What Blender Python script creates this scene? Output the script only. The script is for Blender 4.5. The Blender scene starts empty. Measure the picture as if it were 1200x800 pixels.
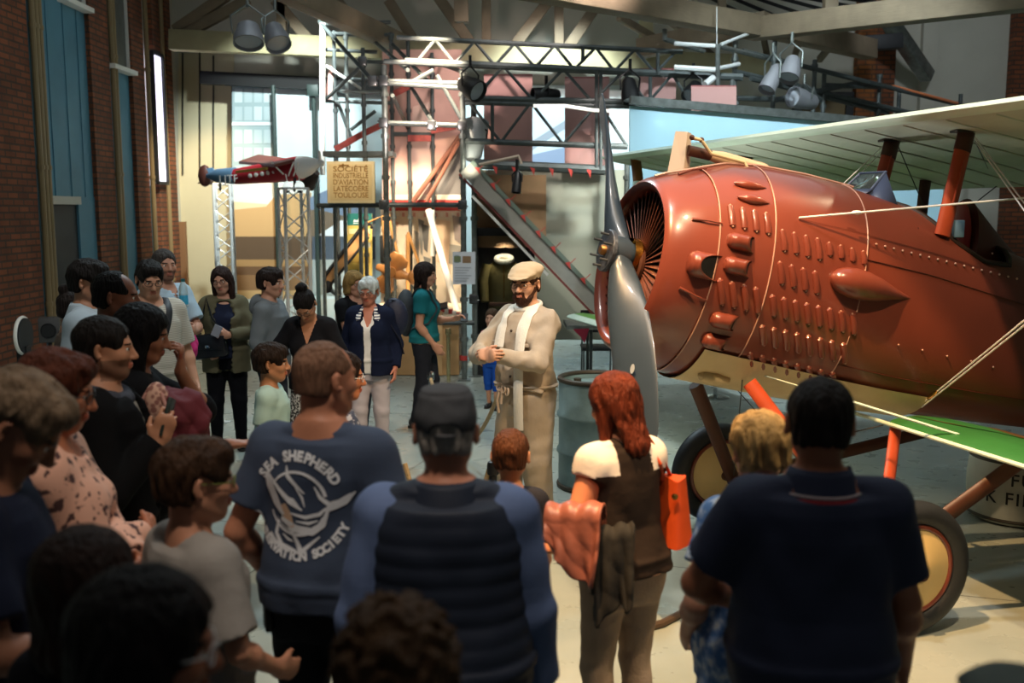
import bpy, bmesh, math, random
import numpy as np
from mathutils import Vector, Matrix, Quaternion
from mathutils.bvhtree import BVHTree
random.seed(7); np.random.seed(7)
SC = bpy.context.scene
COL = SC.collection
R = math.radians
PI = math.pi

# ---------------------------------------------------------------- camera model
CAM_Z = 2.12
FPX = 1167.0
PITCH = math.atan(153 / FPX)
def W(px, py, Y):
    """world point on the photo ray (px,py) at world distance Y"""
    u = (px - 600) / FPX; v = (400 - py) / FPX
    dy = math.cos(PITCH) + v * math.sin(PITCH)
    dz = -math.sin(PITCH) + v * math.cos(PITCH)
    k = Y / dy
    return Vector((u * k, Y, CAM_Z + dz * k))
def G(px, py, z=0.0):
    u = (px - 600) / FPX; v = (400 - py) / FPX
    dy = math.cos(PITCH) + v * math.sin(PITCH)
    dz = -math.sin(PITCH) + v * math.cos(PITCH)
    k = (z - CAM_Z) / dz
    return Vector((u * k, dy * k, z))

# ---------------------------------------------------------------- materials
def lin(c):
    c = c / 255.0
    return c / 12.92 if c <= 0.04045 else ((c + 0.055) / 1.055) ** 2.4
def C(h):
    h = h.lstrip('#')
    return (lin(int(h[0:2], 16)), lin(int(h[2:4], 16)), lin(int(h[4:6], 16)), 1.0)
_M = {}
class NT:
    def __init__(s, m):
        s.t = m.node_tree; s.n = s.t.nodes; s.l = s.t.links
        s.b = s.n.get('Principled BSDF')
    def add(s, ty, **kw):
        n = s.n.new(ty)
        for k, v in kw.items():
            if k.startswith('i_'):
                n.inputs[k[2:].replace('_', ' ')].default_value = v
            else:
                setattr(n, k, v)
        return n
    def link(s, a, ao, b, bi):
        s.l.new(a.outputs[ao], b.inputs[bi])
    def coord(s, kind='Object', scale=(1, 1, 1)):
        tc = s.add('ShaderNodeTexCoord'); mp = s.add('ShaderNodeMapping')
        mp.inputs['Scale'].default_value = scale
        s.link(tc, kind, mp, 'Vector'); return mp
    def ramp(s, stops, interp='LINEAR'):
        r = s.add('ShaderNodeValToRGB'); e = r.color_ramp.elements
        r.color_ramp.interpolation = interp
        while len(e) < len(stops): e.new(0.5)
        for i, (p, c) in enumerate(stops):
            e[i].position = p; e[i].color = c
        return r
def mat(name, col, rough=.6, metal=0, noise=0, nscale=6, bump=0, bscale=40, bstretch=(1, 1, 1),
        coat=0, spec=.5, emis=None, estr=0, trans=0, alpha=1, ior=1.45, sheen=0, sss=0):
    """plain procedural material: colour with cloudy wear variation and a fine bump"""
    if name in _M: return _M[name]
    m = bpy.data.materials.new(name); m.use_nodes = True; _M[name] = m
    t = NT(m); b = t.b
    c = C(col) if isinstance(col, str) else col
    b.inputs['Base Color'].default_value = c
    b.inputs['Roughness'].default_value = rough
    b.inputs['Metallic'].default_value = metal
    b.inputs['Specular IOR Level'].default_value = spec
    b.inputs['IOR'].default_value = ior
    if coat: b.inputs['Coat Weight'].default_value = coat; b.inputs['Coat Roughness'].default_value = .08
    if trans: b.inputs['Transmission Weight'].default_value = trans
    if alpha < 1: b.inputs['Alpha'].default_value = alpha
    if sheen: b.inputs['Sheen Weight'].default_value = sheen
    if emis: b.inputs['Emission Color'].default_value = C(emis); b.inputs['Emission Strength'].default_value = estr
    mp = t.coord()
    if noise:
        n = t.add('ShaderNodeTexNoise', i_Scale=nscale, i_Detail=5.0)
        t.link(mp, 'Vector', n, 'Vector')
        r = t.ramp([(.3, tuple(x * (1 - noise) for x in c[:3]) + (1,)), (.7, tuple(min(1, x * (1 + noise)) for x in c[:3]) + (1,))])
        t.link(n, 'Fac', r, 'Fac'); t.link(r, 'Color', b, 'Base Color')
    if bump:
        mp2 = t.coord(scale=bstretch)
        n2 = t.add('ShaderNodeTexNoise', i_Scale=bscale, i_Detail=4.0)
        t.link(mp2, 'Vector', n2, 'Vector')
        bp = t.add('ShaderNodeBump', i_Strength=bump, i_Distance=.02)
        t.link(n2, 'Fac', bp, 'Height'); t.link(bp, 'Normal', b, 'Normal')
    return m
def mat_pat(name, base, spots, scale=20, thr=.5, kind='noise', rough=.8, soft=.03, stretch=(1, 1, 1), third=None):
    """cloth printed with a two (three) colour pattern"""
    if name in _M: return _M[name]
    m = bpy.data.materials.new(name); m.use_nodes = True; _M[name] = m
    t = NT(m); b = t.b; b.inputs['Roughness'].default_value = rough
    mp = t.coord(scale=stretch)
    if kind == 'noise':
        n = t.add('ShaderNodeTexNoise', i_Scale=scale, i_Detail=2.5); t.link(mp, 'Vector', n, 'Vector'); o = 'Fac'
    elif kind == 'vor':
        n = t.add('ShaderNodeTexVoronoi', i_Scale=scale); t.link(mp, 'Vector', n, 'Vector'); o = 'Distance'
    else:
        n = t.add('ShaderNodeTexWave', i_Scale=scale, i_Distortion=0.0); n.bands_direction = kind; t.link(mp, 'Vector', n, 'Vector'); o = 'Fac'
    st = [(max(0, thr - soft), C(base)), (min(1, thr + soft), C(spots))]
    if third: st.append((min(1, thr + .12), C(third)))
    r = t.ramp(st); t.link(n, o, r, 'Fac'); t.link(r, 'Color', b, 'Base Color')
    return m
def mat_brick(name, c1, c2, mortar, scale=1.0, bump=.6, swap='XZ'):
    if name in _M: return _M[name]
    m = bpy.data.materials.new(name); m.use_nodes = True; _M[name] = m
    t = NT(m); b = t.b; b.inputs['Roughness'].default_value = .85
    tc = t.add('ShaderNodeTexCoord'); sp = t.add('ShaderNodeSeparateXYZ'); cb = t.add('ShaderNodeCombineXYZ')
    t.link(tc, 'Object', sp, 'Vector')
    ad = t.add('ShaderNodeMath', operation='ADD'); t.link(sp, 'X', ad, 0); t.link(sp, 'Y', ad, 1)
    t.link(ad, 'Value', cb, 'X'); t.link(sp, 'Z', cb, 'Y')
    br = t.add('ShaderNodeTexBrick', i_Scale=scale, i_Mortar_Size=.012)
    br.inputs['Brick Width'].default_value = .23; br.inputs['Row Height'].default_value = .075
    br.inputs['Color1'].default_value = C(c1); br.inputs['Color2'].default_value = C(c2); br.inputs['Mortar'].default_value = C(mortar)
    t.link(cb, 'Vector', br, 'Vector')
    n = t.add('ShaderNodeTexNoise', i_Scale=3.0, i_Detail=6.0); t.link(tc, 'Object', n, 'Vector')
    mx = t.add('ShaderNodeMixRGB', blend_type='MULTIPLY'); mx.inputs['Fac'].default_value = .7
    rr = t.ramp([(.3, (.5, .45, .42, 1)), (.7, (1.1, 1.05, 1, 1))]); t.link(n, 'Fac', rr, 'Fac')
    t.link(br, 'Color', mx, 'Color1'); t.link(rr, 'Color', mx, 'Color2'); t.link(mx, 'Color', b, 'Base Color')
    bp = t.add('ShaderNodeBump', i_Strength=bump, i_Distance=.02); t.link(br, 'Fac', bp, 'Height'); bp.invert = True
    t.link(bp, 'Normal', b, 'Normal')
    return m

# ---------------------------------------------------------------- object helpers
def tag(o, label=None, cat=None, group=None, kind=None):
    if label: o['label'] = label
    if cat: o['category'] = cat
    if group: o['group'] = group
    if kind: o['kind'] = kind
    return o
def empty(name, loc=(0, 0, 0), label=None, cat=None, group=None, rz=0, kind=None):
    o = bpy.data.objects.new(name, None); COL.objects.link(o)
    o.location = loc; o.rotation_euler = (0, 0, rz); o.empty_display_size = .1
    return tag(o, label, cat, group, kind)
def inv(parent):
    """world -> parent-local matrix (parents are only translated / turned, never scaled)"""
    m = Matrix.Identity(4); p = parent; chain = []
    while p: chain.append(p); p = p.parent
    for p in reversed(chain):
        m = m @ Matrix.Translation(p.location) @ p.rotation_euler.to_matrix().to_4x4()
    return m.inverted()
class MB:
    """mesh builder in world coordinates; build() makes ONE object"""
    def __init__(s): s.v = []; s.f = []
    def add(s, vs, fs):
        o = len(s.v); s.v += [Vector(v) for v in vs]; s.f += [tuple(i + o for i in f) for f in fs]; return s
    def box(s, c, half, rot=None, bev=0.0):
        hx, hy, hz = half; rot = rot or Matrix.Identity(3); c = Vector(c)
        b = min(bev, hx * .49, hy * .49, hz * .49)
        if b <= 0:
            vs = [Vector((x * hx, y * hy, z * hz)) for x in (-1, 1) for y in (-1, 1) for z in (-1, 1)]
            fs = [(0, 1, 3, 2), (4, 6, 7, 5), (0, 4, 5, 1), (2, 3, 7, 6), (0, 2, 6, 4), (1, 5, 7, 3)]
        else:
            bm = bmesh.new(); bmesh.ops.create_cube(bm, size=2)
            for v in bm.verts: v.co = Vector((v.co.x * hx, v.co.y * hy, v.co.z * hz))
            bmesh.ops.bevel(bm, geom=bm.edges[:], offset=b, segments=2, affect='EDGES', profile=.5)
            vs = [v.co.copy() for v in bm.verts]; bm.verts.index_update()
            fs = [tuple(v.index for v in f.verts) for f in bm.faces]; bm.free()
        return s.add([c + rot @ v for v in vs], fs)
    def bar(s, a, b, w, h, up=(0, 0, 1), bev=0.0):
        """rectangular bar from a to b, w across, h along up"""
        a = Vector(a); b = Vector(b); d = b - a; L = d.length; d.normalize()
        u = Vector(up); sx = d.cross(u)
        if sx.length < 1e-5: sx = d.cross(Vector((1, 0, 0)))
        sx.normalize(); u = sx.cross(d)
        rot = Matrix((sx, d, u)).transposed()
        return s.box((a + b) / 2, (w / 2, L / 2, h / 2), rot, bev)
    def tube(s, pts, r, n=10, cap=True, ry=None, up=(0, 0, 1)):
        """tube through pts; r scalar or list; ry for an elliptical section"""
        pts = [Vector(p) for p in pts]; k = len(pts)
        rs = r if isinstance(r, (list, tuple)) else [r] * k
        rys = (ry if isinstance(ry, (list, tuple)) else [ry] * k) if ry else rs
        vs = []; upv = Vector(up); prev = None
        for i, p in enumerate(pts):
            d = (pts[min(i + 1, k - 1)] - pts[max(i - 1, 0)]).normalized()
            if prev is None:
                sx = d.cross(upv)
                if sx.length < 1e-4: sx = d.cross(Vector((1, 0, 0)))
                if sx.length < 1e-4: sx = d.cross(Vector((0, 1, 0)))
                sx.normalize()
            else:
                sx = (prev - d * prev.dot(d)).normalized()
            prev = sx; sy = sx.cross(d)
            for j in range(n):
                a = 2 * PI * j / n
                vs.append(p + sx * (math.cos(a) * rs[i]) + sy * (math.sin(a) * rys[i]))
        fs = [(i * n + j, i * n + (j + 1) % n, (i + 1) * n + (j + 1) % n, (i + 1) * n + j) for i in range(k - 1) for j in range(n)]
        if cap: fs += [tuple(range(n))[::-1], tuple((k - 1) * n + j for j in range(n))]
        return s.add(vs, fs)
    def lathe(s, prof, c, axis=(0, 0, 1), n=32, a0=0, a1=2 * PI, sx=1.0):
        """profile [(r,h)] turned about axis through c"""
        ax = Vector(axis).normalized(); t = ax.orthogonal().normalized(); w = ax.cross(t); c = Vector(c)
        full = abs(a1 - a0 - 2 * PI) < 1e-6; m = n if full else n + 1
        vs = []
        for r_, h_ in prof:
            for j in range(m):
                a = a0 + (a1 - a0) * j / n
                vs.append(c + ax * h_ + (t * math.cos(a) * sx + w * math.sin(a)) * r_)
        fs = [(i * m + j, i * m + (j + 1) % m, (i + 1) * m + (j + 1) % m, (i + 1) * m + j) for i in range(len(prof) - 1) for j in range(m if full else n)]
        return s.add(vs, fs)
    def ball(s, c, r, n=12, rot=None):
        c = Vector(c); r = r if isinstance(r, (tuple, list)) else (r, r, r); vs = []; rot = rot or Matrix.Identity(3)
        k = n // 2
        for i in range(1, k):
            th = PI * i / k
            for j in range(n):
                a = 2 * PI * j / n
                vs.append(c + rot @ Vector((r[0] * math.sin(th) * math.cos(a), r[1] * math.sin(th) * math.sin(a), r[2] * math.cos(th))))
        top = len(vs); vs.append(c + rot @ Vector((0, 0, r[2]))); vs.append(c - rot @ Vector((0, 0, r[2])))
        fs = [(i * n + j, (i + 1) * n + j, (i + 1) * n + (j + 1) % n, i * n + (j + 1) % n) for i in range(k - 2) for j in range(n)]
        fs += [(top, j, (j + 1) % n) for j in range(n)] + [(top + 1, (k - 2) * n + (j + 1) % n, (k - 2) * n + j) for j in range(n)]
        return s.add(vs, fs)
    def torus(s, c, R_, r, axis=(0, 0, 1), n=32, m=10, sq=1.0):
        ax = Vector(axis).normalized(); t = ax.orthogonal().normalized(); w = ax.cross(t); c = Vector(c); vs = []
        for i in range(n):
            a = 2 * PI * i / n; e = t * math.cos(a) + w * math.sin(a)
            for j in range(m):
                b = 2 * PI * j / m
                vs.append(c + e * (R_ + r * math.cos(b)) + ax * (r * sq * math.sin(b)))
        fs = [(i * m + j, ((i + 1) % n) * m + j, ((i + 1) % n) * m + (j + 1) % m, i * m + (j + 1) % m) for i in range(n) for j in range(m)]
        return s.add(vs, fs)
    def grid(s, fn, nu, nv, close_u=False):
        """surface from fn(u,v) u,v in 0..1"""
        vs = [fn(i / nu, j / nv) for i in range(nu + (0 if close_u else 1)) for j in range(nv + 1)]
        m = nv + 1; ku = nu
        fs = []
        for i in range(nu):
            i2 = (i + 1) % nu if close_u else i + 1
            for j in range(nv): fs.append((i * m + j, i2 * m + j, i2 * m + j + 1, i * m + j + 1))
        return s.add(vs, fs)
    def prism(s, poly, d):
        """closed polygon (world points) pushed along vector d"""
        n = len(poly); d = Vector(d); vs = [Vector(p) for p in poly] + [Vector(p) + d for p in poly]
        fs = [tuple(range(n))[::-1], tuple(range(n, 2 * n))] + [(i, (i + 1) % n, n + (i + 1) % n, n + i) for i in range(n)]
        return s.add(vs, fs)
    def build(s, name, m, parent=None, smooth=True, ang=35, fixn=True, origin=None, label=None, cat=None, group=None, kind=None):
        me = bpy.data.meshes.new(name)
        if parent is not None:
            iv = inv(parent); vs = [iv @ v for v in s.v]
        else:
            if origin is None and s.v:
                xs = [v.x for v in s.v]; ys = [v.y for v in s.v]; zs = [v.z for v in s.v]
                origin = Vector(((min(xs) + max(xs)) / 2, (min(ys) + max(ys)) / 2, min(zs)))
            vs = [v - Vector(origin) for v in s.v]
        me.from_pydata([tuple(v) for v in vs], [], s.f)
        if fixn:
            bm = bmesh.new(); bm.from_mesh(me); bmesh.ops.recalc_face_normals(bm, faces=bm.faces[:]); bm.to_mesh(me); bm.free()
        for mm in (m if isinstance(m, (list, tuple)) else [m]): me.materials.append(mm)
        if smooth:
            me.polygons.foreach_set('use_smooth', [True] * len(me.polygons))
            if ang < 180: me.set_sharp_from_angle(angle=R(ang))
        o = bpy.data.objects.new(name, me); COL.objects.link(o)
        if parent is not None: o.parent = parent
        else: o.location = origin
        return tag(o, label, cat, group, kind)
def solidify(o, th, off=0):
    md = o.modifiers.new('thick', 'SOLIDIFY'); md.thickness = th; md.offset = off; return o
def copy_tree(o, parent=None):
    c = o.copy(); COL.objects.link(c)
    if parent: c.parent = parent
    for ch in list(o.children): copy_tree(ch, c)
    return c
def text_mesh(body, size, extr=.002, bold=.0, spacing=1.0, align='CENTER'):
    """letter shapes -> list of (verts2d+depth, faces)"""
    cu = bpy.data.curves.new('t', 'FONT'); cu.body = body; cu.size = size; cu.extrude = extr; cu.offset = bold
    cu.align_x = align; cu.align_y = 'CENTER'; cu.space_character = spacing; cu.resolution_u = 3
    ob = bpy.data.objects.new('t', cu); COL.objects.link(ob)
    dg = bpy.context.evaluated_depsgraph_get(); dg.update()
    me = bpy.data.meshes.new_from_object(ob.evaluated_get(dg))
    vs = [v.co.copy() for v in me.vertices]; fs = [tuple(p.vertices) for p in me.polygons]
    bpy.data.objects.remove(ob); bpy.data.meshes.remove(me); bpy.data.curves.remove(cu)
    return vs, fs
def spot(name, loc, target, power, col, size=40, blend=.4, rad=.06):
    l = bpy.data.lights.new(name, 'SPOT'); l.energy = power; l.color = col; l.spot_size = R(size); l.spot_blend = blend; l.shadow_soft_size = rad
    o = bpy.data.objects.new(name, l); COL.objects.link(o); o.location = loc
    o.rotation_euler = (Vector(target) - Vector(loc)).to_track_quat('-Z', 'Y').to_euler(); return o
def area(name, loc, target, power, col, sx, sy):
    l = bpy.data.lights.new(name, 'AREA'); l.energy = power; l.color = col; l.shape = 'RECTANGLE'; l.size = sx; l.size_y = sy
    o = bpy.data.objects.new(name, l); COL.objects.link(o); o.location = loc
    o.rotation_euler = (Vector(target) - Vector(loc)).to_track_quat('-Z', 'Y').to_euler(); return o

cam = bpy.data.cameras.new('camera'); cam.sensor_width = 36; cam.lens = 36 * FPX / 1200
co = bpy.data.objects.new('camera', cam); COL.objects.link(co); SC.camera = co
co.location = (0, 0, CAM_Z); co.rotation_euler = (PI / 2 - PITCH, 0, 0)
cam.clip_start = .05; cam.clip_end = 100
cam.dof.use_dof = True; cam.dof.focus_distance = 6.6; cam.dof.aperture_fstop = 2.1
# ================================================================ BIPLANE
M_RED = mat('plane_red', '#74392C', rough=.28, noise=.08, nscale=3, bump=.05, bscale=3, coat=.35)
M_REDF = mat('plane_fabric_red', '#703527', rough=.36, noise=.08, nscale=3, bump=.12, bscale=2.2, coat=.15)
M_STRUT = mat('strut_orange', '#B0492A', rough=.4, noise=.1, nscale=9, bump=.04)  # red-brown strut paint, its colour brightened as if under strong warm light
M_STRUTD = mat('strut_brown', '#4A2A1C', rough=.5, noise=.15, nscale=9)
M_CREAM = mat('plane_cream', '#C9B58A', rough=.5, noise=.12, nscale=4, bump=.08, bscale=12)
M_UNDER = mat('wing_underside', '#BCC0B2', rough=.75, noise=.1, nscale=3, bump=.3, bscale=3, bstretch=(6, 1, 1))
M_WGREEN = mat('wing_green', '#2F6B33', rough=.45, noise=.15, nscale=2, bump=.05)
M_WTAN = mat('wing_camo_brown', '#5A3F1E', rough=.5)
M_EDGE = mat('wing_edge_pale', '#CFE0CF', rough=.55, noise=.06)
M_PROP = mat('propeller_grey', '#2E3A46', rough=.4, noise=.06, nscale=4, coat=.15)
M_STEEL = mat('dark_steel', '#5A5C5E', rough=.35, metal=.8, noise=.25, nscale=25)
M_BRASS = mat('brass', '#B8873C', rough=.25, metal=1)
M_TYRE = mat('tyre_rubber', '#23262A', rough=.5, noise=.15, nscale=8, bump=.1)
M_WHEEL = mat('wheel_cover', '#D9BE84', rough=.55, noise=.05)
M_WIRE = mat('wire_white', '#E8E4E0', rough=.35)
M_WIREK = mat('wire_dark', '#2A2520', rough=.5)
M_BLACK = mat('black_inside', '#080707', rough=.8)
M_GLASSP = mat('windscreen_glass', '#C9DCE0', rough=.03, trans=.95, ior=1.1)
M_NAVYM = mat('windscreen_frame', '#3E4A66', rough=.35)

PH = Vector((.5786, 5.530, 1.89)); FI = math.atan2(.286, .958); PT = R(12.5)
TT = Vector((math.cos(FI) * math.cos(PT), math.sin(FI) * math.cos(PT), -math.sin(PT)))
AA = Vector((math.sin(FI), -math.cos(FI), 0))
UU = Vector((math.cos(FI) * math.sin(PT), math.sin(FI) * math.sin(PT), math.cos(PT)))
def PL(a, lat, h): return PH + TT * a + AA * lat + UU * h
def RAY(px, py): 
    d = W(px, py, 5) - Vector((0, 0, CAM_Z)); return d.normalized()
O0 = Vector((0, 0, CAM_Z))
def RPL(px, py, p, n):
    d = RAY(px, py); return O0 + d * ((p - O0).dot(n) / d.dot(n))
def RL(px, py, lat): return RPL(px, py, PH + AA * lat, AA)

plane = empty('biplane', (1.685, 5.86, 0), 'red-brown vintage biplane with grey propeller, green wings and cream-covered wheels', 'airplane')

# fuselage sections: a, top, bottom, half width, exponent
SECT = [(.085, .385, .47, .40, 2), (.075, .42, .50, .425, 2), (.10, .445, .53, .455, 2), (.16, .475, .56, .475, 2), (.24, .505, .585, .49, 2), (.36, .555, .60, .50, 2.0), (.5, .61, .605, .50, 2.05),
        (.70, .645, .605, .495, 2.1), (1.0, .665, .605, .49, 2.2), (1.3, .665, .60, .485, 2.35), (1.7, .64, .59, .475, 2.5), (2.3, .56, .56, .455, 2.6), (3.2, .45, .50, .41, 2.6), (5.0, .30, .36, .28, 2.4), (6.6, .16, .22, .10, 2.2)]
SA = [s[0] for s in SECT]
def smooth_interp(x, k):
    return float(np.interp(x, SAP, [s[k] for s in SECT]))
SAP = list(range(len(SECT)))
def sect_at(a):
    # monotone part only (index >= 2)
    xs = SA[2:]; return [float(np.interp(a, xs, [s[k] for s in SECT[2:]])) for k in (1, 2, 3, 4)]
def spt(a, th, off=0.0, sec=None):
    """point on fuselage: th=0 near side (towards the viewer), 90 top, -90 bottom"""
    t, b, w, n = sec or sect_at(a); c, s = math.cos(th), math.sin(th)
    x = math.copysign(abs(c) ** (2 / n), c) * (w + off); y = math.copysign(abs(s) ** (2 / n), s) * ((t if s > 0 else b) + off)
    return PL(a, x, y)
def loft(mb, alist, th0=0, th1=2 * PI, n=72, off=0.0):
    full = abs(th1 - th0 - 2 * PI) < 1e-6; m = n if full else n + 1; rows = []
    vs = []
    for a in alist:
        sec = None
        if isinstance(a, tuple): a, sec = a
        for j in range(m): vs.append(spt(a, th0 + (th1 - th0) * j / n, off, sec))
    k = len(alist)
    fs = [(i * m + j, i * m + (j + 1) % m, (i + 1) * m + (j + 1) % m, (i + 1) * m + j) for i in range(k - 1) for j in range(m if full else n)]
    mb.add(vs, fs); return mb
front = [(.16, (.375, .46, .39, 2)), (.10, (.38, .465, .395, 2)), (.078, (.395, .48, .405, 2)), (.07, (.415, .50, .425, 2)), (.082, (.432, .52, .442, 2)), .10, .13, .16, .20, .24, .28, .32, .345]
loft(MB(), front).build('nose_cowl', M_RED, plane, ang=50)
loft(MB(), [.345, .40, .45, .5, .56, .62, .67], off=.004).build('engine_cowl', M_RED, plane, ang=50)
loft(MB(), [.67, .75, .85, .95, 1.05, 1.15, 1.25], off=.007).build('louvre_cowl', M_RED, plane, ang=50)
# aft fuselage with the cockpit opening cut out
def rim_h(a):
    """height of the cockpit edge along the opening"""
    return float(np.interp(a, [1.62, 1.72, 1.9, 2.1, 2.3, 2.42], [.66, .60, .47, .40, .42, .60]))
mb = MB(); N = 120; al = [1.25 + .03 * i for i in range(60)] + [3.05 + .2 * i for i in range(18)]
vs = [spt(a, 2 * PI * j / N) for a in al for j in range(N)]; fs = []
for i in range(len(al) - 1):
    am = (al[i] + al[i + 1]) / 2
    for j in range(N):
        f = (i * N + j, i * N + (j + 1) % N, (i + 1) * N + (j + 1) % N, (i + 1) * N + j)
        hm = sum((vs[q] - PH).dot(UU) for q in f) / 4
        if 1.66 < am < 2.40 and hm > rim_h(am): continue
        fs.append(f)
mb.add(vs, fs); mb.build('fuselage', M_REDF, plane, ang=50)
for sgn in (1, -1):
    pts = []
    for i in range(27):
        a = 1.64 + .03 * i; t, b, w, n = sect_at(a); h = min(rim_h(a), t * .995)
        x = w * (1 - (h / t) ** n) ** (1 / n); pts.append(PL(a, sgn * x, h))
    MB().tube(pts, .016, 8).build('cockpit_rim', mat('leather_dark', '#2A1A14', rough=.5), plane)
mb = MB()
for (a0, a1, h0, h1) in ((1.62, 2.44, -.2, -.18),): mb.add([PL(a0, -.42, h0), PL(a0, .42, h0), PL(a1, .42, h1), PL(a1, -.42, h1)], [(0, 1, 2, 3)])
mb.add([PL(1.62, -.4, -.2), PL(1.62, .4, -.2), PL(1.62, .36, .5), PL(1.62, -.36, .5)], [(0, 1, 2, 3)])
mb.build('cockpit_floor', M_BLACK, plane)
fb = MB(); loft(fb, [.345 + .02 * i for i in range(120)], n=144, off=.007)
loft(fb, front, n=144)
BV = BVHTree.FromPolygons([tuple(v) for v in fb.v], fb.f)
def HIT(px, py):
    h = BV.ray_cast(O0, RAY(px, py))
    return (h[0], h[1] if h[1].dot(RAY(px, py)) < 0 else -h[1]) if h[0] is not None else (RL(px, py, .45), AA)
def straps(a, th0, th1, r, m, name):
    MB().tube([spt(a, th0 + (th1 - th0) * i / 40, .008) for i in range(41)], r, 6, ry=r).build(name, m, plane)
M_STRAP = mat('strap_pale', '#B58C7C', rough=.3)
for a, t0, t1 in ((.345, -1.3, 2.2), (.67, -1.2, 2.2), (1.25, -.05, 2.2)): straps(a, t0, t1, .0036, M_STRAP, 'cowl_strap')
straps(1.25, -1.1, -.25, .003, M_STRAP, 'cowl_strap')
MB().tube([spt(.1 + .03 * i, R(83), .008 + .003) for i in range(42)], .008, 6).build('top_ridge', M_STRAP, plane)
# louvres (pressed ribs) with a rivet at each end
def louvre(px, py, hpx, lean=-3):
    p, n = HIT(px, py); q, _ = HIT(px + lean * hpx / 50, py - hpx / 2); r_, _ = HIT(px - lean * hpx / 50, py + hpx / 2)
    w = .018; lv = MB()
    lv.tube([q + n * -.004, q * .88 + p * .12 + n * .002, p + n * .005, r_ * .88 + p * .12 + n * .002, r_ + n * -.004], [.010, w, w, w, .010], 10, ry=[.005, .011, .014, .011, .005], up=n)
    for e in (q, r_): lv.ball(e + n * .003, .0065, 8)
    o = lv.build("louvre", [M_RED, M_STRAP], plane)
    for pl in o.data.polygons:
        if pl.index >= 42: pl.material_index = 1
def row(p0, p1, n, h): 
    for i in range(n): louvre(p0[0] + (p1[0] - p0[0]) * i / (n - 1), p0[1] + (p1[1] - p0[1]) * i / (n - 1), h)
row((918, 282), (959, 292), 4, 25); row((972, 292), (1012, 302), 4, 15); row((915, 320), (956, 331), 4, 26)
row((906, 358), (1000, 379.5), 8, 24); row((894, 392.5), (989, 413.5), 8, 23); row((880, 424), (976, 447), 8, 22)
row((857, 253), (899, 262), 4, 25); row((845, 342), (887, 352), 4, 30)
for i in range(17): # rivet line along the fuselage side
    p, n = HIT(1027 + i * 10.3, 286 + i * 2.53); MB().ball(p, .007, 8).build('rivet', M_STRAP, plane)
for px, py in ((1053, 404), (1081, 410), (1110, 417), (1138, 423), (1164, 430), (1163, 297), (1168, 309)): 
    p, n = HIT(px, py); MB().ball(p, .006, 8).build('rivet', M_STRAP, plane)
sm = MB(); q = [spt(a, R(18) - .02 * (a - 1.2), .004) for a in np.linspace(.67, 3.0, 40)]; sm.tube(q, .003, 5)
q = [spt(a, R(-32), .003) for a in np.linspace(1.25, 3.0, 40)]; sm.tube(q, .003, 5); sm.build('panel_seams', mat('seam_dark', '#4A1E12', rough=.5), plane)
# cooling scoops : half round hoods open to the rear
def scoop(px, py, L, wd, ht, slant, name, m=None):
    p, n = HIT(px, py); ax = (TT - n * TT.dot(n)).normalized(); sd = n.cross(ax).normalized(); mb = MB()
    prof = [(0, -.5), (.6, -.47), (.85, -.40), (1, -.28), (1, .5)]
    def sec(u, rr, xx, k=1.0):
        a = PI * u; sn = math.sin(a)
        return p + ax * (xx * L - slant * L * sn * max(0, (xx + .28) / .78)) + sd * (rr * wd * math.cos(a) * k) + n * (rr * ht * sn * k - .004)
    def fn(u, v):
        k = v * (len(prof) - 1); i = min(int(k), len(prof) - 2); f = k - i
        return sec(u, prof[i][0] * (1 - f) + prof[i + 1][0] * f, prof[i][1] * (1 - f) + prof[i + 1][1] * f)
    mb.grid(fn, 18, 16); o = mb.build(name, m or M_RED, plane); solidify(o, .004)
    MB().add([sec(i / 16, 1, .42, .95) for i in range(17)], [tuple(range(17))]).build('scoop_mouth', M_BLACK, o)  # black plate across the open end paints the dark inside of the hood
for px, py, L in ((868, 284, .16), (864, 312, .16), (848, 376, .155), (838, 400, .155)): scoop(px, py, L, .042, .05, .32, 'cooling_scoop')
scoop(825, 311, .19, .066, .075, .75, 'air_intake')
for px, py in ((877, 217), (881, 234)):
    p, n = HIT(px, py); ax = (TT - n * TT.dot(n)).normalized(); k = 12
    MB().tube([p + ax * (.19 * (i / k - .45)) + n * .002 for i in range(k + 1)], [max(.002, .03 * math.sin(PI * (i / k) ** .8) ** .9) for i in range(k + 1)], 14, ry=[max(.002, .026 * math.sin(PI * (i / k) ** .8)) for i in range(k + 1)], up=n).build('cowl_blister', M_RED, plane)
p, n = HIT(985, 328); p2, _ = HIT(1078, 352); ax = (p2 - p).normalized()
prof = [(0, .002), (.03, .035), (.08, .058), (.16, .075), (.27, .082), (.42, .08), (.6, .062), (.8, .03), (1, .004)]
MB().tube([p - ax * .075 + ax * (.56 * x) + n * .018 - n * .03 * x for x, r_ in prof], [r_ for x, r_ in prof], 24, up=n).build('exhaust_fairing', M_RED, plane)
for a_, b_ in (((811, 257), (846, 262)), ((796, 337), (828, 352)), ((764, 400), (797, 412)), ((795, 205), (828, 198))):
    p, n = HIT(*a_); q, n2 = HIT(*b_); MB().tube([p + n * .005, (p + q) / 2 + (n + n2) * .007, q + n2 * .004], [.009, .005, .005], 8).build('cowl_latch', M_RED, plane)
# belly panel
loft(MB(), [.45, .47, .5, .6, .8, 1.0, 1.3, 1.6, 1.9, 1.95], th0=R(-139), th1=R(-41), n=30, off=.022).build('belly_panel', M_CREAM, plane)
p = spt(.62, R(-62), .03); 
MB().tube([p - TT * .1, p - TT * .08, p, p + TT * .09], [.005, .03, .042, .022], 14).build('belly_blister', M_CREAM, plane)
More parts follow.
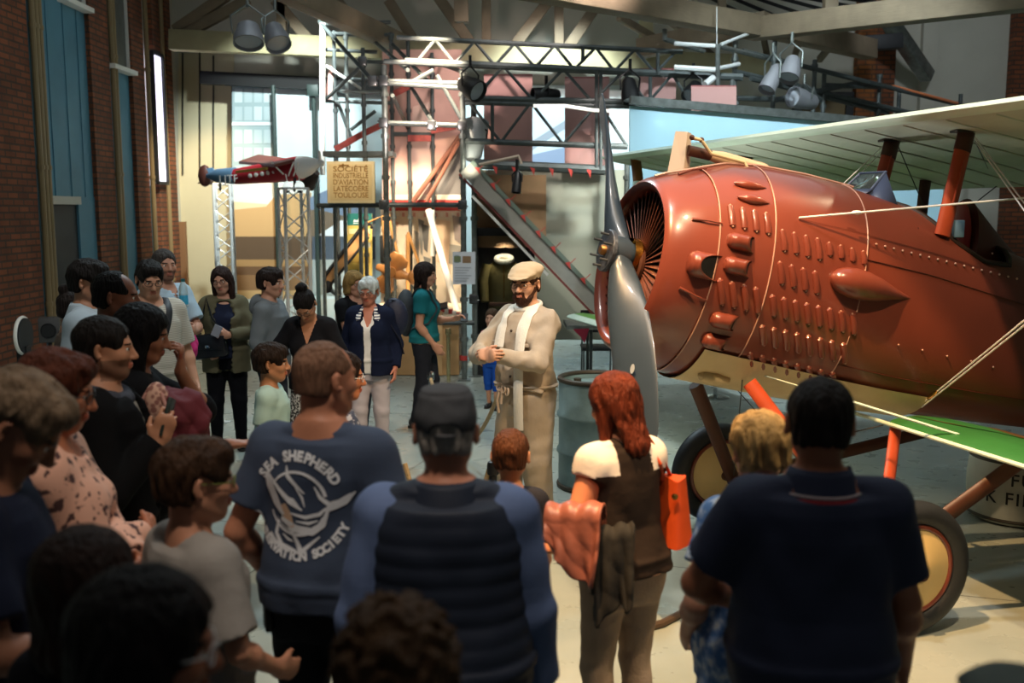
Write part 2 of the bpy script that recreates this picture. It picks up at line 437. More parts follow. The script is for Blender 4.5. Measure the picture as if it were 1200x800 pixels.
# radiator shutters inside the nose
mb = MB()
cen = PL(.14, 0, -.04)
for i in range(46):
    a = 2 * PI * i / 46; e = UU * math.sin(a) * 1.07 + AA * math.cos(a); s = AA * -math.sin(a) + UU * math.cos(a)
    tw = (s * .62 + TT * .5)
    q0 = cen + e * .10; q1 = cen + e * .395
    mb.add([q0 - tw * .008, q0 + tw * .012, q1 + tw * .034, q1 - tw * .024], [(0, 1, 2, 3)])
o = mb.build('radiator_shutter', mat('shutter_wood', '#6A4034', rough=.4, metal=.2, noise=.2), plane, smooth=False); solidify(o, .004)
MB().lathe([(.0, .05), (.44, .05)], cen, TT, 40).build('radiator_core', M_BLACK, plane)
MB().lathe([(.115, .0), (.12, -.02), (.105, -.03), (.09, .04)], cen - TT * .01, TT, 32).build('shutter_ring', M_STRUTD, plane)
# propeller
AL = R(41); B = UU * math.cos(AL) - AA * math.sin(AL); Tp = UU * math.sin(AL) + AA * math.cos(AL); RP = 1.28
ctr = PH + TT * 0.02
prop = MB()
rs = [0, .06, .12, .2, .3, .42, .55, .68, .8, .9, .96, .99, 1.0]
ch = [.10, .12, .15, .19, .23, .255, .27, .265, .24, .21, .16, .11, .03]
thk = [.15, .145, .125, .10, .075, .055, .042, .032, .024, .018, .014, .01, .006]
bet = [66, 62, 54, 45, 37, 30, 25, 22, 20, 18, 17, 16, 16]
secs = []
for sg in (-1, 1):
    for i in (range(len(rs) - 1, 0, -1) if sg == -1 else range(len(rs))):
        r_ = rs[i] * RP * sg; b = R(bet[i]); cd = Tp * math.cos(b) * (1 if sg < 0 else -1) + TT * math.sin(b)
        nd = B.cross(cd).normalized(); ring = []
        sweep = .012 * rs[i]
        for j in range(20):
            a = 2 * PI * j / 20; x = math.cos(a) * ch[i] / 2; y = math.sin(a) * thk[i] / 2 * (1 - .35 * math.cos(a))
            ring.append(ctr + B * r_ + cd * (x + sweep) + nd * y)
        secs.append(ring)
# interpolate chord direction through the hub
vs = [v for r_ in secs for v in r_]; m = 20; k = len(secs); fs = []
pb = MB(); pb.add([v for r_ in secs for v in r_], [(i * m + j, i * m + (j + 1) % m, (i + 1) * m + (j + 1) % m, (i + 1) * m + j) for i in range(k - 1) for j in range(m)] + [tuple(range(m)), tuple((k - 1) * m + j for j in range(m))])
prp = pb.build('propeller', M_PROP, plane, ang=60)
MB().lathe([(0, -.07), (.085, -.07), (.095, -.06), (.095, .02), (.07, .06), (.07, .14)], ctr, TT, 32).build('propeller_boss', M_PROP, prp)
MB().lathe([(0, -.092), (.114, -.092), (.118, -.087), (.118, -.068), (.11, -.066)], ctr, TT, 36).build('hub_plate', mat('hub_plate', '#4A505A', rough=.5, metal=.6, noise=.5, nscale=60), prp)
mb = MB()
for i in range(6):
    a = 2 * PI * i / 6 + .4; e = UU * math.sin(a) + AA * math.cos(a)
    mb.tube([ctr - TT * .088 + e * .088, ctr - TT * .14 + e * .088], .007, 8)
mb.build('hub_bolt', M_STEEL, prp)
MB().lathe([(0, -.12), (.024, -.12), (.03, -.11), (.03, -.09)], ctr, TT, 20).build('hub_nut', mat('bronze_dull', '#8A6238', rough=.4, metal=.8), prp)
MB().lathe([(.10, .05), (.105, .09), (.09, .11)], ctr, TT, 30).build('hub_collar', M_BRASS, prp)
q = ctr - B * .82 - TT * .028 + AA * .02
MB().lathe([(0, 0), (.025, 0)], RPL(741, 432, q, TT), TT, 16).build('blade_badge', mat('badge', '#B9C0C4', rough=.4), prp)

# ---- wings
WC = Vector((1.685 + .958 * .485, 5.86 + .286 * .485, 2.65)); WB = R(12)
CD = Vector((math.cos(FI) * math.cos(WB), math.sin(FI) * math.cos(WB), -math.sin(WB))); WN = CD.cross(-AA).normalized()
if WN.z < 0: WN = -WN
def wing(le, chord, L0, L1, thick, name, mats, ribs, parent, edge=(0, 1, 12, 13)):
    """le centre, spans from lat L0 to L1 (towards the viewer positive)"""
    prof = [(0, 0), (.012, .28), (.05, .55), (.12, .85), (.25, 1.0), (.45, .92), (.7, .6), (1, .02), (.7, .12), (.45, .06), (.25, -.05), (.12, -.12), (.05, -.14), (.012, -.12)]
    up = MB(); n = len(prof); st = []
    k = ribs
    vs = []
    for i in range(k + 1):
        L = L0 + (L1 - L0) * i / k
        for (x, y) in prof: vs.append(le + AA * L + CD * (x * chord) + WN * (y * thick))
    fs = [(i * n + j, i * n + (j + 1) % n, (i + 1) * n + (j + 1) % n, (i + 1) * n + j) for i in range(k) for j in range(n)] + [tuple(range(n)), tuple(k * n + j for j in range(n))]
    up.add(vs, fs); o = up.build(name, mats, parent, ang=60)
    me = o.data
    for p_ in me.polygons:
        j = p_.index % n if p_.index < k * n else 0
        p_.material_index = 2 if (j in edge) else (0 if j <= 6 else 1)
    return o
wing(WC, 1.75, -4.35, 3.3, .10, 'upper_wing', [M_WGREEN, M_UNDER, M_EDGE], 60, plane)
rb = MB()
for i in range(21):
    L = -4.2 + i * .36
    rb.tube([WC + AA * L + CD * (1.75 * x) + WN * (y - .002) for x, y in ((.06, -.013), (.25, -.006), (.5, .005), (.75, .011), (.97, .002))], .006, 6)
rb.build('wing_ribs', M_UNDER, plane)
LW = Vector((1.685 + .958 * .35, 5.86 + .286 * .35, .92))
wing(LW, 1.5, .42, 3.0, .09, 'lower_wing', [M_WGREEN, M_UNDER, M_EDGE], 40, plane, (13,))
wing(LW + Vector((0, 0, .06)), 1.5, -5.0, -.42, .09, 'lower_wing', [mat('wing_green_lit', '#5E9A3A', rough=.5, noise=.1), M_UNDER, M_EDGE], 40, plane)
# brown camouflage patch at the wing root
mb = MB(); 
for (x0, x1, w) in ((.03, .35, 1),):
    mb.add([LW + AA * (.42 + d) + CD * (1.5 * x) + WN * (.09 * y + .003) for d, x, y in ((0, .1, .78), (.05, .1, .78), (.22, .12, .85), (.34, .18, .95), (.42, .25, 1.0), (.5, .4, .95), (.45, .5, .9), (.0, .5, .9))], [tuple(range(8))])
mb.build('camouflage_patch', M_WTAN, plane)
MB().tube([LW + AA * .1 + CD * -.005, LW + AA * 3.0 + CD * -.005], .012, 8).build('leading_edge_tube', M_EDGE, plane)
def strut(name, a, b, w, t, m, up=TT, parent=None):
    return MB().tube([a, b], w / 2, 14, ry=t / 2, up=up).build(name, m, parent or plane)
def und(px, py): return RPL(px, py, WC, WN)
# cabane struts
s1a, s1b = RL(1028, 232, -.30), und(1046, 164)
s2a, s2b = RL(1104, 276, .36), und(1133, 153)
for a_, b_ in ((s1a, s1b), (s2a, s2b)):
    st = strut('cabane_strut', a_, b_, .105, .05, M_STRUT, up=AA)
    d = (b_ - a_).normalized(); L = (b_ - a_).length
    MB().tube([b_ - d * .12, b_ + d * .01], .056, 14, ry=.03, up=AA).build('strut_socket', M_STRUTD, st)
    MB().box(b_ - d * .005, (.075, .05, .006)).build('strut_plate', M_WIREK, st)
    MB().tube([a_ + d * (L * .3) + AA * .028, a_ + d * (L * .72) + AA * .028], .006, 6).build('strut_rod', M_STRUT, st)
# interplane struts
ia, ib = und(745, 186), LW + AA * -3.1 + CD * .2
st = strut('interplane_strut', ib, ia, .11, .05, mat('strut_wood', '#7A4A16', rough=.4, noise=.2, nscale=20), up=AA)
for f in (.30, .62, .86): p = ib.lerp(ia, f); MB().tube([p - (ia - ib).normalized() * .02, p + (ia - ib).normalized() * .02], .06, 12, ry=.03, up=AA).build('strut_band', M_EDGE, st)
for lat, x in ((-1.3, 1.45), (-3.1, 1.35)):
    strut('interplane_strut', LW + AA * lat + CD * x, WC + AA * lat + CD * x, .10, .045, M_STRUTD, up=AA)
for px, py in ((872, 183), (977, 219)):
    p = und(px, py); MB().box(p + Vector((0, 0, -.03)), (.06, .05, .045), bev=.01).tube([p, p - UU * .5], .02, 6).build('strut_fitting', M_WIREK, plane)
# bracing wires
def outto(a, b, lat=2.9):
    """carry a line from a through b on to the outer struts"""
    la, lb = (Vector(a) - PH).dot(AA), (Vector(b) - PH).dot(AA); return Vector(a) + (Vector(b) - Vector(a)) * ((lat - la) / (lb - la))
for x_ in (.2, 1.4): strut('interplane_strut', LW + AA * 2.9 + CD * x_, WC + AA * 2.9 + CD * x_, .10, .045, M_STRUTD, up=AA)
def wire(a, b, r=.004, m=None, name='bracing_wire'): return MB().tube([a, b], r, 6).build(name, m or M_WIRE, plane)
w0, w1 = und(1139, 158), RL(1206, 250, .9)
for d in (-.012, .012): wire(w0 + TT * d, w1 + TT * d * 2)
for d in (-.012, .012): wire(und(1036, 172) + TT * d, RL(984, 224, -.2) + TT * d * 2, .003)
p, n = HIT(1080, 473); q = outto(p, RL(1206, 372, 1.4))
for d in (-.012, .012): wire(p + UU * d + n * .01, q + UU * d * 1.6)
d = (q - p).normalized(); MB().tube([p + d * .09, p + d * .13, p + d * .2, p + d * .22], [.006, .012, .012, .005], 8).build('turnbuckle', M_BRASS, plane)
for a_, b_ in (((1052, 170), (1082, 240)), ((1140, 160), (1165, 212)), ((1145, 236), (1195, 197))):
    wire(und(*a_) if a_[1] < 200 else RL(*a_, -.9), RL(*b_, -.8), .004, M_WIREK)
a_, _ = HIT(935, 255); wire(a_ + AA * .01, outto(a_, RL(1210, 231, .75)), .006, M_WIRE, 'lashing_cord')
MB().ball(a_.lerp(RL(1210, 231, .75), .25), (.03, .012, .012), 10).build('cord_knot', M_WIRE, plane)
wire(RL(1000, 471, .6), RL(1162, 521, .95), .008, M_EDGE, 'pitot_tube'); wire(RL(1162, 521, .95), RL(1156, 527, .95), .012, M_EDGE, 'pitot_tube')
a_, _ = HIT(889, 438); wire(a_, RL(1000, 471, .6), .004, M_EDGE, 'pitot_tube')
# windscreen, head rest, latch
a0 = 1.41
wf = [PL(a0, -.16, .655), PL(a0, .12, .645), PL(a0 + .10, .10, .80), PL(a0 + .10, -.14, .80)]
ws = MB().add(wf, [(0, 1, 2, 3)]).build('windscreen', M_GLASSP, plane); solidify(ws, .004)
MB().tube(wf[1:2] + wf[2:4] + wf[0:1], .010, 8).build('windscreen_frame', M_NAVYM, ws)
mb = MB(); mb.add([PL(a0, .12, .64), PL(a0 + .10, .10, .80), PL(a0 + .17, .18, .62), PL(a0 + .03, .2, .61)], [(0, 1, 2), (0, 2, 3)]); mb.add([PL(a0 - .03, -.16, .66), PL(a0 - .03, .14, .64), PL(a0 + .02, .13, .68), PL(a0 + .02, -.16, .68)], [(0, 1, 2, 3)])
o = mb.build('windscreen_side', M_NAVYM, ws); solidify(o, .01)
def wedge(a0_, a1_, hw0, top, m, name):
    mb = MB(); mb.grid(lambda u, v: PL(a0_ + (a1_ - a0_) * v, (hw0 * (1 - .75 * v)) * math.cos(PI * u), .40 * (1 - .15 * v) + (top - .40) * (1 - v) ** 1.3 * math.sin(PI * u)), 20, 14)
    mb.add([PL(a0_, hw0 * math.cos(PI * i / 20), .40 + (top - .40) * math.sin(PI * i / 20)) for i in range(21)], [tuple(range(21))])
    return mb.build(name, m, plane)
wedge(2.20, 3.1, .19, .80, mat('headrest_brown', '#5E3024', rough=.5), 'headrest')
MB().ball(PL(2.19, .03, .58), (.035, .12, .2), 16).build('seat_cushion', mat('seat_red', '#A83A30', rough=.5), plane)
MB().box(RL(1123, 268, .36), (.03, .02, .05), bev=.008).build('cockpit_catch', mat('catch_blue', '#5F7C90', rough=.4), plane)
# exhaust post and gun-like tube on top
a_ = RL(795, 205, -.05); b_ = RL(801, 155, -.05)
MB().tube([a_, b_], [.07, .05], 4, ry=[.06, .05], up=AA).build('radiator_post', mat('post_pale', '#D8C4AE', rough=.4), plane, ang=20)
a_ = RL(806, 176, .0); b_ = RL(832, 182, .0); c_ = RL(904, 201, .0)
MB().tube([a_, b_], .03, 14).build('pipe_coupling', M_STRUTD, plane)
MB().tube([b_, b_.lerp(c_, .2), b_.lerp(c_, .85), c_], [.028, .04, .037, .02], 16).build('top_pipe', mat('pipe_pale', '#CDB08C', rough=.35), plane)
MB().tube([RL(809, 161, .05), RL(822, 164, .06), RL(833, 180, .07), RL(872, 190, .07), RL(880, 203, .1)], .010, 8).build('fuel_hose', M_CREAM, plane)
for px, py in ((811, 161), (822, 164)): MB().ball(RL(px, py, .055), .016, 10).build('hose_clip', M_STRUTD, plane)

# ---- wheels and undercarriage
def wheel(c):
    mb = MB()
    w = MB().torus(c, .285, .062, AA, 56, 16, 1.05).build('wheel', M_TYRE, plane)
    MB().torus(c + AA * .035, .222, .014, AA, 48, 10).build('rim', M_RED, w)
    MB().lathe([(.0, .10), (.03, .098), (.06, .085), (.215, .038)], c, AA, 48).lathe([(.0, -.10), (.03, -.098), (.06, -.085), (.215, -.038)], c, AA, 48).build('wheel_cover', M_WHEEL, w)
    MB().lathe([(0, .125), (.03, .12), (.032, .09)], c, AA, 20).build('hub_cap', M_STRUTD, w)
WN_, WF_ = G(1064, 665, .348), G(842, 553, .348)
wheel(WN_); wheel(WF_)
MB().tube([WN_, WF_], .025, 12).build('axle', M_STRUTD, plane)
ax = (WF_ - WN_).normalized(); jn = WN_ + ax * .22; jf = WF_ - ax * .2
strut('gear_strut', jf, RL(815, 450, -.30), .095, .05, M_STRUTD, up=AA)
strut('gear_strut', jn, RL(878, 448, .38), .085, .045, M_STRUT, up=AA)
strut('gear_strut', jn, RL(1050, 498, .40), .085, .045, M_STRUT, up=AA)
strut('gear_strut', jf, RL(1096, 503, -.38), .085, .045, M_STRUTD, up=AA)
strut('gear_strut', WN_ + ax * .13 + Vector((0, 0, .02)), LW + AA * 1.15 + CD * .25, .09, .05, M_STRUTD, up=AA)
wire(jf, RL(870, 445, .3), .003, M_WIREK); wire(jn, RL(860, 452, -.3), .003, M_WIREK); wire(RL(940, 520, .0), RL(1035, 498, .38), .004, M_WIREK)
# ================================================================ HALL
def mat_floor():
    m = bpy.data.materials.new('floor_concrete'); m.use_nodes = True; t = NT(m); b = t.b
    mp = t.coord()
    n = t.add('ShaderNodeTexNoise', i_Scale=.9, i_Detail=7.0, i_Roughness=.6); t.link(mp, 'Vector', n, 'Vector')
    r = t.ramp([(.3, C('#87918C')), (.55, C('#9BA39C')), (.75, C('#A9ADA2'))]); t.link(n, 'Fac', r, 'Fac')
    br = t.add('ShaderNodeTexBrick', i_Scale=1.0, i_Mortar_Size=.006, offset=0.0); br.inputs['Brick Width'].default_value = 3.1; br.inputs['Row Height'].default_value = 2.9
    mp2 = t.coord(); mp2.inputs['Rotation'].default_value = (0, 0, .29); t.link(mp2, 'Vector', br, 'Vector')
    br.inputs['Color1'].default_value = (1, 1, 1, 1); br.inputs['Color2'].default_value = (.93, .93, .93, 1); br.inputs['Mortar'].default_value = (.35, .35, .35, 1)
    mx = t.add('ShaderNodeMixRGB', blend_type='MULTIPLY'); mx.inputs['Fac'].default_value = 1
    t.link(r, 'Color', mx, 'Color1'); t.link(br, 'Color', mx, 'Color2'); t.link(mx, 'Color', b, 'Base Color')
    n2 = t.add('ShaderNodeTexNoise', i_Scale=5.0, i_Detail=6.0); t.link(mp, 'Vector', n2, 'Vector')
    r2 = t.ramp([(.3, (.22, .22, .22, 1)), (.7, (.42, .42, .42, 1))]); t.link(n2, 'Fac', r2, 'Fac'); t.link(r2, 'Color', b, 'Roughness')
    bp = t.add('ShaderNodeBump', i_Strength=.05, i_Distance=.02); t.link(n2, 'Fac', bp, 'Height'); t.link(bp, 'Normal', b, 'Normal')
    return m
M_FLOOR = mat_floor()
M_BRICK = mat_brick('brick_red', '#8E5230', '#6F3D24', '#4E3A2C')
M_BRICKO = mat_brick('brick_orange', '#A5662F', '#8A4E26', '#6A4A30')
M_PLAST = mat('wall_plaster', '#BDBBAE', rough=.9, noise=.07, nscale=1.5, bump=.1, bscale=30)
M_PLASTC = mat('wall_cream', '#C8BE9E', rough=.85, noise=.06, nscale=1.2)
M_BLUE = mat('panel_blue', '#4A7C90', rough=.6, noise=.1, nscale=2)
M_BEAM = mat('beam_timber', '#7A6C58', rough=.75, noise=.12, nscale=5, bump=.25, bscale=8, bstretch=(1, 1, 8))
M_BEAMC = mat('beam_cream', '#A39B78', rough=.7, noise=.1, nscale=4)
M_ROOF = mat('roof_boards', '#8C8C82', rough=.9, noise=.1, nscale=2)
M_PIPE = mat('pipe_tan', '#86724F', rough=.5)
M_TUBE = mat('scaffold_tube', '#7E8482', rough=.35, metal=.75, noise=.25, nscale=14)
M_TUBED = mat('scaffold_dark', '#4A5050', rough=.5, metal=.25, noise=.2, nscale=14)
M_ALU = mat('aluminium', '#D3D6D6', rough=.35, metal=.15)
M_PINK = mat('banner_pink', '#B98D88', rough=.85, noise=.08, nscale=1.5)
M_BLK = mat('lamp_black', '#141416', rough=.45)
M_GREY = mat('lamp_grey', '#8B8C92', rough=.4, metal=.3)
M_DARK = mat('dark_paint', '#1B1D1F', rough=.6)
M_WOOD = mat('propeller_wood', '#9C6A3A', rough=.35, noise=.2, nscale=8, bump=.05, coat=.3)
M_PINE = mat('pine_board', '#C79257', rough=.55, noise=.12, nscale=6)
M_WHITE = mat('white_paint', '#E9E6DE', rough=.5)
M_REDM = mat('red_mark', '#B23A34', rough=.6)
YB = 17.0; XL = -5.5; XR = 10.5
def struct(o): o['kind'] = 'structure'; return o
struct(MB().box((2, 8.5, -.1), (9.5, 9.5, .1)).build('floor', M_FLOOR, origin=(0, 0, 0)))
struct(MB().box((2, 8.5, 7.1), (9.5, 9.5, .1)).build('ceiling', M_ROOF))
struct(MB().box((2.4, YB + .1, 3.5), (8.6, .1, 3.5)).build('wall_back', M_PLAST))
struct(MB().box((XL - .25, 8.5, 3.5), (.15, 9, 3.5)).build('wall_left', M_PLAST))
struct(MB().box((XR + .1, 8.5, 3.5), (.1, 9, 3.5)).build('wall_right', M_PLAST))
def ypx(px, x=XL): return -x * FPX / (600 - px) / .9915
def ybk(x, px): return x * FPX / (px - 600) / .9915
XW = XL - .10
k = 0
for (p0, p1) in ((-60, 45), (116, 137), (163, 177), (188, 199), (203, 209)):
    y0, y1 = ypx(p0), ypx(p1); k += 1
    struct(MB().box((XW, (y0 + y1) / 2, 3.5), (.10, (y1 - y0) / 2, 3.5)).build('wall_pier_left', M_BRICK))
# blue painted bays, doorway, high windows
xb = XL - .09
ya, yb_ = ypx(45), ypx(116); yd0, yd1 = ypx(60), ypx(97)
mb = MB()
zt = 4.7
mb.box((xb, (ya + yb_) / 2, (zt + 2.3) / 2), (.03, (yb_ - ya) / 2, (zt - 2.3) / 2))
mb.box((xb + .01, (yd1 + yb_) / 2, 1.15), (.03, (yb_ - yd1) / 2, 1.15)); mb.box((xb, (ya + yd0) / 2, 1.15), (.03, (yd0 - ya) / 2, 1.15))
for f in (.35, .62, .85): mb.box((xb + .035, ya + (yb_ - ya) * f, 3.5), (.006, .012, 1.2))
struct(mb.build('wall_panel_left', M_BLUE))
d = struct(MB().box((XL - .092, (yd0 + yd1) / 2, 1.1), (.012, (yd1 - yd0) / 2, 1.1)).build('door_1', M_DARK))
MB().box((xb + .04, (yd0 + yd1) / 2, 2.25), (.03, (yd1 - yd0) / 2 + .02, .05)).build('lintel', M_PLAST, d)
MB().box((XL - .07, yd1 - .2, 1.05), (.015, .02, .09), bev=.005).build('door_handle', M_STEEL, d)
y0, y1 = ypx(137), ypx(163)
struct(MB().box((xb, (y0 + y1) / 2, 2.05), (.03, (y1 - y0) / 2, 2.05)).build('wall_panel_left', M_BLUE))
M_PANE = mat('pane_dull', '#5A5C58', rough=.3, noise=.2)
M_DAY = mat('pane_daylight', '#E8E6F2', rough=.4, emis='#E0DCF4', estr=2.2)
xw = xb
for i, (yy0, yy1, z0, z1, m) in enumerate(((ya + .55 * (yb_ - ya), yb_, 4.72, 6.2, M_PANE), (y0, y1, 4.12, 5.6, M_PANE), (ypx(181.5), ypx(193), 2.55, 4.5, M_DAY))):
    xb = xw if i < 2 else XL + .03
    wdw = struct(MB().box((xb, (yy0 + yy1) / 2, (z0 + z1) / 2), (.02, (yy1 - yy0) / 2, (z1 - z0) / 2)).build('window_%d' % (i + 1), m))
    fr = MB()
    for zz in (z0, z1): fr.box((xb + .03, (yy0 + yy1) / 2, zz), (.03, (yy1 - yy0) / 2, .025))
    for zz in (yy0, yy1): fr.box((xb + .03, zz, (z0 + z1) / 2), (.03, .02, (z1 - z0) / 2))
    fr.build('window_frame', M_WHITE if i < 2 else M_DARK, wdw)
    if i < 2: MB().box((xb + .08, (yy0 + yy1) / 2, z0 - .03), (.09, (yy1 - yy0) / 2, .03)).build('window_sill', M_WHITE, wdw)
y0, y1 = ypx(177), ypx(188); xb = xw
struct(MB().box((xb, (y0 + y1) / 2, 1.25), (.03, (y1 - y0) / 2, 1.25)).build('wall_panel_left', M_BLUE))
for px, n in ((49, 3), (139, 2), (179, 1), (197, 1)):
    y = ypx(px)
    o = None
    for i in range(n):
        mb = MB().tube([(XL + .02 + .0 * i, y + .09 * i, 0), (XL + .02, y + .09 * i, 6.9)], .035, 10)
        for z in (1.0, 2.6, 4.2): mb.tube([(XL + .02, y + .09 * i, z), (XL + .02, y + .09 * i, z + .05)], .045, 10)
        struct(mb.build('trim_%d' % (px * 10 + i), M_PIPE))
# back wall : cream panels, brick piers, seams, black track, high window
struct(MB().prism([W(209, 62, YB - .02), W(274, 62, YB - .02), W(274, 408, YB - .02), W(209, 408, YB - .02)], (0, .02, 0)).build('wall_panel_back', M_PLASTC))
for i, (px, t_) in enumerate(((214, 62), (234, 55), (250, 65), (272, 100))):
    struct(MB().bar(W(px, t_, YB - .04), W(px, 205, YB - .04), .02, .02).build('trim_%d' % (i + 1), M_DARK))
struct(MB().bar(W(236, 91, 16.4), W(540, 107, 16.4), .16, .20).build('curtain_track_trim', mat('track_black', '#0A0B0C', rough=.7)))
for a_, b_, m in ((1005, 1026, M_BRICKO), (1026, 1050, M_BRICK), (1187, 1260, M_BRICK)):
    p, q = W(a_, 55, YB - .15), W(b_, 55, YB - .15)
    struct(MB().box(((p.x + q.x) / 2, YB - .08, 3.5), ((q.x - p.x) / 2, .10 if a_ == 1005 else .09, 3.5)).build('wall_pier_back', m))
p, q = W(1081, 0, YB), W(1099, 0, YB)
struct(MB().box(((p.x + q.x) / 2, YB - .06, 3.5), ((q.x - p.x) / 2, .06, 3.5)).build('wall_pilaster_back', M_PLAST))
p, q = W(934, 113, YB - .05), W(995, 150, YB - .05)
wdw = struct(MB().box(((p.x + q.x) / 2, YB - .04, (p.z + q.z) / 2), ((q.x - p.x) / 2, .02, (p.z - q.z) / 2)).build('window_4', mat('pane_brown', '#6A5A3A', rough=.3)))
mb = MB(); mb.box(((p.x + q.x) / 2, YB - .07, p.z), ((q.x - p.x) / 2 + .08, .03, .07))
for x in (p.x, q.x): mb.box((x, YB - .07, (p.z + q.z) / 2), (.08, .03, (p.z - q.z) / 2))
mb.build('window_frame', M_DARK, wdw)
# roof timbers
def beam(a, b, w, h, m=M_BEAM, nm='ceiling_beam'): return struct(MB().bar(W(*a), W(*b), w, h, bev=.01).build(nm, m))
beam((200, 47, 15.6), (900, 78, 15.6), .22, .30, M_BEAMC)
for a_, b_ in (((205, 36, 15.6), (275, -12, 15.6)), ((208, 44, 15.6), (292, 0, 15.6)), ((322, 0, 15.6), (372, 58, 15.6)), ((440, 60, 15.6), (395, 0, 15.6)), ((560, 62, 15.6), (513, -4, 15.6)), ((600, 58, 15.6), (648, -6, 15.6)), ((660, 64, 15.6), (705, -2, 15.6)), ((455, 0, 15.6), (490, 55, 15.6))):
    beam(a_, b_, .12, .16, M_BEAM)
for px in (330, 570, 655): beam((px, -8, 15.6), (px, 56, 15.6), .12, .14, M_BEAM)
beam((757, -8, 15.4), (757, 66, 15.4), .16, .2, M_BEAMC)
beam((330, -14, 12.5), (470, 52, 15.0), .22, .26); beam((540, -8, 14.5), (541, 26, 14.5), .14, .2)
beam((590, -22, 10.5), (900, 34, 13.2), .26, .26); beam((878, 35, 13.2), (1210, -4, 10.6), .26, .26)
beam((750, 57, 14.4), (900, 26, 13.2), .22, .26); beam((900, 30, 13.2), (1020, 58, 15.6), .24, .28)
beam((973, -10, 12.5), (973, 28, 12.5), .14, .16); beam((846, -12, 13.4), (846, 16, 13.4), .1, .1)
beam((1040, 22, 15.9), (1087, 90, 16.6), .2, .2, M_TUBE); beam((1000, 52, 15.6), (1056, 48, 15.6), .2, .22, M_DARK)
for i in range(9): beam((830 + 22 * i, -4 - i, 15.8 - .2 * i), (905 + 26 * i, 34 - 6 * i, 14.6), .05, .05, M_DARK, 'ceiling_rafter')
for i in range(6): beam((960 - 30 * i, 70, 16), (1000 - 55 * i, 20, 14.4), .08, .1, M_BEAM, 'ceiling_rafter')

# ---------------------------------------------------------------- flat pictures built from polygons
def picture(name, Y, x0, y0, x1, y1, base, polys, label, cat, th=.03, group=None):
    """panel whose corners lie at photo positions on the plane Y; polys = (material, [(px,py)..])"""
    def q(p, d): return W(p[0], p[1], Y) + Vector((0, -d, 0))
    mb = MB(); mb.prism([q((x0, y0), 0), q((x1, y0), 0), q((x1, y1), 0), q((x0, y1), 0)], (0, th, 0))
    mats = [base]; idx = [0] * len(mb.f)
    for i, (m, pl) in enumerate(polys):
        if m not in mats: mats.append(m)
        c = [(min(max(x, x0), x1), min(max(y, y0), y1)) for x, y in pl]
        mb.add([q(p, .002 + .0006 * i) for p in c], [tuple(range(len(c)))]); idx.append(mats.index(m))
    o = mb.build(name, mats, None, smooth=False, fixn=False, label=label, cat=cat, group=group)
    for p_, i in zip(o.data.polygons, idx): p_.material_index = i
    return o
def fl(h): return mat('print_' + h, '#' + h, rough=.8)
def rect(a, b, c, d): return [(a, b), (c, b), (c, d), (a, d)]
mural = [(fl('C9DDE2'), rect(318, 100, 742, 400)), (fl('94A8AB'), rect(272, 100, 320, 226))]
for i in range(4):
    for j in range(5): mural.append((fl('A9BABD') if (i + j) % 3 else fl('BCCBCD'), rect(275 + i * 11.5, 104 + j * 21 + (6 if j > 1 else 0), 284 + i * 11.5, 120 + j * 21 + (6 if j > 1 else 0))))
mural += [(fl('D8E2E4'), rect(272, 143, 320, 147)), (fl('D5D9D2'), rect(272, 214, 366, 246)), (fl('D8C8A4'), [(272, 236), (322, 240), (335, 228), (335, 282), (272, 282)]), (fl('C2A070'), [(272, 246), (312, 242), (324, 228), (365, 226), (365, 277), (272, 277)]),
          (fl('5C4A38'), rect(272, 277, 420, 304)), (fl('7688A0'), [(362, 232), (385, 222), (440, 222), (440, 262), (375, 246), (362, 246)]), (fl('7A6A58'), [(362, 246), (375, 246), (440, 262), (440, 282), (362, 282)]), (fl('E9F0F4'), [(372, 276), (400, 258), (440, 262), (440, 278)]), (fl('4E5A68'), rect(366, 277, 440, 304)),
          (fl('A48458'), rect(272, 304, 366, 312)), (fl('6A5038'), rect(272, 312, 366, 322)), (fl('8A6A48'), rect(272, 322, 366, 340)), (fl('BFA070'), rect(272, 340, 366, 350)), (fl('A8B4B4'), rect(366, 304, 440, 345)), (fl('C8D2CE'), rect(272, 350, 440, 398))]
mural += [(fl('B8CDD8'), rect(620, 118, 665, 200)), (fl('8A98A4'), [(624, 165), (664, 140), (664, 150), (624, 176)]), (fl('7F93AE'), [(620, 182), (665, 172), (665, 205), (620, 205)]), (fl('DDEBEE'), rect(708, 90, 742, 200))]
mu = picture('mural', 16.55, 272, 100, 742, 402, fl('C9D4D2'), mural, 'huge pale blue photo mural of factory buildings across the back of the hall', 'mural')
for px in (320, 367): 
    mb = MB().tube([W(px, 100, 16.2), Vector((W(px, 100, 16.2).x, 16.2, 0))], .035, 10)
    if px == 367: mb.box(W(367, 106, 16.15), (.09, .06, .09), bev=.01)
    else: mb.box(Vector((W(px, 100, 16.2).x, 16.2, .01)), (.15, .15, .01))
    mb.build('steel_post', mat('post_green', '#2F3F3C', rough=.5), None, label='thin dark post before the mural, ' + ('with a small black box at its top' if px == 367 else 'left of the lattice lamp column'), cat='post')
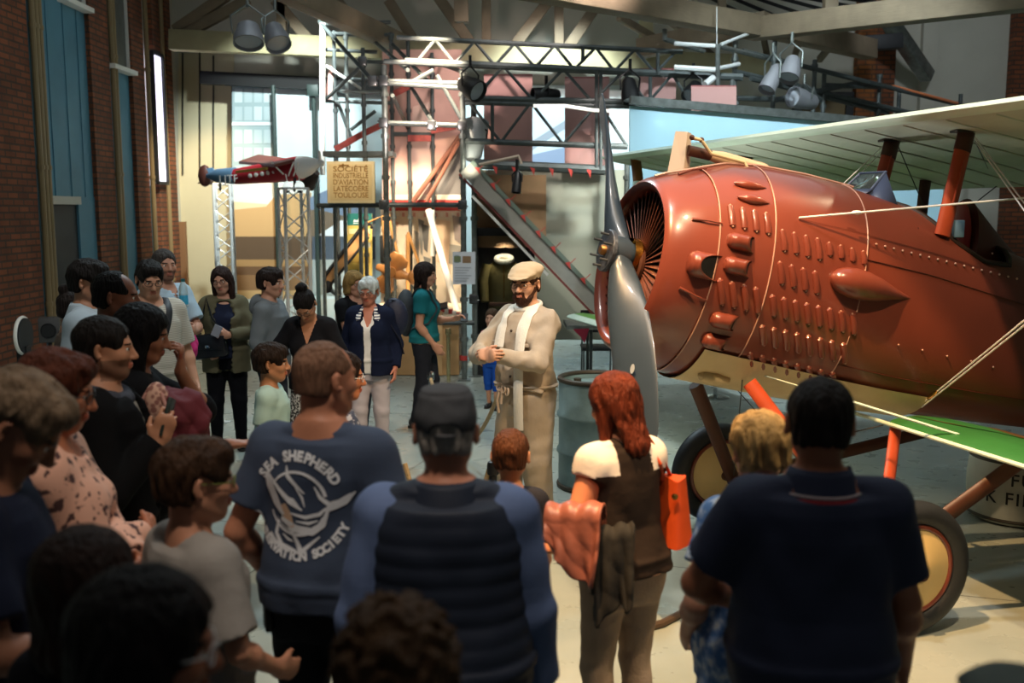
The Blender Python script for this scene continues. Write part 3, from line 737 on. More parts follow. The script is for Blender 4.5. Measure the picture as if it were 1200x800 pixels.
# ---------------------------------------------------------------- lattice columns
def truss_column(px, Y, w, ztop, rz, label):
    c = W(px, 247, Y); c.z = 0
    t = empty('truss_column', c, label, 'truss', 'aluminium lattice columns', rz=rz)
    Rm = Matrix.Rotation(rz, 3, 'Z'); h = w / 2
    P = lambda x, y, z: c + Rm @ Vector((x * h, y * h, z))
    for x, y in ((-1, -1), (1, -1), (1, 1), (-1, 1)): MB().tube([P(x, y, .02), P(x, y, ztop)], .024, 8).build('chord', M_ALU, t)
    cs = [(-1, -1), (1, -1), (1, 1), (-1, 1)]; mb = MB(); n = int(ztop / (w * .8)); dz = ztop / n
    for f in range(4):
        a, b = cs[f], cs[(f + 1) % 4]
        for i in range(n):
            p, q = (a, b) if i % 2 else (b, a)
            mb.tube([P(*p, i * dz), P(*q, (i + 1) * dz)], .010, 6)
        mb.tube([P(*a, ztop), P(*b, ztop)], .016, 6)
    mb.build('lattice', M_ALU, t)
    MB().box(c + Vector((0, 0, .01)), (w * .9, w * .9, .01), Rm).build('base_plate', M_ALU, t)
    return t
truss_column(344, 13.6, .32, 2.42, .5, 'silver lattice column with two small lamps on top')
truss_column(262, 15.3, .24, 2.52, .15, 'silver lattice column under the tail of the red model plane')
for px, lb in ((337, 'left'), (351, 'right')):
    p = W(px, 218, 13.6); l = empty('globe_lamp', p - Vector((0, 0, .09)), 'small round white lamp on the lattice column, the %s one of two' % lb, 'lamp', 'lamps on the lattice column')
    MB().ball(p, .065, 16).build('globe', mat('globe_glow', '#EAF2EE', rough=.2, emis='#EAF6F0', estr=.8), l)
    MB().tube([p - Vector((0, 0, .09)), p - Vector((0, 0, .05))], .03, 10).build('lamp_base', M_BLK, l)
    MB().tube([p + Vector((0, -.01, .05)), p + Vector((-.02 if px == 337 else .0, -.01, .16))], .008, 6).build('lamp_stem', M_WHITE, l)
# ---------------------------------------------------------------- red model plane on the columns
mp_ = empty('model_airplane', W(300, 222, 14.2), 'red and blue model aeroplane with white nose mounted on lattice columns', 'airplane')
def line_loft(pts, rs, m, name, parent, n=16, ry=None): return MB().tube(pts, rs, n, ry=ry).build(name, m, parent)
Ym = 14.3
MR, MBl, MWt, MBr = mat('model_red', '#B02A34', rough=.4), mat('model_blue', '#6E93B4', rough=.4), mat('model_white', '#E6E4E0', rough=.4), mat('model_brown', '#6B3A30', rough=.5)
MB().tube([W(276, 207, Ym), W(300, 204, Ym - .1), W(330, 200, Ym - .2), W(352, 197, Ym - .3)], [.10, .14, .17, .17], 18, ry=[.11, .13, .16, .17]).build('fuselage', MR, mp_)
MB().tube([W(243, 206, Ym + .2), W(255, 206, Ym + .1), W(276, 206, Ym)], [.03, .10, .12], 16).build('tail_section', MBl, mp_)
MB().tube([W(352, 196, Ym - .3), W(362, 194, Ym - .36), W(374, 191, Ym - .4)], [.16, .13, .05], 18).build('nose_cone', MWt, mp_)
MB().ball(W(376, 191, Ym - .4), .05, 12).tube([W(374, 177, Ym - .45), W(377, 205, Ym - .38)], .02, 8).build('propeller', MWt, mp_)
a_, b_, c_, d_ = W(280, 192, Ym + .6), W(303, 184, Ym + .7), W(345, 190, Ym - .5), W(322, 196, Ym - .7)
MB().prism([a_, b_, c_, d_], (0, 0, .04)).build('wing', MBr, mp_)
MB().prism([W(276, 200, Ym - .3), W(312, 196, Ym - .7), W(312, 199, Ym - .7), W(276, 203, Ym - .3)], (0, .1, .01)).build('wing_flap', mat('model_yellow', '#C9A24A', rough=.5), mp_)
MB().prism([W(236, 212, Ym + .2), W(240, 198, Ym + .2), W(248, 196, Ym + .2), W(258, 206, Ym + .2)], (0, .04, 0)).build('tail_fin', MBl, mp_)
MB().ball(W(240, 206, Ym + .25), (.10, .08, .16), 12).build('tail_cap', MBr, mp_)
MB().prism([W(231, 215, Ym + .3), W(238, 209, Ym + .3), W(245, 211, Ym + .3), W(242, 216, Ym + .3)], (0, .25, 0)).build('tail_plane', MBr, mp_)
mb = MB()
for i in range(6): mb.ball(W(293 + 7 * i, 206 - 1.2 * i, Ym - .26 - .02 * i), (.032, .012, .032), 8)
mb.build('cabin_windows', MWt, mp_)
for a_, b_ in (((318, 190), (332, 204)), ((344, 190), (338, 206)), ((350, 190), (344, 206))): MB().tube([W(*a_, Ym - .6), W(*b_, Ym - .45)], .012, 6).build('wing_strut', MWt, mp_)
MB().tube([W(354, 207, Ym), W(362, 211, Ym), W(371, 202, Ym - .1)], [.09, .16, .05], 14).build('engine', mat('model_engine', '#241C1A', rough=.6), mp_)
MB().tube([W(258, 212, Ym + .1), W(258, 222, Ym + .5)], .02, 8).tube([W(346, 206, Ym - .3), W(345, 223, Ym - .7)], .02, 8).build('mount', M_TUBED, mp_)
vs, fs = text_mesh('LJTP', .16, .002); 
MB().add([W(268, 210, Ym - .13) + Vector((v.x * .95, -.001 + v.z, v.y + v.x * .05)) for v in vs], fs).build('lettering', MWt, mp_, smooth=False)

# ---------------------------------------------------------------- scaffold
def segs(parent, L, nm, r=.028, m=M_TUBE):
    for a, b in L: MB().tube([W(*a), W(*b)], r, 8).build(nm, m, parent)
def ground(px, Y): v = W(px, 247, Y); v.z = 0; return v
def upright(parent, px, ytop, Y, r=.03, m=M_TUBE, zb=0.0):
    a = W(px, ytop, Y); mb = MB().tube([a, Vector((a.x, a.y, zb))], r, 10)
    for z in np.arange(.5, a.z, .5): mb.tube([Vector((a.x, a.y, z)), Vector((a.x, a.y, z + .05))], r * 1.45, 10)
    if zb == 0: mb.box(Vector((a.x, a.y, .008)), (.08, .08, .008))
    return mb.build('upright', m, parent)
Yf, Yr = 12.4, 14.4
sca = empty('scaffold_tower', ground(480, 13.2), 'grey tubular scaffold tower with the cream sign hanging on it', 'scaffold')
for px, t_, Y in ((450, 76, Yf), (542, 84, Yf), (555, 96, Yf + .3)): upright(sca, px, t_, Y, .036)
for px, t_, Y in ((391, 36, Yr), (405, 38, Yr), (425, 56, Yr - .8), (506, 62, Yr), (458, 38, Yr), (478, 48, Yr)): upright(sca, px, t_, Y, .027, M_TUBED if px != 405 else M_TUBE)
segs(sca, [((375, 28, Yr), (458, 26, Yr)), ((386, 39, Yr), (462, 41, Yr)), ((378, 58, Yr), (442, 61, Yr)), ((420, 72, Yr), (506, 74, Yr)), ((400, 107, Yr), (450, 108, Yf)), ((406, 92, Yr), (440, 94, Yr)), ((378, 118, Yr), (460, 121, Yr))], 'ledger', .026, M_TUBED)
segs(sca, [((450, 95, Yf), (545, 98, Yf)), ((450, 144, Yf), (545, 147, Yf)), ((460, 157, Yr), (508, 158, Yr)), ((450, 240, Yf), (540, 240, Yf)), ((450, 72, Yf), (545, 76, Yf)), ((372, 241, Yf + .5), (450, 240, Yf)), ((506, 378, Yf), (556, 378, Yf)), ((540, 200, Yf), (560, 197, Yf + .3))], 'ledger', .032, M_TUBED)
segs(sca, [((374, 25, Yr), (437, 95, Yf)), ((381, 117, Yr), (425, 76, Yr - .8)), ((393, 112, Yr), (411, 160, Yr)), ((440, 50, Yr), (478, 82, Yf)), ((460, 52, Yr), (506, 100, Yf)), ((478, 95, Yr), (506, 142, Yf)), ((512, 88, Yf), (541, 140, Yf)), ((460, 112, Yf), (478, 150, Yr)), ((411, 152, Yr), (440, 130, Yr)), ((508, 82, Yf), (475, 100, Yf)), ((545, 85, Yf), (518, 76, Yr))], 'brace', .026, M_TUBED)
for px in (378, 392, 404, 422): MB().tube([W(px, 241, Yf + .5 - (px - 372) * .006), Vector((W(px, 241, Yf + .5 - (px - 372) * .006).x, Yf + .5 - (px - 372) * .006, 0))], .024, 8).build('barrier_bar', M_TUBE, sca)
for px, py, Y in ((450, 95, Yf), (450, 144, Yf), (450, 240, Yf), (542, 98, Yf), (542, 147, Yf), (506, 74, Yr), (425, 72, Yr - .8), (437, 95, Yf), (555, 350, Yf + .3), (542, 240, Yf), (506, 147, Yf)):
    p = W(px, py, Y); MB().box(p + Vector((0, -.02, 0)), (.055, .05, .06), bev=.012).tube([p + Vector((-.07, -.05, .02)), p + Vector((.07, -.05, -.02))], .012, 6).build('coupler', M_STEEL, sca)
MB().tube([W(378, 27, Yr - .1), W(378, 205, Yr - .1)], .04, 10).build('white_pole', M_WHITE, sca)
MB().tube([W(379, 75, Yr), W(425, 105, Yr - .5)], .02, 8).build('white_pole', M_WHITE, sca)
MB().box(W(422, 181, Yf + .25), (.43, .2, .03)).build('deck_board', M_TUBED, sca)
MB().tube([Vector((W(543, 406, Yf).x, Yf, W(543, 422, Yf).z)), Vector((W(543, 406, Yf).x, Yf, W(543, 422, Yf).z + .06))], .05, 12).build('red_clamp', M_REDM, sca)
MB().prism([W(380, 112, Yr), W(388, 118, Yr), W(391, 80, Yr), W(387, 76, Yr)], (0, .02, 0)).build('hanging_cloth', mat('cloth_salmon', '#D8A79C', rough=.8), sca)
# ---------------------------------------------------------------- lattice bridge
br_ = empty('lattice_bridge', Vector((W(640, 170, 12.4).x, 12.4, W(640, 170, 12.4).z)), 'long grey lattice truss bridge running from scaffold tower behind the propeller', 'truss')
def ch(y0, sl, x0, x1, r): MB().tube([W(x0, y0, Yf), W(x1, y0 + sl * (x1 - x0), Yf)], r, 8).build('chord', M_TUBED, br_)
ch(44, .050, 465, 800, .03); ch(72, .047, 475, 870, .045); ch(97, .07, 450, 545, .03); ch(115, .022, 545, 865, .035); ch(120, .025, 545, 850, .03); ch(165, .036, 545, 735, .036); ch(192, .048, 556, 715, .06)
def zig(tops, bots, yt, yb, nm='lacing'):
    pts = sorted([(x, yt(x)) for x in tops] + [(x, yb(x)) for x in bots])
    for a, b in zip(pts[:-1], pts[1:]): MB().tube([W(a[0], a[1], Yf), W(b[0], b[1], Yf)], .02, 6).build(nm, M_TUBED, br_)
zig([510, 556, 603, 650, 698, 744, 792], [488, 533, 580, 627, 673, 720, 768], lambda x: 44 + .05 * (x - 465), lambda x: 72 + .047 * (x - 475))
zig([590, 660, 730, 788], [555, 625, 694, 759, 810], lambda x: 76 + .047 * (x - 555), lambda x: 116 + .022 * (x - 545))
zig([550, 622, 701], [587, 660, 735], lambda x: 120, lambda x: 165 + .036 * (x - 545))
for px, y0, y1 in ((577, 122, 165), (699, 83, 196), (704, 83, 200), (683, 55, 72), (740, 120, 172), (771, 62, 88), (762, 90, 118)): MB().tube([W(px, y0, Yf - .04), W(px, y1, Yf - .04)], .022, 8).build('post', M_TUBED, br_)
upright(br_, 735, 180, Yf, .035); upright(br_, 862, 44, Yf + .6, .034); upright(br_, 858, 90, Yf, .03)
# right-hand railing scaffold
rs_ = empty('scaffold_railing', ground(1000, 14), 'dark sloping scaffold railing behind the upper wing', 'scaffold')
for px, t_, Y in ((955, 70, 13.6), (966, 84, 13.8), (1031, 90, 14.6), (1126, 110, 15.6), (1054, 105, 15.0), (908, 48, 13.0)): upright(rs_, px, t_, Y, .03, M_TUBED)
segs(rs_, [((870, 60, 12.8), (1142, 127, 15.8)), ((862, 84, 12.8), (1100, 140, 15.4)), ((905, 118, 13), (1010, 96, 14.4)), ((880, 92, 12.9), (1040, 132, 14.8)), ((862, 115, 12.9), (960, 118, 13.7)), ((920, 92, 13.2), (962, 116, 13.7)), ((966, 100, 13.8), (1031, 102, 14.6)), ((1031, 125, 14.6), (1090, 138, 15.3))], 'rail', .034, M_TUBED)
MB().tube([W(1047, 101, 14.6), W(1122, 121, 15.4)], .022, 8).build('orange_rail', mat('rail_orange', '#D07A50', rough=.4), rs_)
# hanging light frame
lf = empty('hanging_rig', W(840, 95, 12.2), 'small hanging rig of pale tubes above the blue billboard', 'rig')
for a_, b_, r in (((840, 8, 12.2), (840, 55, 12.2), .006), ((841, 52, 12.2), (841, 100, 12.2), .03), ((790, 79, 12.2), (838, 82, 12.2), .035), ((842, 80, 12.2), (866, 75, 12.6), .025), ((790, 51, 12.2), (838, 54, 12.2), .026), ((842, 54, 12.2), (905, 70, 13.2), .03), ((826, 99, 12.0), (836, 91, 12.1), .04), ((779, 34, 12.2), (779, 47, 12.2), .03), ((779, 46, 12.2), (825, 60, 12.6), .03), ((845, 52, 12.2), (885, 36, 13.0), .02)):
    MB().tube([W(*a_), W(*b_)], r, 8).build('tube', M_ALU if r != .03 else M_TUBE, lf)
# pink banners behind the lattice
for i, (a_, b_, c_, d_, lb) in enumerate(((567, 87, 624, 197, 'wide pink banner next to the black scaffold lamp'), (662, 90, 714, 199, 'pink banner partly behind the upper propeller blade'), (750, 80, 792, 121, 'short pink banner behind the lattice, left of the hanging rig'), (810, 100, 863, 130, 'small pinkish panel standing on the blue billboard'))):
    Y = 13.0 if i < 3 else 11.9
    picture('hanging_banner', Y, a_, b_, c_, d_, M_PINK, [(fl('9A5A58'), rect(a_, b_, c_, b_ + 1.6))], lb, 'banner', .02, 'pink banners')
# blue billboard
M_SKYB = mat('billboard_blue', '#A9CFDF', rough=.6, noise=.05, nscale=.8)
p0, p1 = W(738, 124, 11.3), W(1105, 152, 12.1); p0b, p1b = W(738, 262, 11.3), W(1105, 262, 12.1)
bb = empty('billboard', (p0.x, 11.3, 0), 'large pale blue panel with grey top frame behind the wing', 'billboard')
MB().prism([p0, p1, p1b, p0b], (0, .06, 0)).build('panel', M_SKYB, bb)
MB().bar(p0 + Vector((0, -.03, .06)), p1 + Vector((0, -.03, .02)), .06, .09).build('top_frame', M_TUBE, bb)
for p in (p0b, p0b.lerp(p1b, .5), p1b): MB().tube([Vector((p.x + .05, p.y + .08, p.z + .2)), Vector((p.x + .05, p.y + .08, 0))], .03, 8).build('leg', M_TUBED, bb)
# grey wall panel, rail, stair
gp = picture('partition_panel', 13.3, 555, 199, 760, 398, mat('partition_grey', '#A8A898', rough=.85, noise=.06, nscale=1.0), [], 'plain grey-beige partition panel behind the sloping ramp', 'partition', .06)
st = empty('ramp', ground(640, 12.5), 'sloping grey ramp with red triangle marks descending behind the man in cap', 'ramp')
a_, b_ = W(548, 196, 12.6), W(712, 368, 12.6)
MB().bar(a_, b_, .5, .22, up=(1, 0, 1)).build('stringer', mat('ramp_grey', '#85827A', rough=.6, noise=.1), st)
d_ = (b_ - a_).normalized(); nr = Vector((-d_.z, 0, d_.x)); nr = nr if nr.z > 0 else -nr; L = (b_ - a_).length
MB().bar(a_ + nr * .085 + Vector((0, -.26, 0)), b_ + nr * .085 + Vector((0, -.26, 0)), .012, .05, up=nr).build('edge_strip', mat('ramp_green', '#5E6A60', rough=.6), st)
for i in range(9):
    c_ = a_ + d_ * (L * (.05 + .105 * i)) + Vector((0, -.262, 0)); MB().prism([c_ - d_ * .05 + nr * .06, c_ + d_ * .06 + nr * .05, c_ + nr * .11 - d_ * .02], (0, -.008, 0)).build('red_mark', M_REDM, st)
    MB().tube([c_ + nr * .1, c_ + nr * .19], .005, 6).build('red_pin', M_REDM, st)
MB().bar(a_ - nr * .2 + d_ * .3 + Vector((0, -.2, 0)), b_ - nr * .2 - d_ * .9 + Vector((0, -.2, 0)), .02, .035, up=nr).build('white_edge', M_WHITE, st)
MB().bar(a_ - nr * .13 + Vector((0, -.24, 0)), b_ - nr * .13 + Vector((0, -.24, 0)), .02, .03, up=nr).build('dark_edge', mat('ramp_red_dark', '#6A302C', rough=.6), st)
for i in range(7): c_ = W(580 + 22 * i, 196 + i * .8, 12.3); MB().prism([c_ + Vector((-.03, 0, .02)), c_ + Vector((.03, 0, .0)), c_ + Vector((.02, 0, -.09))], (0, -.01, 0)).build('red_mark', M_REDM, br_)
picture('brown_partition', 12.95, 556, 205, 640, 290, mat('partition_brown', '#8A6A4C', rough=.8, noise=.06), [], 'brown partition above the glass display case', 'partition', .05)
# display case with flying jacket
dc = empty('display_case', ground(590, 12.9), 'dark glass display case holding an olive flying jacket', 'display case')
x0, x1 = W(557, 350, 12.75).x, W(624, 350, 12.75).x; zt = W(590, 268, 12.75).z; yf_, yk = 12.72, 13.25
mb = MB(); mb.box(((x0 + x1) / 2, yk, zt / 2), ((x1 - x0) / 2, .02, zt / 2)); mb.box(((x0 + x1) / 2, (yf_ + yk) / 2, .12), ((x1 - x0) / 2, (yk - yf_) / 2, .12)); mb.box(((x0 + x1) / 2, (yf_ + yk) / 2, zt - .04), ((x1 - x0) / 2, (yk - yf_) / 2, .05))
for x in (x0, x1): mb.box((x, (yf_ + yk) / 2, zt / 2), (.025, (yk - yf_) / 2, zt / 2))
mb.build('cabinet', mat('case_black', '#17181A', rough=.4), dc)
MB().box(((x0 + x1) / 2, yf_, zt / 2 + .1), ((x1 - x0) / 2 - .02, .004, zt / 2 - .14)).build('glass', mat('case_glass', '#E8EEF0', rough=.02, trans=1, ior=1.15), dc)
jk = empty('flying_jacket', Vector(((x0 + x1) / 2 + .0, 13.0, .24)), 'olive flying jacket with white fur collar on a dummy behind glass', 'jacket')
jc = Vector(((x0 + x1) / 2, 13.0, 0)); M_OL = mat('jacket_olive', '#5F5228', rough=.7, noise=.2, nscale=8, bump=.3, bscale=12)
MB().tube([jc + Vector((0, 0, z)) for z in (.85, .95, 1.1, 1.25, 1.38, 1.46, 1.5)], [.2, .21, .22, .235, .23, .15, .09], 20, ry=[.13, .14, .14, .145, .13, .1, .07], up=(0, 1, 0)).build('jacket_body', M_OL, jk)
for s in (-1, 1): MB().tube([jc + Vector((s * .2, 0, 1.42)), jc + Vector((s * .27, -.03, 1.2)), jc + Vector((s * .25, -.10, .95))], [.085, .075, .055], 14).build('sleeve', M_OL, jk)
MB().torus(jc + Vector((0, -.03, 1.5)), .10, .035, (0, -.35, 1), 24, 10).build('fur_collar', mat('fur_white', '#E2D9C6', rough=.95, bump=.8, bscale=60), jk)
MB().tube([jc + Vector((0, -.145, 1.44)), jc + Vector((0, -.148, 1.0))], .008, 6).build('zip', M_BRASS, jk)
MB().box(jc + Vector((0, -.12, .92)), (.19, .03, .025), bev=.01).build('belt', M_STRUTD, jk)
MB().tube([jc + Vector((0, 0, .24)), jc + Vector((0, 0, .86))], .03, 10).build('stand', M_DARK, jk)
for s in (-1, 1): MB().tube([jc + Vector((s * .1, 0, .85)), jc + Vector((s * .11, -.02, .26))], [.11, .09], 14).build('trouser_leg', mat('trouser_case', '#4A3A2E', rough=.8), jk)
# notice on the scaffold
lines = [(fl('8A9CA0'), rect(533, 299, 538, 308)), (fl('6E7858'), rect(532, 300, 540, 307)), (fl('8A6E52'), rect(542, 300, 552, 308))] + [(fl('A2A8B0'), rect(533, 313 + 3.1 * i, 552 - (i % 3) * 2.5, 314 + 3.1 * i)) for i in range(6)]
picture('notice_board', 12.34, 530.5, 295, 557, 333, fl('C9CDD4'), lines, 'pale information notice fixed to the scaffold uprights', 'sign', .012)
# cream sign
sg = empty('hanging_sign', W(412, 238, 12.2), 'cream hanging sign with engraved brown lettering', 'sign')
a_, b_ = W(383, 189, 12.2), W(440, 238, 12.2); c_ = (a_ + b_) / 2
MB().box(c_, ((b_.x - a_.x) / 2, .03, (a_.z - b_.z) / 2), bev=.008).build('board', mat('sign_cream', '#E6CE9C', rough=.6, noise=.05), sg)
MB().box(c_ + Vector((0, -.026, 0)), ((b_.x - a_.x) / 2 - .035, .008, (a_.z - b_.z) / 2 - .035), bev=.004).build('face', mat('sign_face', '#E0C48C', rough=.6, noise=.06, nscale=8), sg)
M_SIGN = mat('sign_letters', '#A07438', rough=.6)
for i, tx in enumerate(('SOCI\u00c9T\u00c9', 'INDUSTRIELLE', "D'AVIATION", 'LAT\u00c9CO\u00c8RE', 'TOULOUSE')):
    vs, fs = text_mesh(tx, .088, .002, .001, 1.0); wd = max(v.x for v in vs) - min(v.x for v in vs); sc = .42 / wd
    MB().add([c_ + Vector((v.x * sc, -.036 + v.z, .155 - .078 * i + v.y * 1.0)) for v in vs], fs).build('lettering', M_SIGN, sg, smooth=False)
MB().box(c_ + Vector((-.08, -.036, .20)), (.06, .003, .008)).box(c_ + Vector((-.09, -.036, .195)), (.012, .003, .025)).build('plane_emblem', M_SIGN, sg)
for s in (-1, 1): MB().tube([c_ + Vector((s * .2, 0, .25)), c_ + Vector((s * .2, 0, .36))], .008, 6).build('hanger', M_TUBED, sg)
# ---------------------------------------------------------------- exhibit inside the tower
M_CANV = mat('exhibit_canvas', '#C69C90', rough=.85, noise=.05)
def trap(*p): return list(p)
pol = [(fl('C59C90'), trap((460, 60), (505, 60), (505, 118), (460, 110))), (fl('B4B0AE'), rect(425, 150, 448, 180)), (fl('D8B6A8'), trap((484, 125), (508, 118), (508, 240), (478, 240))), (fl('CDA08C'), trap((510, 165), (535, 158), (512, 238), (500, 238))), (fl('6E6A66'), trap((535, 165), (541, 160), (541, 232), (505, 232))),
       (fl('E2CDB8'), rect(450, 228, 541, 234)), (fl('B34038'), rect(450, 234, 541, 240))]
picture('exhibit_backdrop', 14.46, 448, 58, 541, 242, M_CANV, pol, 'pink canvas backdrop with sail shapes at the top of the exhibit', 'backdrop', .02)
low = [(fl('C0403A'), rect(456, 242, 541, 247)), (fl('E6D2BC'), rect(452, 247, 541, 255))]
for i in range(14): low.append((fl('D89A8A') if i % 2 else fl('EADCCB'), rect(452 + i * 6.4, 249, 455 + i * 6.4, 254)))
for (a, b, c, d, h) in ((490, 256, 497, 300, '8A8680'), (494, 262, 503, 296, '6A6864'), (486, 270, 492, 310, 'A8A098'), (496, 300, 505, 318, '8E8A84'), (530, 252, 541, 285, 'A09088'), (522, 285, 540, 312, '9A9488'), (508, 256, 528, 310, 'EBC9A6'), (458, 252, 482, 300, 'E8D2B8'), (461, 258, 468, 266, 'D8A68C')): low.append((fl(h), [(a, b), (c, b + 3), (c - 2, d), (a + 3, d - 4)]))
picture('exhibit_backdrop', 14.9, 446, 241, 541, 415, mat('exhibit_cream', '#EAD8BE', rough=.8, noise=.05), low, 'bright cream backdrop with collage of old photographs under a red fringe', 'backdrop', .02)
ex = empty('mast_frame', ground(490, 14.5), 'leaning wooden masts and spars inside the scaffold tower', 'frame')
for a_, b_, r in (((455, 195, 14.6), (480, 90, 14.6), .025), ((475, 232, 14.5), (506, 160, 14.5), .03), ((484, 236, 14.3), (540, 158, 14.3), .035), ((500, 236, 14.2), (538, 166, 14.2), .03), ((452, 205, 14.6), (470, 140, 14.6), .03), ((462, 238, 14.5), (482, 180, 14.5), .025)):
    MB().tube([W(*a_), W(*b_)], r, 8).build('spar', mat('spar_wood', '#8E5A46', rough=.6, noise=.15), ex)
for a_, b_ in (((393, 175, 14.2), (425, 157, 14.2)), ((425, 157, 14.2), (448, 146, 14.2)), ((462, 110, 14.2), (485, 98, 14.2)), ((478, 162, 14.3), (505, 162, 14.3)), ((505, 153, 14.3), (534, 148, 14.3))):
    MB().bar(W(*a_), W(*b_), .03, .085).build('red_lattice', mat('lattice_red', '#A8483F', rough=.6, noise=.2, nscale=20), ex)
for a_, b_, r, m in (((502, 246, 14.0), (536, 366, 13.4), .045, M_WHITE), ((507, 246, 14.0), (507, 300, 14.0), .03, M_WHITE), ((478, 275, 14.2), (478, 345, 14.2), .03, M_PINE), ((454, 248, 14.4), (466, 300, 14.4), .025, M_PINE), ((478, 272, 14.2), (492, 312, 14.2), .02, M_PINE)):
    MB().tube([W(*a_), W(*b_)], r, 8).build('pole', m, ex)
MB().tube([W(428, 262, 14.0), W(448, 253, 14.0), W(452, 300, 14.0)], .02, 8).build('pole', M_PINE, ex)
# yellow aileron board and info panel
yb = empty('wooden_board', ground(405, 13.8), 'pale wooden wing board with black edges leaning behind the barrier bars', 'board')
MB().prism([W(379, 325, 13.6), W(385, 336, 13.6), W(434, 275, 13.9), W(424, 266, 13.9)], (0, .06, 0)).build('panel', M_PINE, yb)
MB().tube([W(379, 325, 13.58), W(424, 266, 13.88), W(434, 262, 13.9), W(436, 268, 13.9)], .025, 8).build('edge', M_DARK, yb)
MB().tube([W(385, 337, 13.58), W(432, 278, 13.88)], .02, 8).build('edge', M_DARK, yb)
MB().ball(W(384, 336, 13.55), (.07, .05, .09), 10).build('foot_clamp', M_DARK, yb)
MB().tube([W(386, 338, 13.6), W(402, 352, 13.4)], .03, 8).build('foot_bar', M_TUBE, yb)
picture('info_panel', 14.3, 407, 250, 436, 330, fl('D0B860'), [(fl('1F6E6A'), rect(407, 250, 436, 264)), (fl('DDEEEE'), [(414, 260), (424, 260), (424, 258), (421, 254), (419, 258), (415, 257)]), (fl('DDEEEE'), rect(414, 261, 424, 262)), (fl('E6DCA8'), rect(409, 268, 434, 274)), (fl('C8D0C8'), rect(411, 284, 434, 290)), (fl('B89A48'), rect(409, 296, 434, 308)), (fl('3A3428'), rect(409, 316, 420, 322))], 'teal and yellow information panel behind the barrier bars', 'sign', .03)
# wooden propeller exhibit
wp = empty('wooden_propeller', W(458, 352, 13.6), 'orange wooden four-bladed propeller displayed inside the tower', 'propeller')
hc = W(459, 318, 13.6)
for (ex_, ey_, l_) in ((471, 299, 1), (446, 342, 1), (484, 326, 1), (441, 312, 1)):
    e = W(ex_, ey_, 13.5 if ex_ > 459 else 13.7); MB().tube([hc, hc.lerp(e, .3), hc.lerp(e, .65), hc.lerp(e, .92), e], [.04, .09, .15 if ex_ in (471, 446) else .05, .12 if ex_ in (471, 446) else .05, .03], 14, ry=[.04, .035, .03, .02, .01], up=(0, -1, .2)).build('blade', M_WOOD, wp)
MB().tube([hc + Vector((0, .1, 0)), hc + Vector((0, -.14, 0))], .07, 16).build('hub', M_WOOD, wp)
MB().ball(W(484, 325, 13.45), (.075, .04, .10), 12).build('blade_tip', M_WOOD, wp)
MB().tube([hc + Vector((0, .1, 0)), W(458, 352, 13.7), ground(458, 13.7)], .03, 8).build('stand', M_TUBED, wp)
MB().box(W(453, 292, 14.5), (.09, .06, .2), bev=.02).build('bracket', M_DARK, wp)
# plinth / platform
pf = empty('exhibit_platform', ground(480, 13.6), 'low white exhibit platform with wooden front and red and white edging', 'platform')
a_, b_ = W(440, 372, 13.9), W(541, 372, 12.9)
zt = W(520, 368, 12.9).z
MB().box(((a_.x + b_.x) / 2, 13.6, zt - .03), ((b_.x - a_.x) / 2, .9, .03)).build('top', mat('platform_cream', '#E2D2B4', rough=.6), pf)
MB().box(((a_.x + b_.x) / 2, 13.6, zt / 2 - .03), ((b_.x - a_.x) / 2 - .03, .85, zt / 2 - .04)).build('body', mat('platform_wood', '#B08A5C', rough=.6, noise=.1), pf)
for i in range(5): p = W(519 + 4.5 * i, 362 + 1.8 * i, 13.0); MB().box(p, (.028, .05, .04), bev=.004).build('edging_block', M_REDM if i % 2 == 0 else M_WHITE, pf)
sc_ = empty('screen_desk', ground(512, 12.6), 'slim dark tablet on a pale stand beside the woman in teal', 'tablet')
MB().box(W(512, 360, 12.75), (.14, .1, .012), Matrix.Rotation(R(-12), 3, 'Y') @ Matrix.Rotation(R(15), 3, 'X')).build('tablet', M_DARK, sc_); 
p = W(510, 364, 12.75); MB().box((p.x, p.y, p.z / 2), (.09, .06, p.z / 2 - .01), bev=.01).build('stand', mat('desk_sand', '#C8A070', rough=.6), sc_)
# ---------------------------------------------------------------- lamps
def par(px, py, Y, L, r, aim, m, label, yoke=True, parent_up=.25, group=None):
    c = W(px, py, Y); t = empty('stage_lamp', c, label, 'lamp', group)
    ax = (Vector(aim)).normalized()
    MB().lathe([(0, -L * .5), (r * .55, -L * .5), (r * .75, -L * .4), (r * .85, -L * .1), (r, L * .1), (r * 1.05, L * .5), (r * .95, L * .5), (r * .9, L * .35)], c, ax, 20).build('housing', m, t)
    MB().lathe([(0, L * .36), (r * .9, L * .36)], c, ax, 20).build('lens', mat('lens_glass', '#B8BEC8', rough=.15), t)
    mb = MB()
    sx = ax.cross(Vector((0, 0, 1))); sx = sx.normalized() if sx.length > .1 else Vector((1, 0, 0))
    mb.tube([c + sx * r * 1.05, c + sx * r * 1.15 + Vector((0, 0, parent_up * .6)), c + Vector((0, 0, parent_up)), c - sx * r * 1.15 + Vector((0, 0, parent_up * .6)), c - sx * r * 1.05], .012, 6)
    mb.tube([c + Vector((0, 0, parent_up)), c + Vector((0, 0, parent_up + .12))], .02, 8); mb.build('yoke', M_BLK if m is not M_GREY else M_TUBE, t)
    return t
par(291, 40, 12.0, .25, .17, (.1, -.4, -.9), M_GREY, 'round grey ceiling lamp, the left of the two hung above the mural', parent_up=.34)
par(323, 42, 12.35, .30, .15, (.35, -.5, -.8), M_GREY, 'grey angled ceiling lamp with black yoke, right of the round one', parent_up=.3)
par(551, 102, 12.2, .3, .13, (.6, -.5, -.4), M_BLK, 'black stage lamp on the upright left of the wide pink banner')
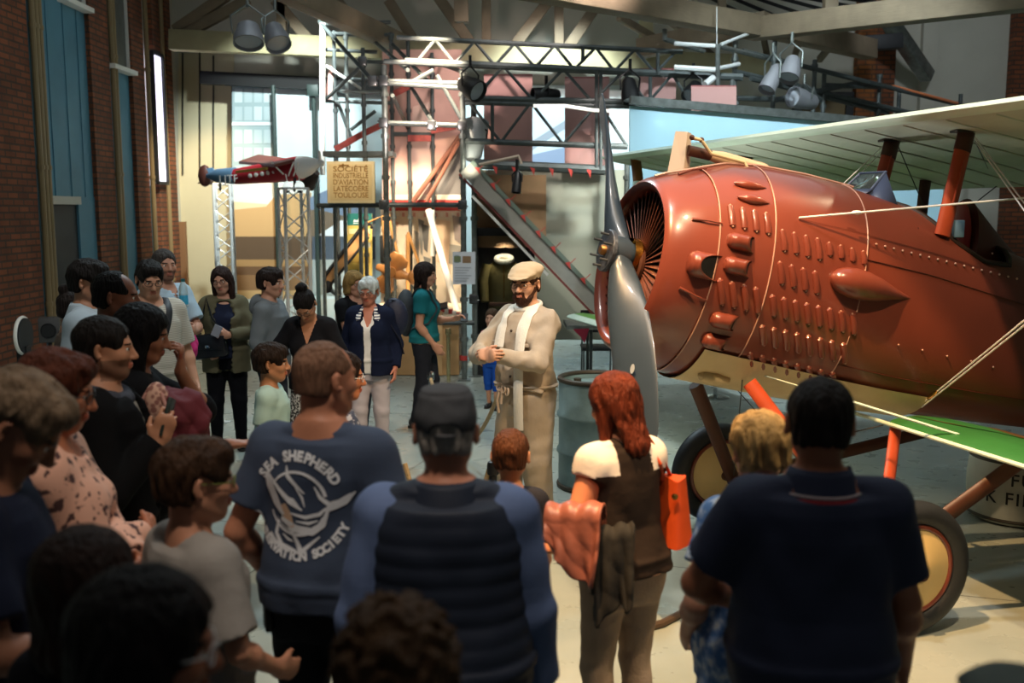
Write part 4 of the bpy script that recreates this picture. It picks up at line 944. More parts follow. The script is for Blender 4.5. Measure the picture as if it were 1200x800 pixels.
par(640, 112, 12.5, .34, .10, (-1, -.3, -.1), M_BLK, 'black stage lamp lying along the lattice between two pink banners', parent_up=.12)
par(738, 106, 12.3, .3, .11, (.1, -.4, -1), M_BLK, 'black stage lamp hanging right above the propeller tip')
par(812, 106, 12.3, .26, .10, (-.4, -.6, -.6), M_BLK, 'black stage lamp beside the small pinkish panel', parent_up=.2)
par(606, 213, 11.8, .26, .055, (-.1, -.2, -1), M_BLK, 'slim black spotlight hanging above the ramp', parent_up=.14)
MB().tube([W(562, 193, 12.0), W(608, 183, 11.8), W(611, 192, 11.8)], .02, 8).build('lamp_arm', mat('arm_beige', '#A89888', rough=.5), bpy.data.objects['stage_lamp.006']); MB().tube([W(562, 193, 12.0), W(560, 195, 12.38)], .02, 8).build('lamp_arm', M_TUBED, bpy.data.objects['stage_lamp.006'])
for nm_ in ('stage_lamp', 'stage_lamp.001'):
    o_ = bpy.data.objects[nm_]; MB().tube([o_.location + Vector((0, 0, .3)), (o_.location.x, o_.location.y, 7.0)], .012, 6).build('hanger_rod', M_TUBED, o_)
par(905, 92, 12.2, .36, .10, (-.5, -.4, -.9), M_GREY, 'white stage lamp with bright lens on the railing', parent_up=.3)
par(927, 80, 12.25, .30, .12, (-.2, -.3, -.6), M_GREY, 'grey stage lamp with dark top hung above the railing', parent_up=.3)
par(942, 117, 13.1, .40, .13, (-.9, -.5, .15), M_GREY, 'pinkish grey stage lamp pointing left over the billboard', parent_up=.2)
par(556, 165, 12.6, .5, .15, (.1, .3, .9), mat('disc_grey', '#A8AEB0', rough=.5), 'grey drum lamp on the scaffold below the black lamp', parent_up=.2)
mb = MB().tube([W(625, 124, 12.2), W(662, 124, 12.2), W(695, 129, 12.2), W(735, 131, 12.2)], .02, 8); mb.build('light_tube', mat('tube_glow', '#F2F2EA', rough=.4, emis='#FFFCEE', estr=1.0), None, label='thin white glowing cable along the lattice bridge', cat='light')  # pale tube, not a lamp; its lit look is added as emission
# ---------------------------------------------------------------- floor things
def stanchion(p, h, m, label, ball=True, group='barrier posts', base=.16):
    t = empty('barrier_post', p, label, 'barrier post', group); p = Vector(p)
    MB().lathe([(0, .0), (base, 0), (base, .012), (base * .8, .025), (.03, .04)], p, (0, 0, 1), 28).build('base', m, t)
    MB().tube([p + Vector((0, 0, .03)), p + Vector((0, 0, h))], .022, 14).build('pole', m, t)
    MB().lathe([(.022, h - .06), (.035, h - .05), (.035, h), (.03, h + .02), (0, h + .03)], p, (0, 0, 1), 16).build('cap', m, t)
    return t
M_GOLD = mat('post_gold', '#C9B98C', rough=.25, metal=.9); M_CHR = mat('post_chrome', '#C8CCCE', rough=.15, metal=1)
stanchion(ground(524, 11.4), .95 - .19, M_GOLD, 'pale gold barrier post in front of the scaffold foot')
stanchion(ground(503, 9.3), .59, M_CHR, 'silver topped barrier post just above the grey cap')
stanchion(G(838, 466), .9, M_CHR, 'chrome barrier post with round base under the plane nose')
bk = ground(577, 5.55); stanchion(bk, .68, M_BLK, 'black barrier post beside the little boy in navy')
bk2 = ground(594, 7.3); stanchion(bk2, .92, M_BLK, 'black barrier post half hidden behind the man in the cap and scarf')
def rope(a, b, sag, r, m, label):
    a = Vector(a); b = Vector(b)
    MB().tube([a.lerp(b, i / 20) - Vector((0, 0, sag * 4 * (i / 20) * (1 - i / 20))) for i in range(21)], r, 8).build('barrier_rope', m, None, label=label, cat='rope', group='barrier ropes')
M_ROPE = mat('rope_beige', '#B79A72', rough=.8, bump=.6, bscale=60)
rope(bk2 + Vector((-.02, 0, .9)), ground(503, 9.3) + Vector((0, -.03, .55)), .55, .016, M_ROPE, 'beige barrier rope sagging down beside the scarfed man')
rope(bk + Vector((-.02, 0, .66)), ground(470, 5.9) + Vector((0, 0, .6)), .5, .016, M_ROPE, 'beige barrier rope running down left from the short black post')
# oil drum
dr = empty('oil_drum', ground(703, 7.55), 'weathered grey-green oil drum beside the red-haired woman', 'barrel'); dp = ground(703, 7.55)
M_DRUM = mat('drum_paint', '#6E8484', rough=.45, noise=.25, nscale=5, bump=.1, metal=.2); M_DRIM = mat('drum_rim', '#40392F', rough=.5, metal=.5)
rr = .30
MB().lathe([(0, .02), (rr * .98, .02), (rr, .04), (rr, .26), (rr + .014, .28), (rr + .014, .30), (rr, .32), (rr, .54), (rr + .014, .56), (rr + .014, .58), (rr, .60), (rr, .84), (rr - .02, .84), (rr - .02, .80), (0, .80)], dp, (0, 0, 1), 48).build('body', M_DRUM, dr)
MB().torus(dp + Vector((0, 0, .845)), rr - .005, .02, n=48).build('top_rim', M_DRIM, dr)
MB().torus(dp + Vector((0, 0, .02)), rr - .005, .02, n=48).build('bottom_rim', M_DRIM, dr)
MB().lathe([(0, .83), (.03, .83), (.03, .80)], dp + Vector((-.15, .1, 0)), (0, 0, 1), 14).build('bung', M_DRIM, dr)
# white keg with rope, right
kp = Vector((3.52, 6.75, 0)); kg = empty('keg', kp, 'white painted keg with black stencil letters and rope on top', 'barrel')
M_KEG = mat('keg_white', '#AFAFA2', rough=.7, noise=.15, nscale=5)
MB().lathe([(0, .01), (.29, .01), (.31, .03), (.325, .2), (.325, .3), (.31, .45), (.29, .47), (0, .46)], kp, (0, 0, 1), 40).build('body', M_KEG, kg)
for z in (.04, .44): MB().torus(kp + Vector((0, 0, z)), .31, .012, n=40, m=8).build('hoop', M_DRIM, kg)
for tx, ang, z in (('FU', R(248), .33), ('K FIN', R(236), .2)):
    vs, fs = text_mesh(tx, .12, .001, .001, 1.15, 'CENTER')
    MB().add([kp + Vector((math.cos(ang + v.x / .33) * (.329 + v.z), math.sin(ang + v.x / .33) * (.329 + v.z), z + v.y)) for v in vs], fs).build('lettering', M_BLK, kg, smooth=False)
mb = MB()
for i in range(3): mb.torus(kp + Vector((.02 * i, -.01 * i, .485 + .028 * i)), .22 - .03 * i, .018, (0.05 * i, .04, 1), 32, 8)
mb.build('rope_coil', mat('rope_dark', '#4A4238', rough=.9), None, label='dark rope coiled on top of the white keg', cat='rope')
# hose on the floor
MB().tube([G(700, 742, .015), G(745, 739, .015), G(775, 731, .015), G(800, 718, .015), G(815, 704, .015), G(835, 690, .015)], .022, 10).build('floor_hose', mat('hose_grey', '#4A3A2C', rough=.6), None, label='dark hose curving over the bright floor by the red-haired woman', cat='hose')
# table, chairs, bunting under the nose
tb = empty('display_table', ground(693, 11.3), 'grey table under the green wing beyond the propeller', 'table')
a_, b_ = W(662, 380, 11.3), W(732, 380, 11.3)
MB().box(((a_.x + b_.x) / 2, 11.3, a_.z), ((b_.x - a_.x) / 2, .3, .025), bev=.006).build('table_top', M_TUBE, tb)
for x in (a_.x + .28, b_.x - .05): 
    for y in (11.05, 11.55): MB().tube([(x, y, 0), (x, y, a_.z)], .018, 8).build('leg', M_TUBED, tb)
mb = MB(); c_ = W(681, 390, 10.98); mb.prism([c_ + Vector((-.09, 0, .04)), c_ + Vector((.09, 0, .05)), c_ + Vector((.04, 0, -.12)), c_ + Vector((.0, 0, -.05))], (0, .01, 0)); mb.build('pennant', mat('pennant_red', '#B0304A', rough=.7), None, label='small red pennant hanging from the grey table', cat='pennant')
cp = ground(702, 12.2); chh = empty('folding_chair', cp, 'black folding chair beyond the grey table', 'chair')
MB().box(cp + Vector((0, 0, .45)), (.2, .2, .02), bev=.008).build('seat', M_BLK, chh); MB().box(cp + Vector((0, .2, .75)), (.2, .02, .14), bev=.01).build('backrest', M_BLK, chh)
for x in (-.18, .18):
    for y in (-.18, .18): MB().tube([cp + Vector((x, y, 0)), cp + Vector((x, y, .45 if y < 0 else .85))], .012, 6).build('leg', M_TUBED, chh)
# left wall things
bx = empty('wall_speaker', W(58, 400, 10.6), 'small grey speaker box low on the brick pier', 'speaker')
p = W(58, 386, 10.6); p.x = max(p.x, XL + .02)
MB().box(p, (.10, .11, .13), Matrix.Rotation(R(20), 3, 'Z'), bev=.012).build('cabinet', mat('speaker_grey', '#4A4A4A', rough=.6), bx)
MB().lathe([(0, 0), (.07, 0), (.075, .01), (.08, 0)], p + Vector((.04, -.115, 0)), (.3, -1, 0), 20).build('cone', M_DARK, bx)
MB().tube([p - Vector((0, 0, .12)), Vector((p.x, p.y, 0))], .02, 8).build('stand', M_DARK, bx)
ov = empty('round_stand', ground(27, 9.6), 'dark round-topped stand with a white rim by the brick pier', 'stand')
p = W(27, 393, 9.6)
MB().lathe([(0, 0), (.17, 0), (.17, .03), (0, .03)], p, (.99, .06, 0), 32).build('disc', M_DARK, ov); MB().torus(p, .175, .018, (.99, .06, 0), 36, 8).build('rim', M_WHITE, ov)
MB().box((p.x, p.y, p.z / 2 - .05), (.05, .05, p.z / 2 - .05)).lathe([(0, 0), (.2, 0), (.2, .02), (0, .03)], (p.x, p.y, 0), (0, 0, 1), 24).build('pedestal', M_DARK, ov)
MB().box(W(214, 330, 16.7), (.09, .05, 1.0)).build('door_leaf', mat('door_brown', '#8A6444', rough=.6), None, label='narrow brown door leaf at the far left corner', cat='door')
MB().box(G(263, 494, .003) + Vector((0, 0, .0)), (.06, .04, .003)).build('paper_scrap', M_WHITE, None, label='white scrap of paper on the floor between the legs of a woman', cat='paper')

# ================================================================ PEOPLE : smooth bodies grown from blended limbs
class Field:
    """distance field on a grid; blended limb shapes become one continuous surface"""
    def __init__(s, lo, hi, h):
        s.h = h; s.lo = np.array(lo, float); s.n = np.ceil((np.array(hi) - s.lo) / h).astype(int) + 1
        s.ax = [s.lo[i] + h * np.arange(s.n[i]) for i in range(3)]
        s.D = np.full(tuple(s.n), .25, np.float32)
    def sl(s, lo, hi, pad):
        r = []
        for i in range(3):
            a = int(math.floor((lo[i] - pad - s.lo[i]) / s.h)); b = int(math.ceil((hi[i] + pad - s.lo[i]) / s.h)) + 1
            r.append(slice(max(0, a), max(0, min(s.n[i], b))))
        return tuple(r)
    def pts(s, r): return s.ax[0][r[0]][:, None, None], s.ax[1][r[1]][None, :, None], s.ax[2][r[2]][None, None, :]
    def put(s, r, d, k, mode='add'):
        c = s.D[r]
        if c.size == 0: return
        if mode == 'add':
            if k > 0: hh = np.maximum(k - np.abs(c - d), 0) / k; s.D[r] = np.minimum(c, d) - hh * hh * k * .25
            else: s.D[r] = np.minimum(c, d)
        elif mode == 'sub':
            d = -d
            if k > 0: hh = np.maximum(k - np.abs(c - d), 0) / k; s.D[r] = np.maximum(c, d) + hh * hh * k * .25
            else: s.D[r] = np.maximum(c, d)
    # ---- shapes
    def cone(s, a, b, ra, rb, k=.02, mode='add', cut0=False, cut1=False, ex=None, fx=1.0, fy=1.0):
        """tapered limb from a to b; ex = cross axis scaled by fx, the other by fy"""
        a = np.array(a, float); b = np.array(b, float); m = max(ra, rb) * max(fx, fy)
        r = s.sl(np.minimum(a, b) - m, np.maximum(a, b) + m, k + s.h * 2); X, Y, Z = s.pts(r)
        ba = b - a; L2 = max(1e-9, ba @ ba); L = math.sqrt(L2)
        px, py, pz = X - a[0], Y - a[1], Z - a[2]
        tt = (px * ba[0] + py * ba[1] + pz * ba[2]) / L2; t = np.clip(tt, 0, 1)
        qx, qy, qz = px - t * ba[0], py - t * ba[1], pz - t * ba[2]
        rad = ra + (rb - ra) * t
        if ex is None: d = np.sqrt(qx * qx + qy * qy + qz * qz) - rad
        else:
            u = np.array(ex, float); u = u - ba * (u @ ba) / L2; u /= np.linalg.norm(u); v = np.cross(ba / L, u); w_ = ba / L
            qu = (qx * u[0] + qy * u[1] + qz * u[2]) / fx; qv = (qx * v[0] + qy * v[1] + qz * v[2]) / fy; qw = qx * w_[0] + qy * w_[1] + qz * w_[2]
            d = (np.sqrt(qu * qu + qv * qv + qw * qw) - rad) * min(fx, fy)
        if cut0: d = np.maximum(d, -tt * L)
        if cut1: d = np.maximum(d, (tt - 1) * L)
        s.put(r, d.astype(np.float32), k, mode)
    def ell(s, c, rad, k=.02, mode='add', Rm=None):
        c = np.array(c, float); rad = np.array(rad, float); m = rad.max()
        r = s.sl(c - m, c + m, k + s.h * 2); X, Y, Z = s.pts(r); px, py, pz = X - c[0], Y - c[1], Z - c[2]
        if Rm is not None:
            A = Rm; px, py, pz = px * A[0, 0] + py * A[1, 0] + pz * A[2, 0], px * A[0, 1] + py * A[1, 1] + pz * A[2, 1], px * A[0, 2] + py * A[1, 2] + pz * A[2, 2]
        k0 = np.sqrt((px / rad[0]) ** 2 + (py / rad[1]) ** 2 + (pz / rad[2]) ** 2) + 1e-6
        k1 = np.sqrt((px / rad[0] ** 2) ** 2 + (py / rad[1] ** 2) ** 2 + (pz / rad[2] ** 2) ** 2) + 1e-6
        d = np.where(k0 < .3, (k0 - 1) * rad.min(), k0 * (k0 - 1) / k1)
        s.put(r, d.astype(np.float32), k, mode)
    def loft(s, F, secs, k=.03, mode='add', n=2.4, cut0=True, cut1=True, fold=0.0, seed=0.0):
        """stacked oval sections (z, cy, rx, ry[, cx]) in the frame F=(R,o)"""
        Rm, o = F; secs = np.array([list(q) + [0] * (5 - len(q)) for q in secs], float); zz = secs[:, 0]; mx = secs[:, 2:4].max() + np.abs(secs[:, 1]).max() + np.abs(secs[:, 4]).max()
        c0 = o + Rm @ np.array([0, 0, zz[0]]); c1 = o + Rm @ np.array([0, 0, zz[-1]])
        r = s.sl(np.minimum(c0, c1) - mx, np.maximum(c0, c1) + mx, k + s.h * 2); X, Y, Z = s.pts(r); px, py, pz = X - o[0], Y - o[1], Z - o[2]
        x = px * Rm[0, 0] + py * Rm[1, 0] + pz * Rm[2, 0]; y = px * Rm[0, 1] + py * Rm[1, 1] + pz * Rm[2, 1]; z = px * Rm[0, 2] + py * Rm[1, 2] + pz * Rm[2, 2]
        cy = np.interp(z, zz, secs[:, 1]); rx = np.interp(z, zz, secs[:, 2]); ry = np.interp(z, zz, secs[:, 3]); cx = np.interp(z, zz, secs[:, 4])
        if fold:
            an = np.arctan2(y, x); w_ = fold * (np.sin(an * 9 + z * 7 + seed) * .6 + np.sin(an * 5 - z * 11 + seed * 2) * .6) * np.clip((zz[-1] - z) / max(.01, zz[-1] - zz[0]), 0, 1)
            rx = rx + w_; ry = ry + w_
        d = ((np.abs((x - cx) / rx) ** n + np.abs((y - cy) / ry) ** n) ** (1 / n) - 1) * np.minimum(rx, ry)
        lo = zz[0] - z; hi = z - zz[-1]
        if cut0: d = np.maximum(d, lo)
        else: d = np.where(lo > 0, np.sqrt(np.maximum(d, 0) ** 2 + lo ** 2), d)
        if cut1: d = np.maximum(d, hi)
        else: d = np.where(hi > 0, np.sqrt(np.maximum(d, 0) ** 2 + hi ** 2), d)
        s.put(r, d.astype(np.float32), k, mode)
    def half(s, p, nrm, mode='cut'):
        """remove everything on the side nrm points to"""
        X, Y, Z = s.ax[0][:, None, None], s.ax[1][None, :, None], s.ax[2][None, None, :]
        s.D = np.maximum(s.D, ((X - p[0]) * nrm[0] + (Y - p[1]) * nrm[1] + (Z - p[2]) * nrm[2]).astype(np.float32))
    def ripple(s, amp, f, seed=0.0, stretch=(1, 1, 1)):
        X, Y, Z = s.ax[0][:, None, None] * f * stretch[0], s.ax[1][None, :, None] * f * stretch[1], s.ax[2][None, None, :] * f * stretch[2]
        w_ = np.sin(X * 1.0 + 1.7 * np.sin(Y * .8 + seed) + seed) * np.sin(Y * 1.1 + 1.3 * np.sin(Z * .9 + seed * 1.3)) + .6 * np.sin(Z * 1.9 + 1.9 * np.sin(X * 1.1 - seed) + 1.1 * np.sin(Y * 1.3))
        s.D = s.D + (amp * w_).astype(np.float32)
    def mesh(s):
        """surface nets"""
        D = s.D; D[0] = D[-1] = .2; D[:, 0] = D[:, -1] = .2; D[:, :, 0] = D[:, :, -1] = .2
        S = D < 0
        c = [S[i:S.shape[0] - 1 + i, j:S.shape[1] - 1 + j, k:S.shape[2] - 1 + k] for i in (0, 1) for j in (0, 1) for k in (0, 1)]
        tot = sum(x.astype(np.int8) for x in c); I = np.argwhere((tot > 0) & (tot < 8))
        if len(I) == 0: return np.zeros((0, 3)), np.zeros((0, 4), int)
        off = np.array([(i, j, k) for i in (0, 1) for j in (0, 1) for k in (0, 1)])
        V = np.stack([D[I[:, 0] + o[0], I[:, 1] + o[1], I[:, 2] + o[2]] for o in off], 1)
        ed = [(a, b) for a in range(8) for b in range(a + 1, 8) if np.abs(off[a] - off[b]).sum() == 1]
        acc = np.zeros((len(I), 3)); cnt = np.zeros(len(I))
        for a, b in ed:
            va, vb = V[:, a], V[:, b]; m = (va < 0) != (vb < 0); t = np.where(m, va / np.where(m, va - vb, 1), 0)
            acc += m[:, None] * (off[a] + t[:, None] * (off[b] - off[a])); cnt += m
        P = (I + acc / cnt[:, None]) * s.h + s.lo
        idx = np.full(tot.shape, -1, np.int64); idx[I[:, 0], I[:, 1], I[:, 2]] = np.arange(len(I))
        Q = []
        for ax in range(3):
            o = [0, 0, 0]; o[ax] = 1
            A = S[:S.shape[0] - o[0], :S.shape[1] - o[1], :S.shape[2] - o[2]]; B = S[o[0]:, o[1]:, o[2]:]
            E = np.argwhere(A != B); u, v = (ax + 1) % 3, (ax + 2) % 3
            ok = (E[:, u] > 0) & (E[:, v] > 0) & (E[:, u] < S.shape[u] - 1) & (E[:, v] < S.shape[v] - 1); E = E[ok]
            def ix(du, dv):
                q = E.copy(); q[:, u] -= du; q[:, v] -= dv; return idx[q[:, 0], q[:, 1], q[:, 2]]
            q = np.stack([ix(1, 1), ix(0, 1), ix(0, 0), ix(1, 0)], 1)
            fl_ = A[E[:, 0], E[:, 1], E[:, 2]]; q[~fl_] = q[~fl_][:, ::-1]; Q.append(q)
        Q = np.concatenate(Q); Q = Q[(Q >= 0).all(1)]
        return P, Q
def mesh_np(name, P, Q, mats, parent, S=1.0, midx=None):
    me = bpy.data.meshes.new(name); P = (P * S).astype(np.float32)
    me.vertices.add(len(P)); me.vertices.foreach_set('co', P.ravel()); n = len(Q)
    me.loops.add(n * 4); me.loops.foreach_set('vertex_index', Q.astype(np.int32).ravel())
    me.polygons.add(n); me.polygons.foreach_set('loop_start', np.arange(0, n * 4, 4, dtype=np.int32)); 
    me.polygons.foreach_set('use_smooth', np.ones(n, bool))
    for m in (mats if isinstance(mats, (list, tuple)) else [mats]): me.materials.append(m)
    if midx is not None: me.polygons.foreach_set('material_index', midx.astype(np.int32))
    me.update(calc_edges=True)
    o = bpy.data.objects.new(name, me); COL.objects.link(o); o.parent = parent; return o
def rx(a): c, s = math.cos(R(a)), math.sin(R(a)); return np.array([[1, 0, 0], [0, c, -s], [0, s, c]])
def ry_(a): c, s = math.cos(R(a)), math.sin(R(a)); return np.array([[c, 0, s], [0, 1, 0], [-s, 0, c]])
def rz_(a): c, s = math.cos(R(a)), math.sin(R(a)); return np.array([[c, -s, 0], [s, c, 0], [0, 0, 1]])
def unit(v): v = np.array(v, float); return v / np.linalg.norm(v)

def skin(tone): return mat('skin_' + tone, '#' + tone, rough=.5, noise=.05, nscale=12, spec=.35)
def hairm(h): return mat('hair_' + h, '#' + h, rough=.62, noise=.35, nscale=26, bump=.9, bscale=90, bstretch=(1, 1, .1), spec=.2)
def cloth(h, b=.25): return mat('cloth_' + h, '#' + h, rough=.88, noise=.06, nscale=5, bump=b, bscale=14, spec=.15)
def denim(h): return mat('denim_' + h, '#' + h, rough=.85, noise=.16, nscale=7, bump=.2, bscale=90, spec=.15)
M_EYE = mat('eye_white', '#D8D2CA', rough=.2); M_IRIS = mat('iris', '#2E2018', rough=.2)
M_LIP = {}
def ik(a, c, l1, l2, pole):
    """two-bone reach from a towards c, bending towards pole; returns joint and end"""
    a = np.array(a, float); c = np.array(c, float); d = c - a; L = np.linalg.norm(d)
    if L > (l1 + l2) * .998: c = a + d / L * (l1 + l2) * .998; d = c - a; L = np.linalg.norm(d)
    if L < abs(l1 - l2) + .01: L = abs(l1 - l2) + .01
    x = (l1 * l1 - l2 * l2 + L * L) / (2 * L); h = math.sqrt(max(0, l1 * l1 - x * x)); u = d / np.linalg.norm(d)
    p = np.array(pole, float); p = p - u * (p @ u); p = p / (np.linalg.norm(p) + 1e-9)
    return a + u * x + p * h, c
MALE = [(.86, -.005, .150, .105), (.93, -.01, .168, .118), (1.02, -.005, .158, .110), (1.12, 0, .150, .105), (1.22, .005, .154, .112), (1.32, .005, .162, .118), (1.39, -.005, .150, .102), (1.45, -.015, .095, .075), (1.50, -.015, .06, .06)]
FEMALE = [(.86, -.01, .165, .112), (.93, -.015, .178, .122), (1.02, -.005, .150, .105), (1.10, 0, .132, .095), (1.20, .0, .140, .102), (1.30, .0, .144, .106), (1.38, -.01, .132, .090), (1.44, -.015, .085, .066), (1.49, -.015, .052, .054)]

def person(label, pos, yaw, H, sex='m', tone='C58F70', hair=('short', '2A1D16'), head=(0, 0, 0), lean=0, aL=None, aR=None, top=None, low=None, shoes='1A1A1C', fat=0.0, wide=1.0, hs=1.0, vox=.0075,
           glasses=None, beard=None, cap=None, legs=(0, 0), extras=None, face=True, twist=0):
    """one figure. pos on the floor, yaw in degrees (0 = looking away from the camera, 180 = towards it, 90 = to the left of the picture)"""
    S = H / 1.75; root = empty('person', (pos[0], pos[1], 0), label, 'person', rz=R(yaw)); h = vox / S
    sk = skin(tone); g = {}
    hip = np.array([0, -.0, .95]); Rl = rx(-lean) @ rz_(twist)
    UP = lambda p: hip + Rl @ (np.array(p, float) - hip)
    FU = (Rl, hip - Rl @ hip); FI0 = (np.eye(3), np.zeros(3))
    secs = MALE if sex == 'm' else FEMALE
    secs = [(z, cy + (fat * .35 if .95 < z < 1.3 else 0), (a + fat * (.8 if .95 < z < 1.3 else .45)) * wide, b + fat * (1.0 if .95 < z < 1.3 else .5)) for z, cy, a, b in secs]
    shw = (.160 if sex == 'm' else .140) * wide + fat * .2
    ll = 1.0
    # arms
    arms = {}
    for sd, A in ((-1, aL), (1, aR)):
        A = A or {}
        sh = UP((sd * shw, -.012, 1.392)); tgt = A.get('to')
        if tgt is None: w0 = UP((sd * (shw + .055 + fat * .6), .03, .865))
        else: w0 = np.array(tgt, float) / S if A.get('abs') else np.array(tgt, float)
        el, wr = ik(sh, w0, .295, .255, A.get('pole', (sd * .35, -1, -.1)))
        hd = A.get('dir'); hd = unit(hd) if hd is not None else unit(wr - el)
        pn = A.get('palm', (-sd, 0, 0)); pn = np.array(pn, float); pn = unit(pn - hd * (pn @ hd))
        arms[sd] = (sh, el, wr, hd, pn, A.get('curl', .35), A.get('thumb', 1))
    # legs
    lg = {}
    for sd, ft in ((-1, legs[0]), (1, legs[1])):
        hp = np.array([sd * .088 * wide, -.01, .90]); ft = ft if isinstance(ft, (tuple, list)) else (0, ft)
        an = np.array([sd * (.095 + fat * .3) * wide + ft[0], -.03 + ft[1], .085]); kn, an = ik(hp, an, .412, .41, (sd * .12, 1, 0))
        lg[sd] = (hp, kn, an)
    # head frame
    hy, hpch, ht = head
    hdk = .99 * hs / 1.0
    nb = UP((0, -.018, 1.475)); Rh = Rl @ rz_(hy) @ rx(-hpch) @ ry_(ht)
    hc = nb + Rl @ np.array([0, .012, .062 * hs]) + Rh @ np.array([0, .012, .088 * hs])
    HP = lambda p: hc + Rh @ (np.array(p, float) * hs)
    lo = np.array([-.32 * wide, -.3, -.02]); hi = np.array([.32 * wide, .3, 1.85])
    for sd in arms:
        for q in arms[sd][1:3]: lo = np.minimum(lo, q - .22); hi = np.maximum(hi, q + .22)
    lo = np.minimum(lo, hc - .2 * hs); hi = np.maximum(hi, hc + .2 * hs)
    F = Field(lo, hi, h)
    F.loft(FU, [q for q in secs if q[0] >= .93], .04, cut0=False, cut1=False); F.loft(FI0, [(.82, -.005, secs[0][2] * .93, secs[0][3] * .95)] + secs[:3], .05, cut0=False, cut1=False)
    if sex == 'f':
        for sd in (-1, 1): F.ell(UP((sd * .068, .085 + fat * .6, 1.255)), (.058, .05, .055), .04)
    for sd, (hp, kn, an) in lg.items():
        F.cone(hp, kn, .085 + fat * .35, .056 + fat * .1, .04); F.cone(kn, an, .056 + fat * .1, .037, .02); F.ell(kn * .72 + an * .28 + np.array([0, -.018, 0]), (.05, .052, .10), .03)
        F.cone(an + (0, -.03, -.045), an + (0, .115, -.055), .031, .024, .02)
    # neck and head
    F.cone(UP((0, -.022, 1.44)), HP((0, -.028, -.05)), .062 if sex == 'm' else .05, .056 if sex == 'm' else .048, .035)
    if sex == 'm':
        for sd in (-1, 1): F.cone(UP((0, -.035, 1.475)), UP((sd * .13, -.025, 1.41)), .036, .034, .04)
    hk = hs
    E = lambda c, r, k=.02, m='add', rm=None: F.ell(HP(c), np.array(r) * hk, k * hk, m, Rh if rm is None else Rh @ rm)
    E((0, -.014, .035), (.0765, .098, .082), .02); E((0, .025, -.018), (.064, .070, .088), .03)
    E((0, .046, -.085), (.036, .038, .030), .03)
    for sd in (-1, 1): F.cone(HP((sd * .050, -.005, -.055)), HP((sd * .020, .062, -.093)), .019 * hk, .018 * hk, .03 * hk)
    if face:
        F.cone(HP((0, .090, .012)), HP((0, .112, -.032)), .0085 * hk, .0125 * hk, .012 * hk); 
        for sd in (-1, 1): E((sd * .012, .100, -.036), (.0085, .010, .0075), .008)
        F.cone(HP((-.032, .083, .020)), HP((.032, .083, .020)), .011 * hk, .011 * hk, .014 * hk)
        for sd in (-1, 1):
            E((sd * .032, .1005, .001), (.0175, .013, .0078), .006, 'sub'); E((sd * .040, .058, -.026), (.026, .028, .026), .02)
        F.cone(HP((-.016, .096, -.0575)), HP((.016, .096, -.0575)), .0062 * hk, .0062 * hk, .006 * hk); F.cone(HP((-.014, .095, -.069)), HP((.014, .095, -.069)), .0072 * hk, .0072 * hk, .006 * hk)
        F.cone(HP((-.022, .105, -.0632)), HP((.022, .105, -.0632)), .0022 * hk, .0022 * hk, .004 * hk, 'sub')
    for sd in (-1, 1):
        E((sd * .086, -.014, -.004), (.009, .020, .032), .008, 'add', rz_(-sd * 38)); E((sd * .0925, -.006, .0), (.006, .010, .018), .005, 'sub', rz_(-sd * 38))
    # arms and hands
    for sd, (sh, el, wr, hd, pn, curl, thm) in arms.items():
        F.ell(sh + Rl @ np.array([-sd * .01, 0, -.01]), (.06, .058, .062), .05); F.cone(sh, el, .050 + fat * .2, .039 + fat * .12, .04); F.cone(el, wr, .040 + fat * .1, .027, .015)
        F.ell(el * .75 + wr * .25, (.043 + fat * .1,) * 3, .03)
        hand(F, wr, hd, pn, sd, curl, thm)
    P, Q = F.mesh()
    # lips / stubble / brows as material regions of the one body surface
    cen = P[Q].mean(1); loc = ((cen - hc) @ Rh) / hs; mi = np.zeros(len(Q), int); mats = [sk]
    if face:
        lipm = mat('lip_' + tone, tuple(x * y for x, y in zip(C('#' + tone), (.85, .55, .55, 1))), rough=.4)
        mats += [lipm, hairm(hair[1])]
        mi[(np.abs(loc[:, 0]) < .021) & (loc[:, 1] > .085) & (loc[:, 2] < -.052) & (loc[:, 2] > -.076)] = 1
        ax_ = np.abs(loc[:, 0]); mi[(ax_ > .014) & (ax_ < .048) & (loc[:, 1] > .06) & (np.abs(loc[:, 2] - .0215 + .10 * np.abs(ax_ - .03)) < .0042)] = 2
        if beard in ('stubble',):
            mats.append(mat('stubble_' + tone, tuple(x * .45 for x in C('#' + tone)[:3]) + (1,), rough=.7)); mi[(loc[:, 1] > -.01) & (loc[:, 2] < -.038) & (loc[:, 2] > -.12) & (mi == 0) & ((ax_ > .02) | (loc[:, 2] < -.05))] = 3
    body = mesh_np('body', P, Q, mats, root, S, mi)
    g.update(root=root, S=S, UP=UP, HP=HP, Rh=Rh, Rl=Rl, hc=hc, FU=FU, arms=arms, legs=lg, hs=hs, secs=secs, h=h, wide=wide, fat=fat, sex=sex, lo=lo, hi=hi, nb=nb, shw=shw)
    g['hascap'] = bool(cap)
    if face:
        for sd in (-1, 1):
            eb = LB(MB().ball(HP((sd * .032, .0775, .001)) * S, .0125 * hs * S, 12).ball(HP((sd * .032, .0872, .0005)) * S, .0052 * hs * S, 10), 'eyeball', [M_EYE, M_IRIS], root)
            for pl in eb.data.polygons: pl.material_index = int(pl.index >= 72)
    make_hair(g, hair)
    if beard == 'full': make_beard(g, hair[1] if len(hair) < 3 else hair[2])
    if beard == 'goatee': make_beard(g, hair[1], True)
    if low: make_low(g, low)
    if top:
        for t_ in (top if isinstance(top, list) else [top]): make_top(g, t_)
    make_shoes(g, shoes)
    if cap: make_cap(g, cap)
    if glasses: make_glasses(g, glasses)
    return g
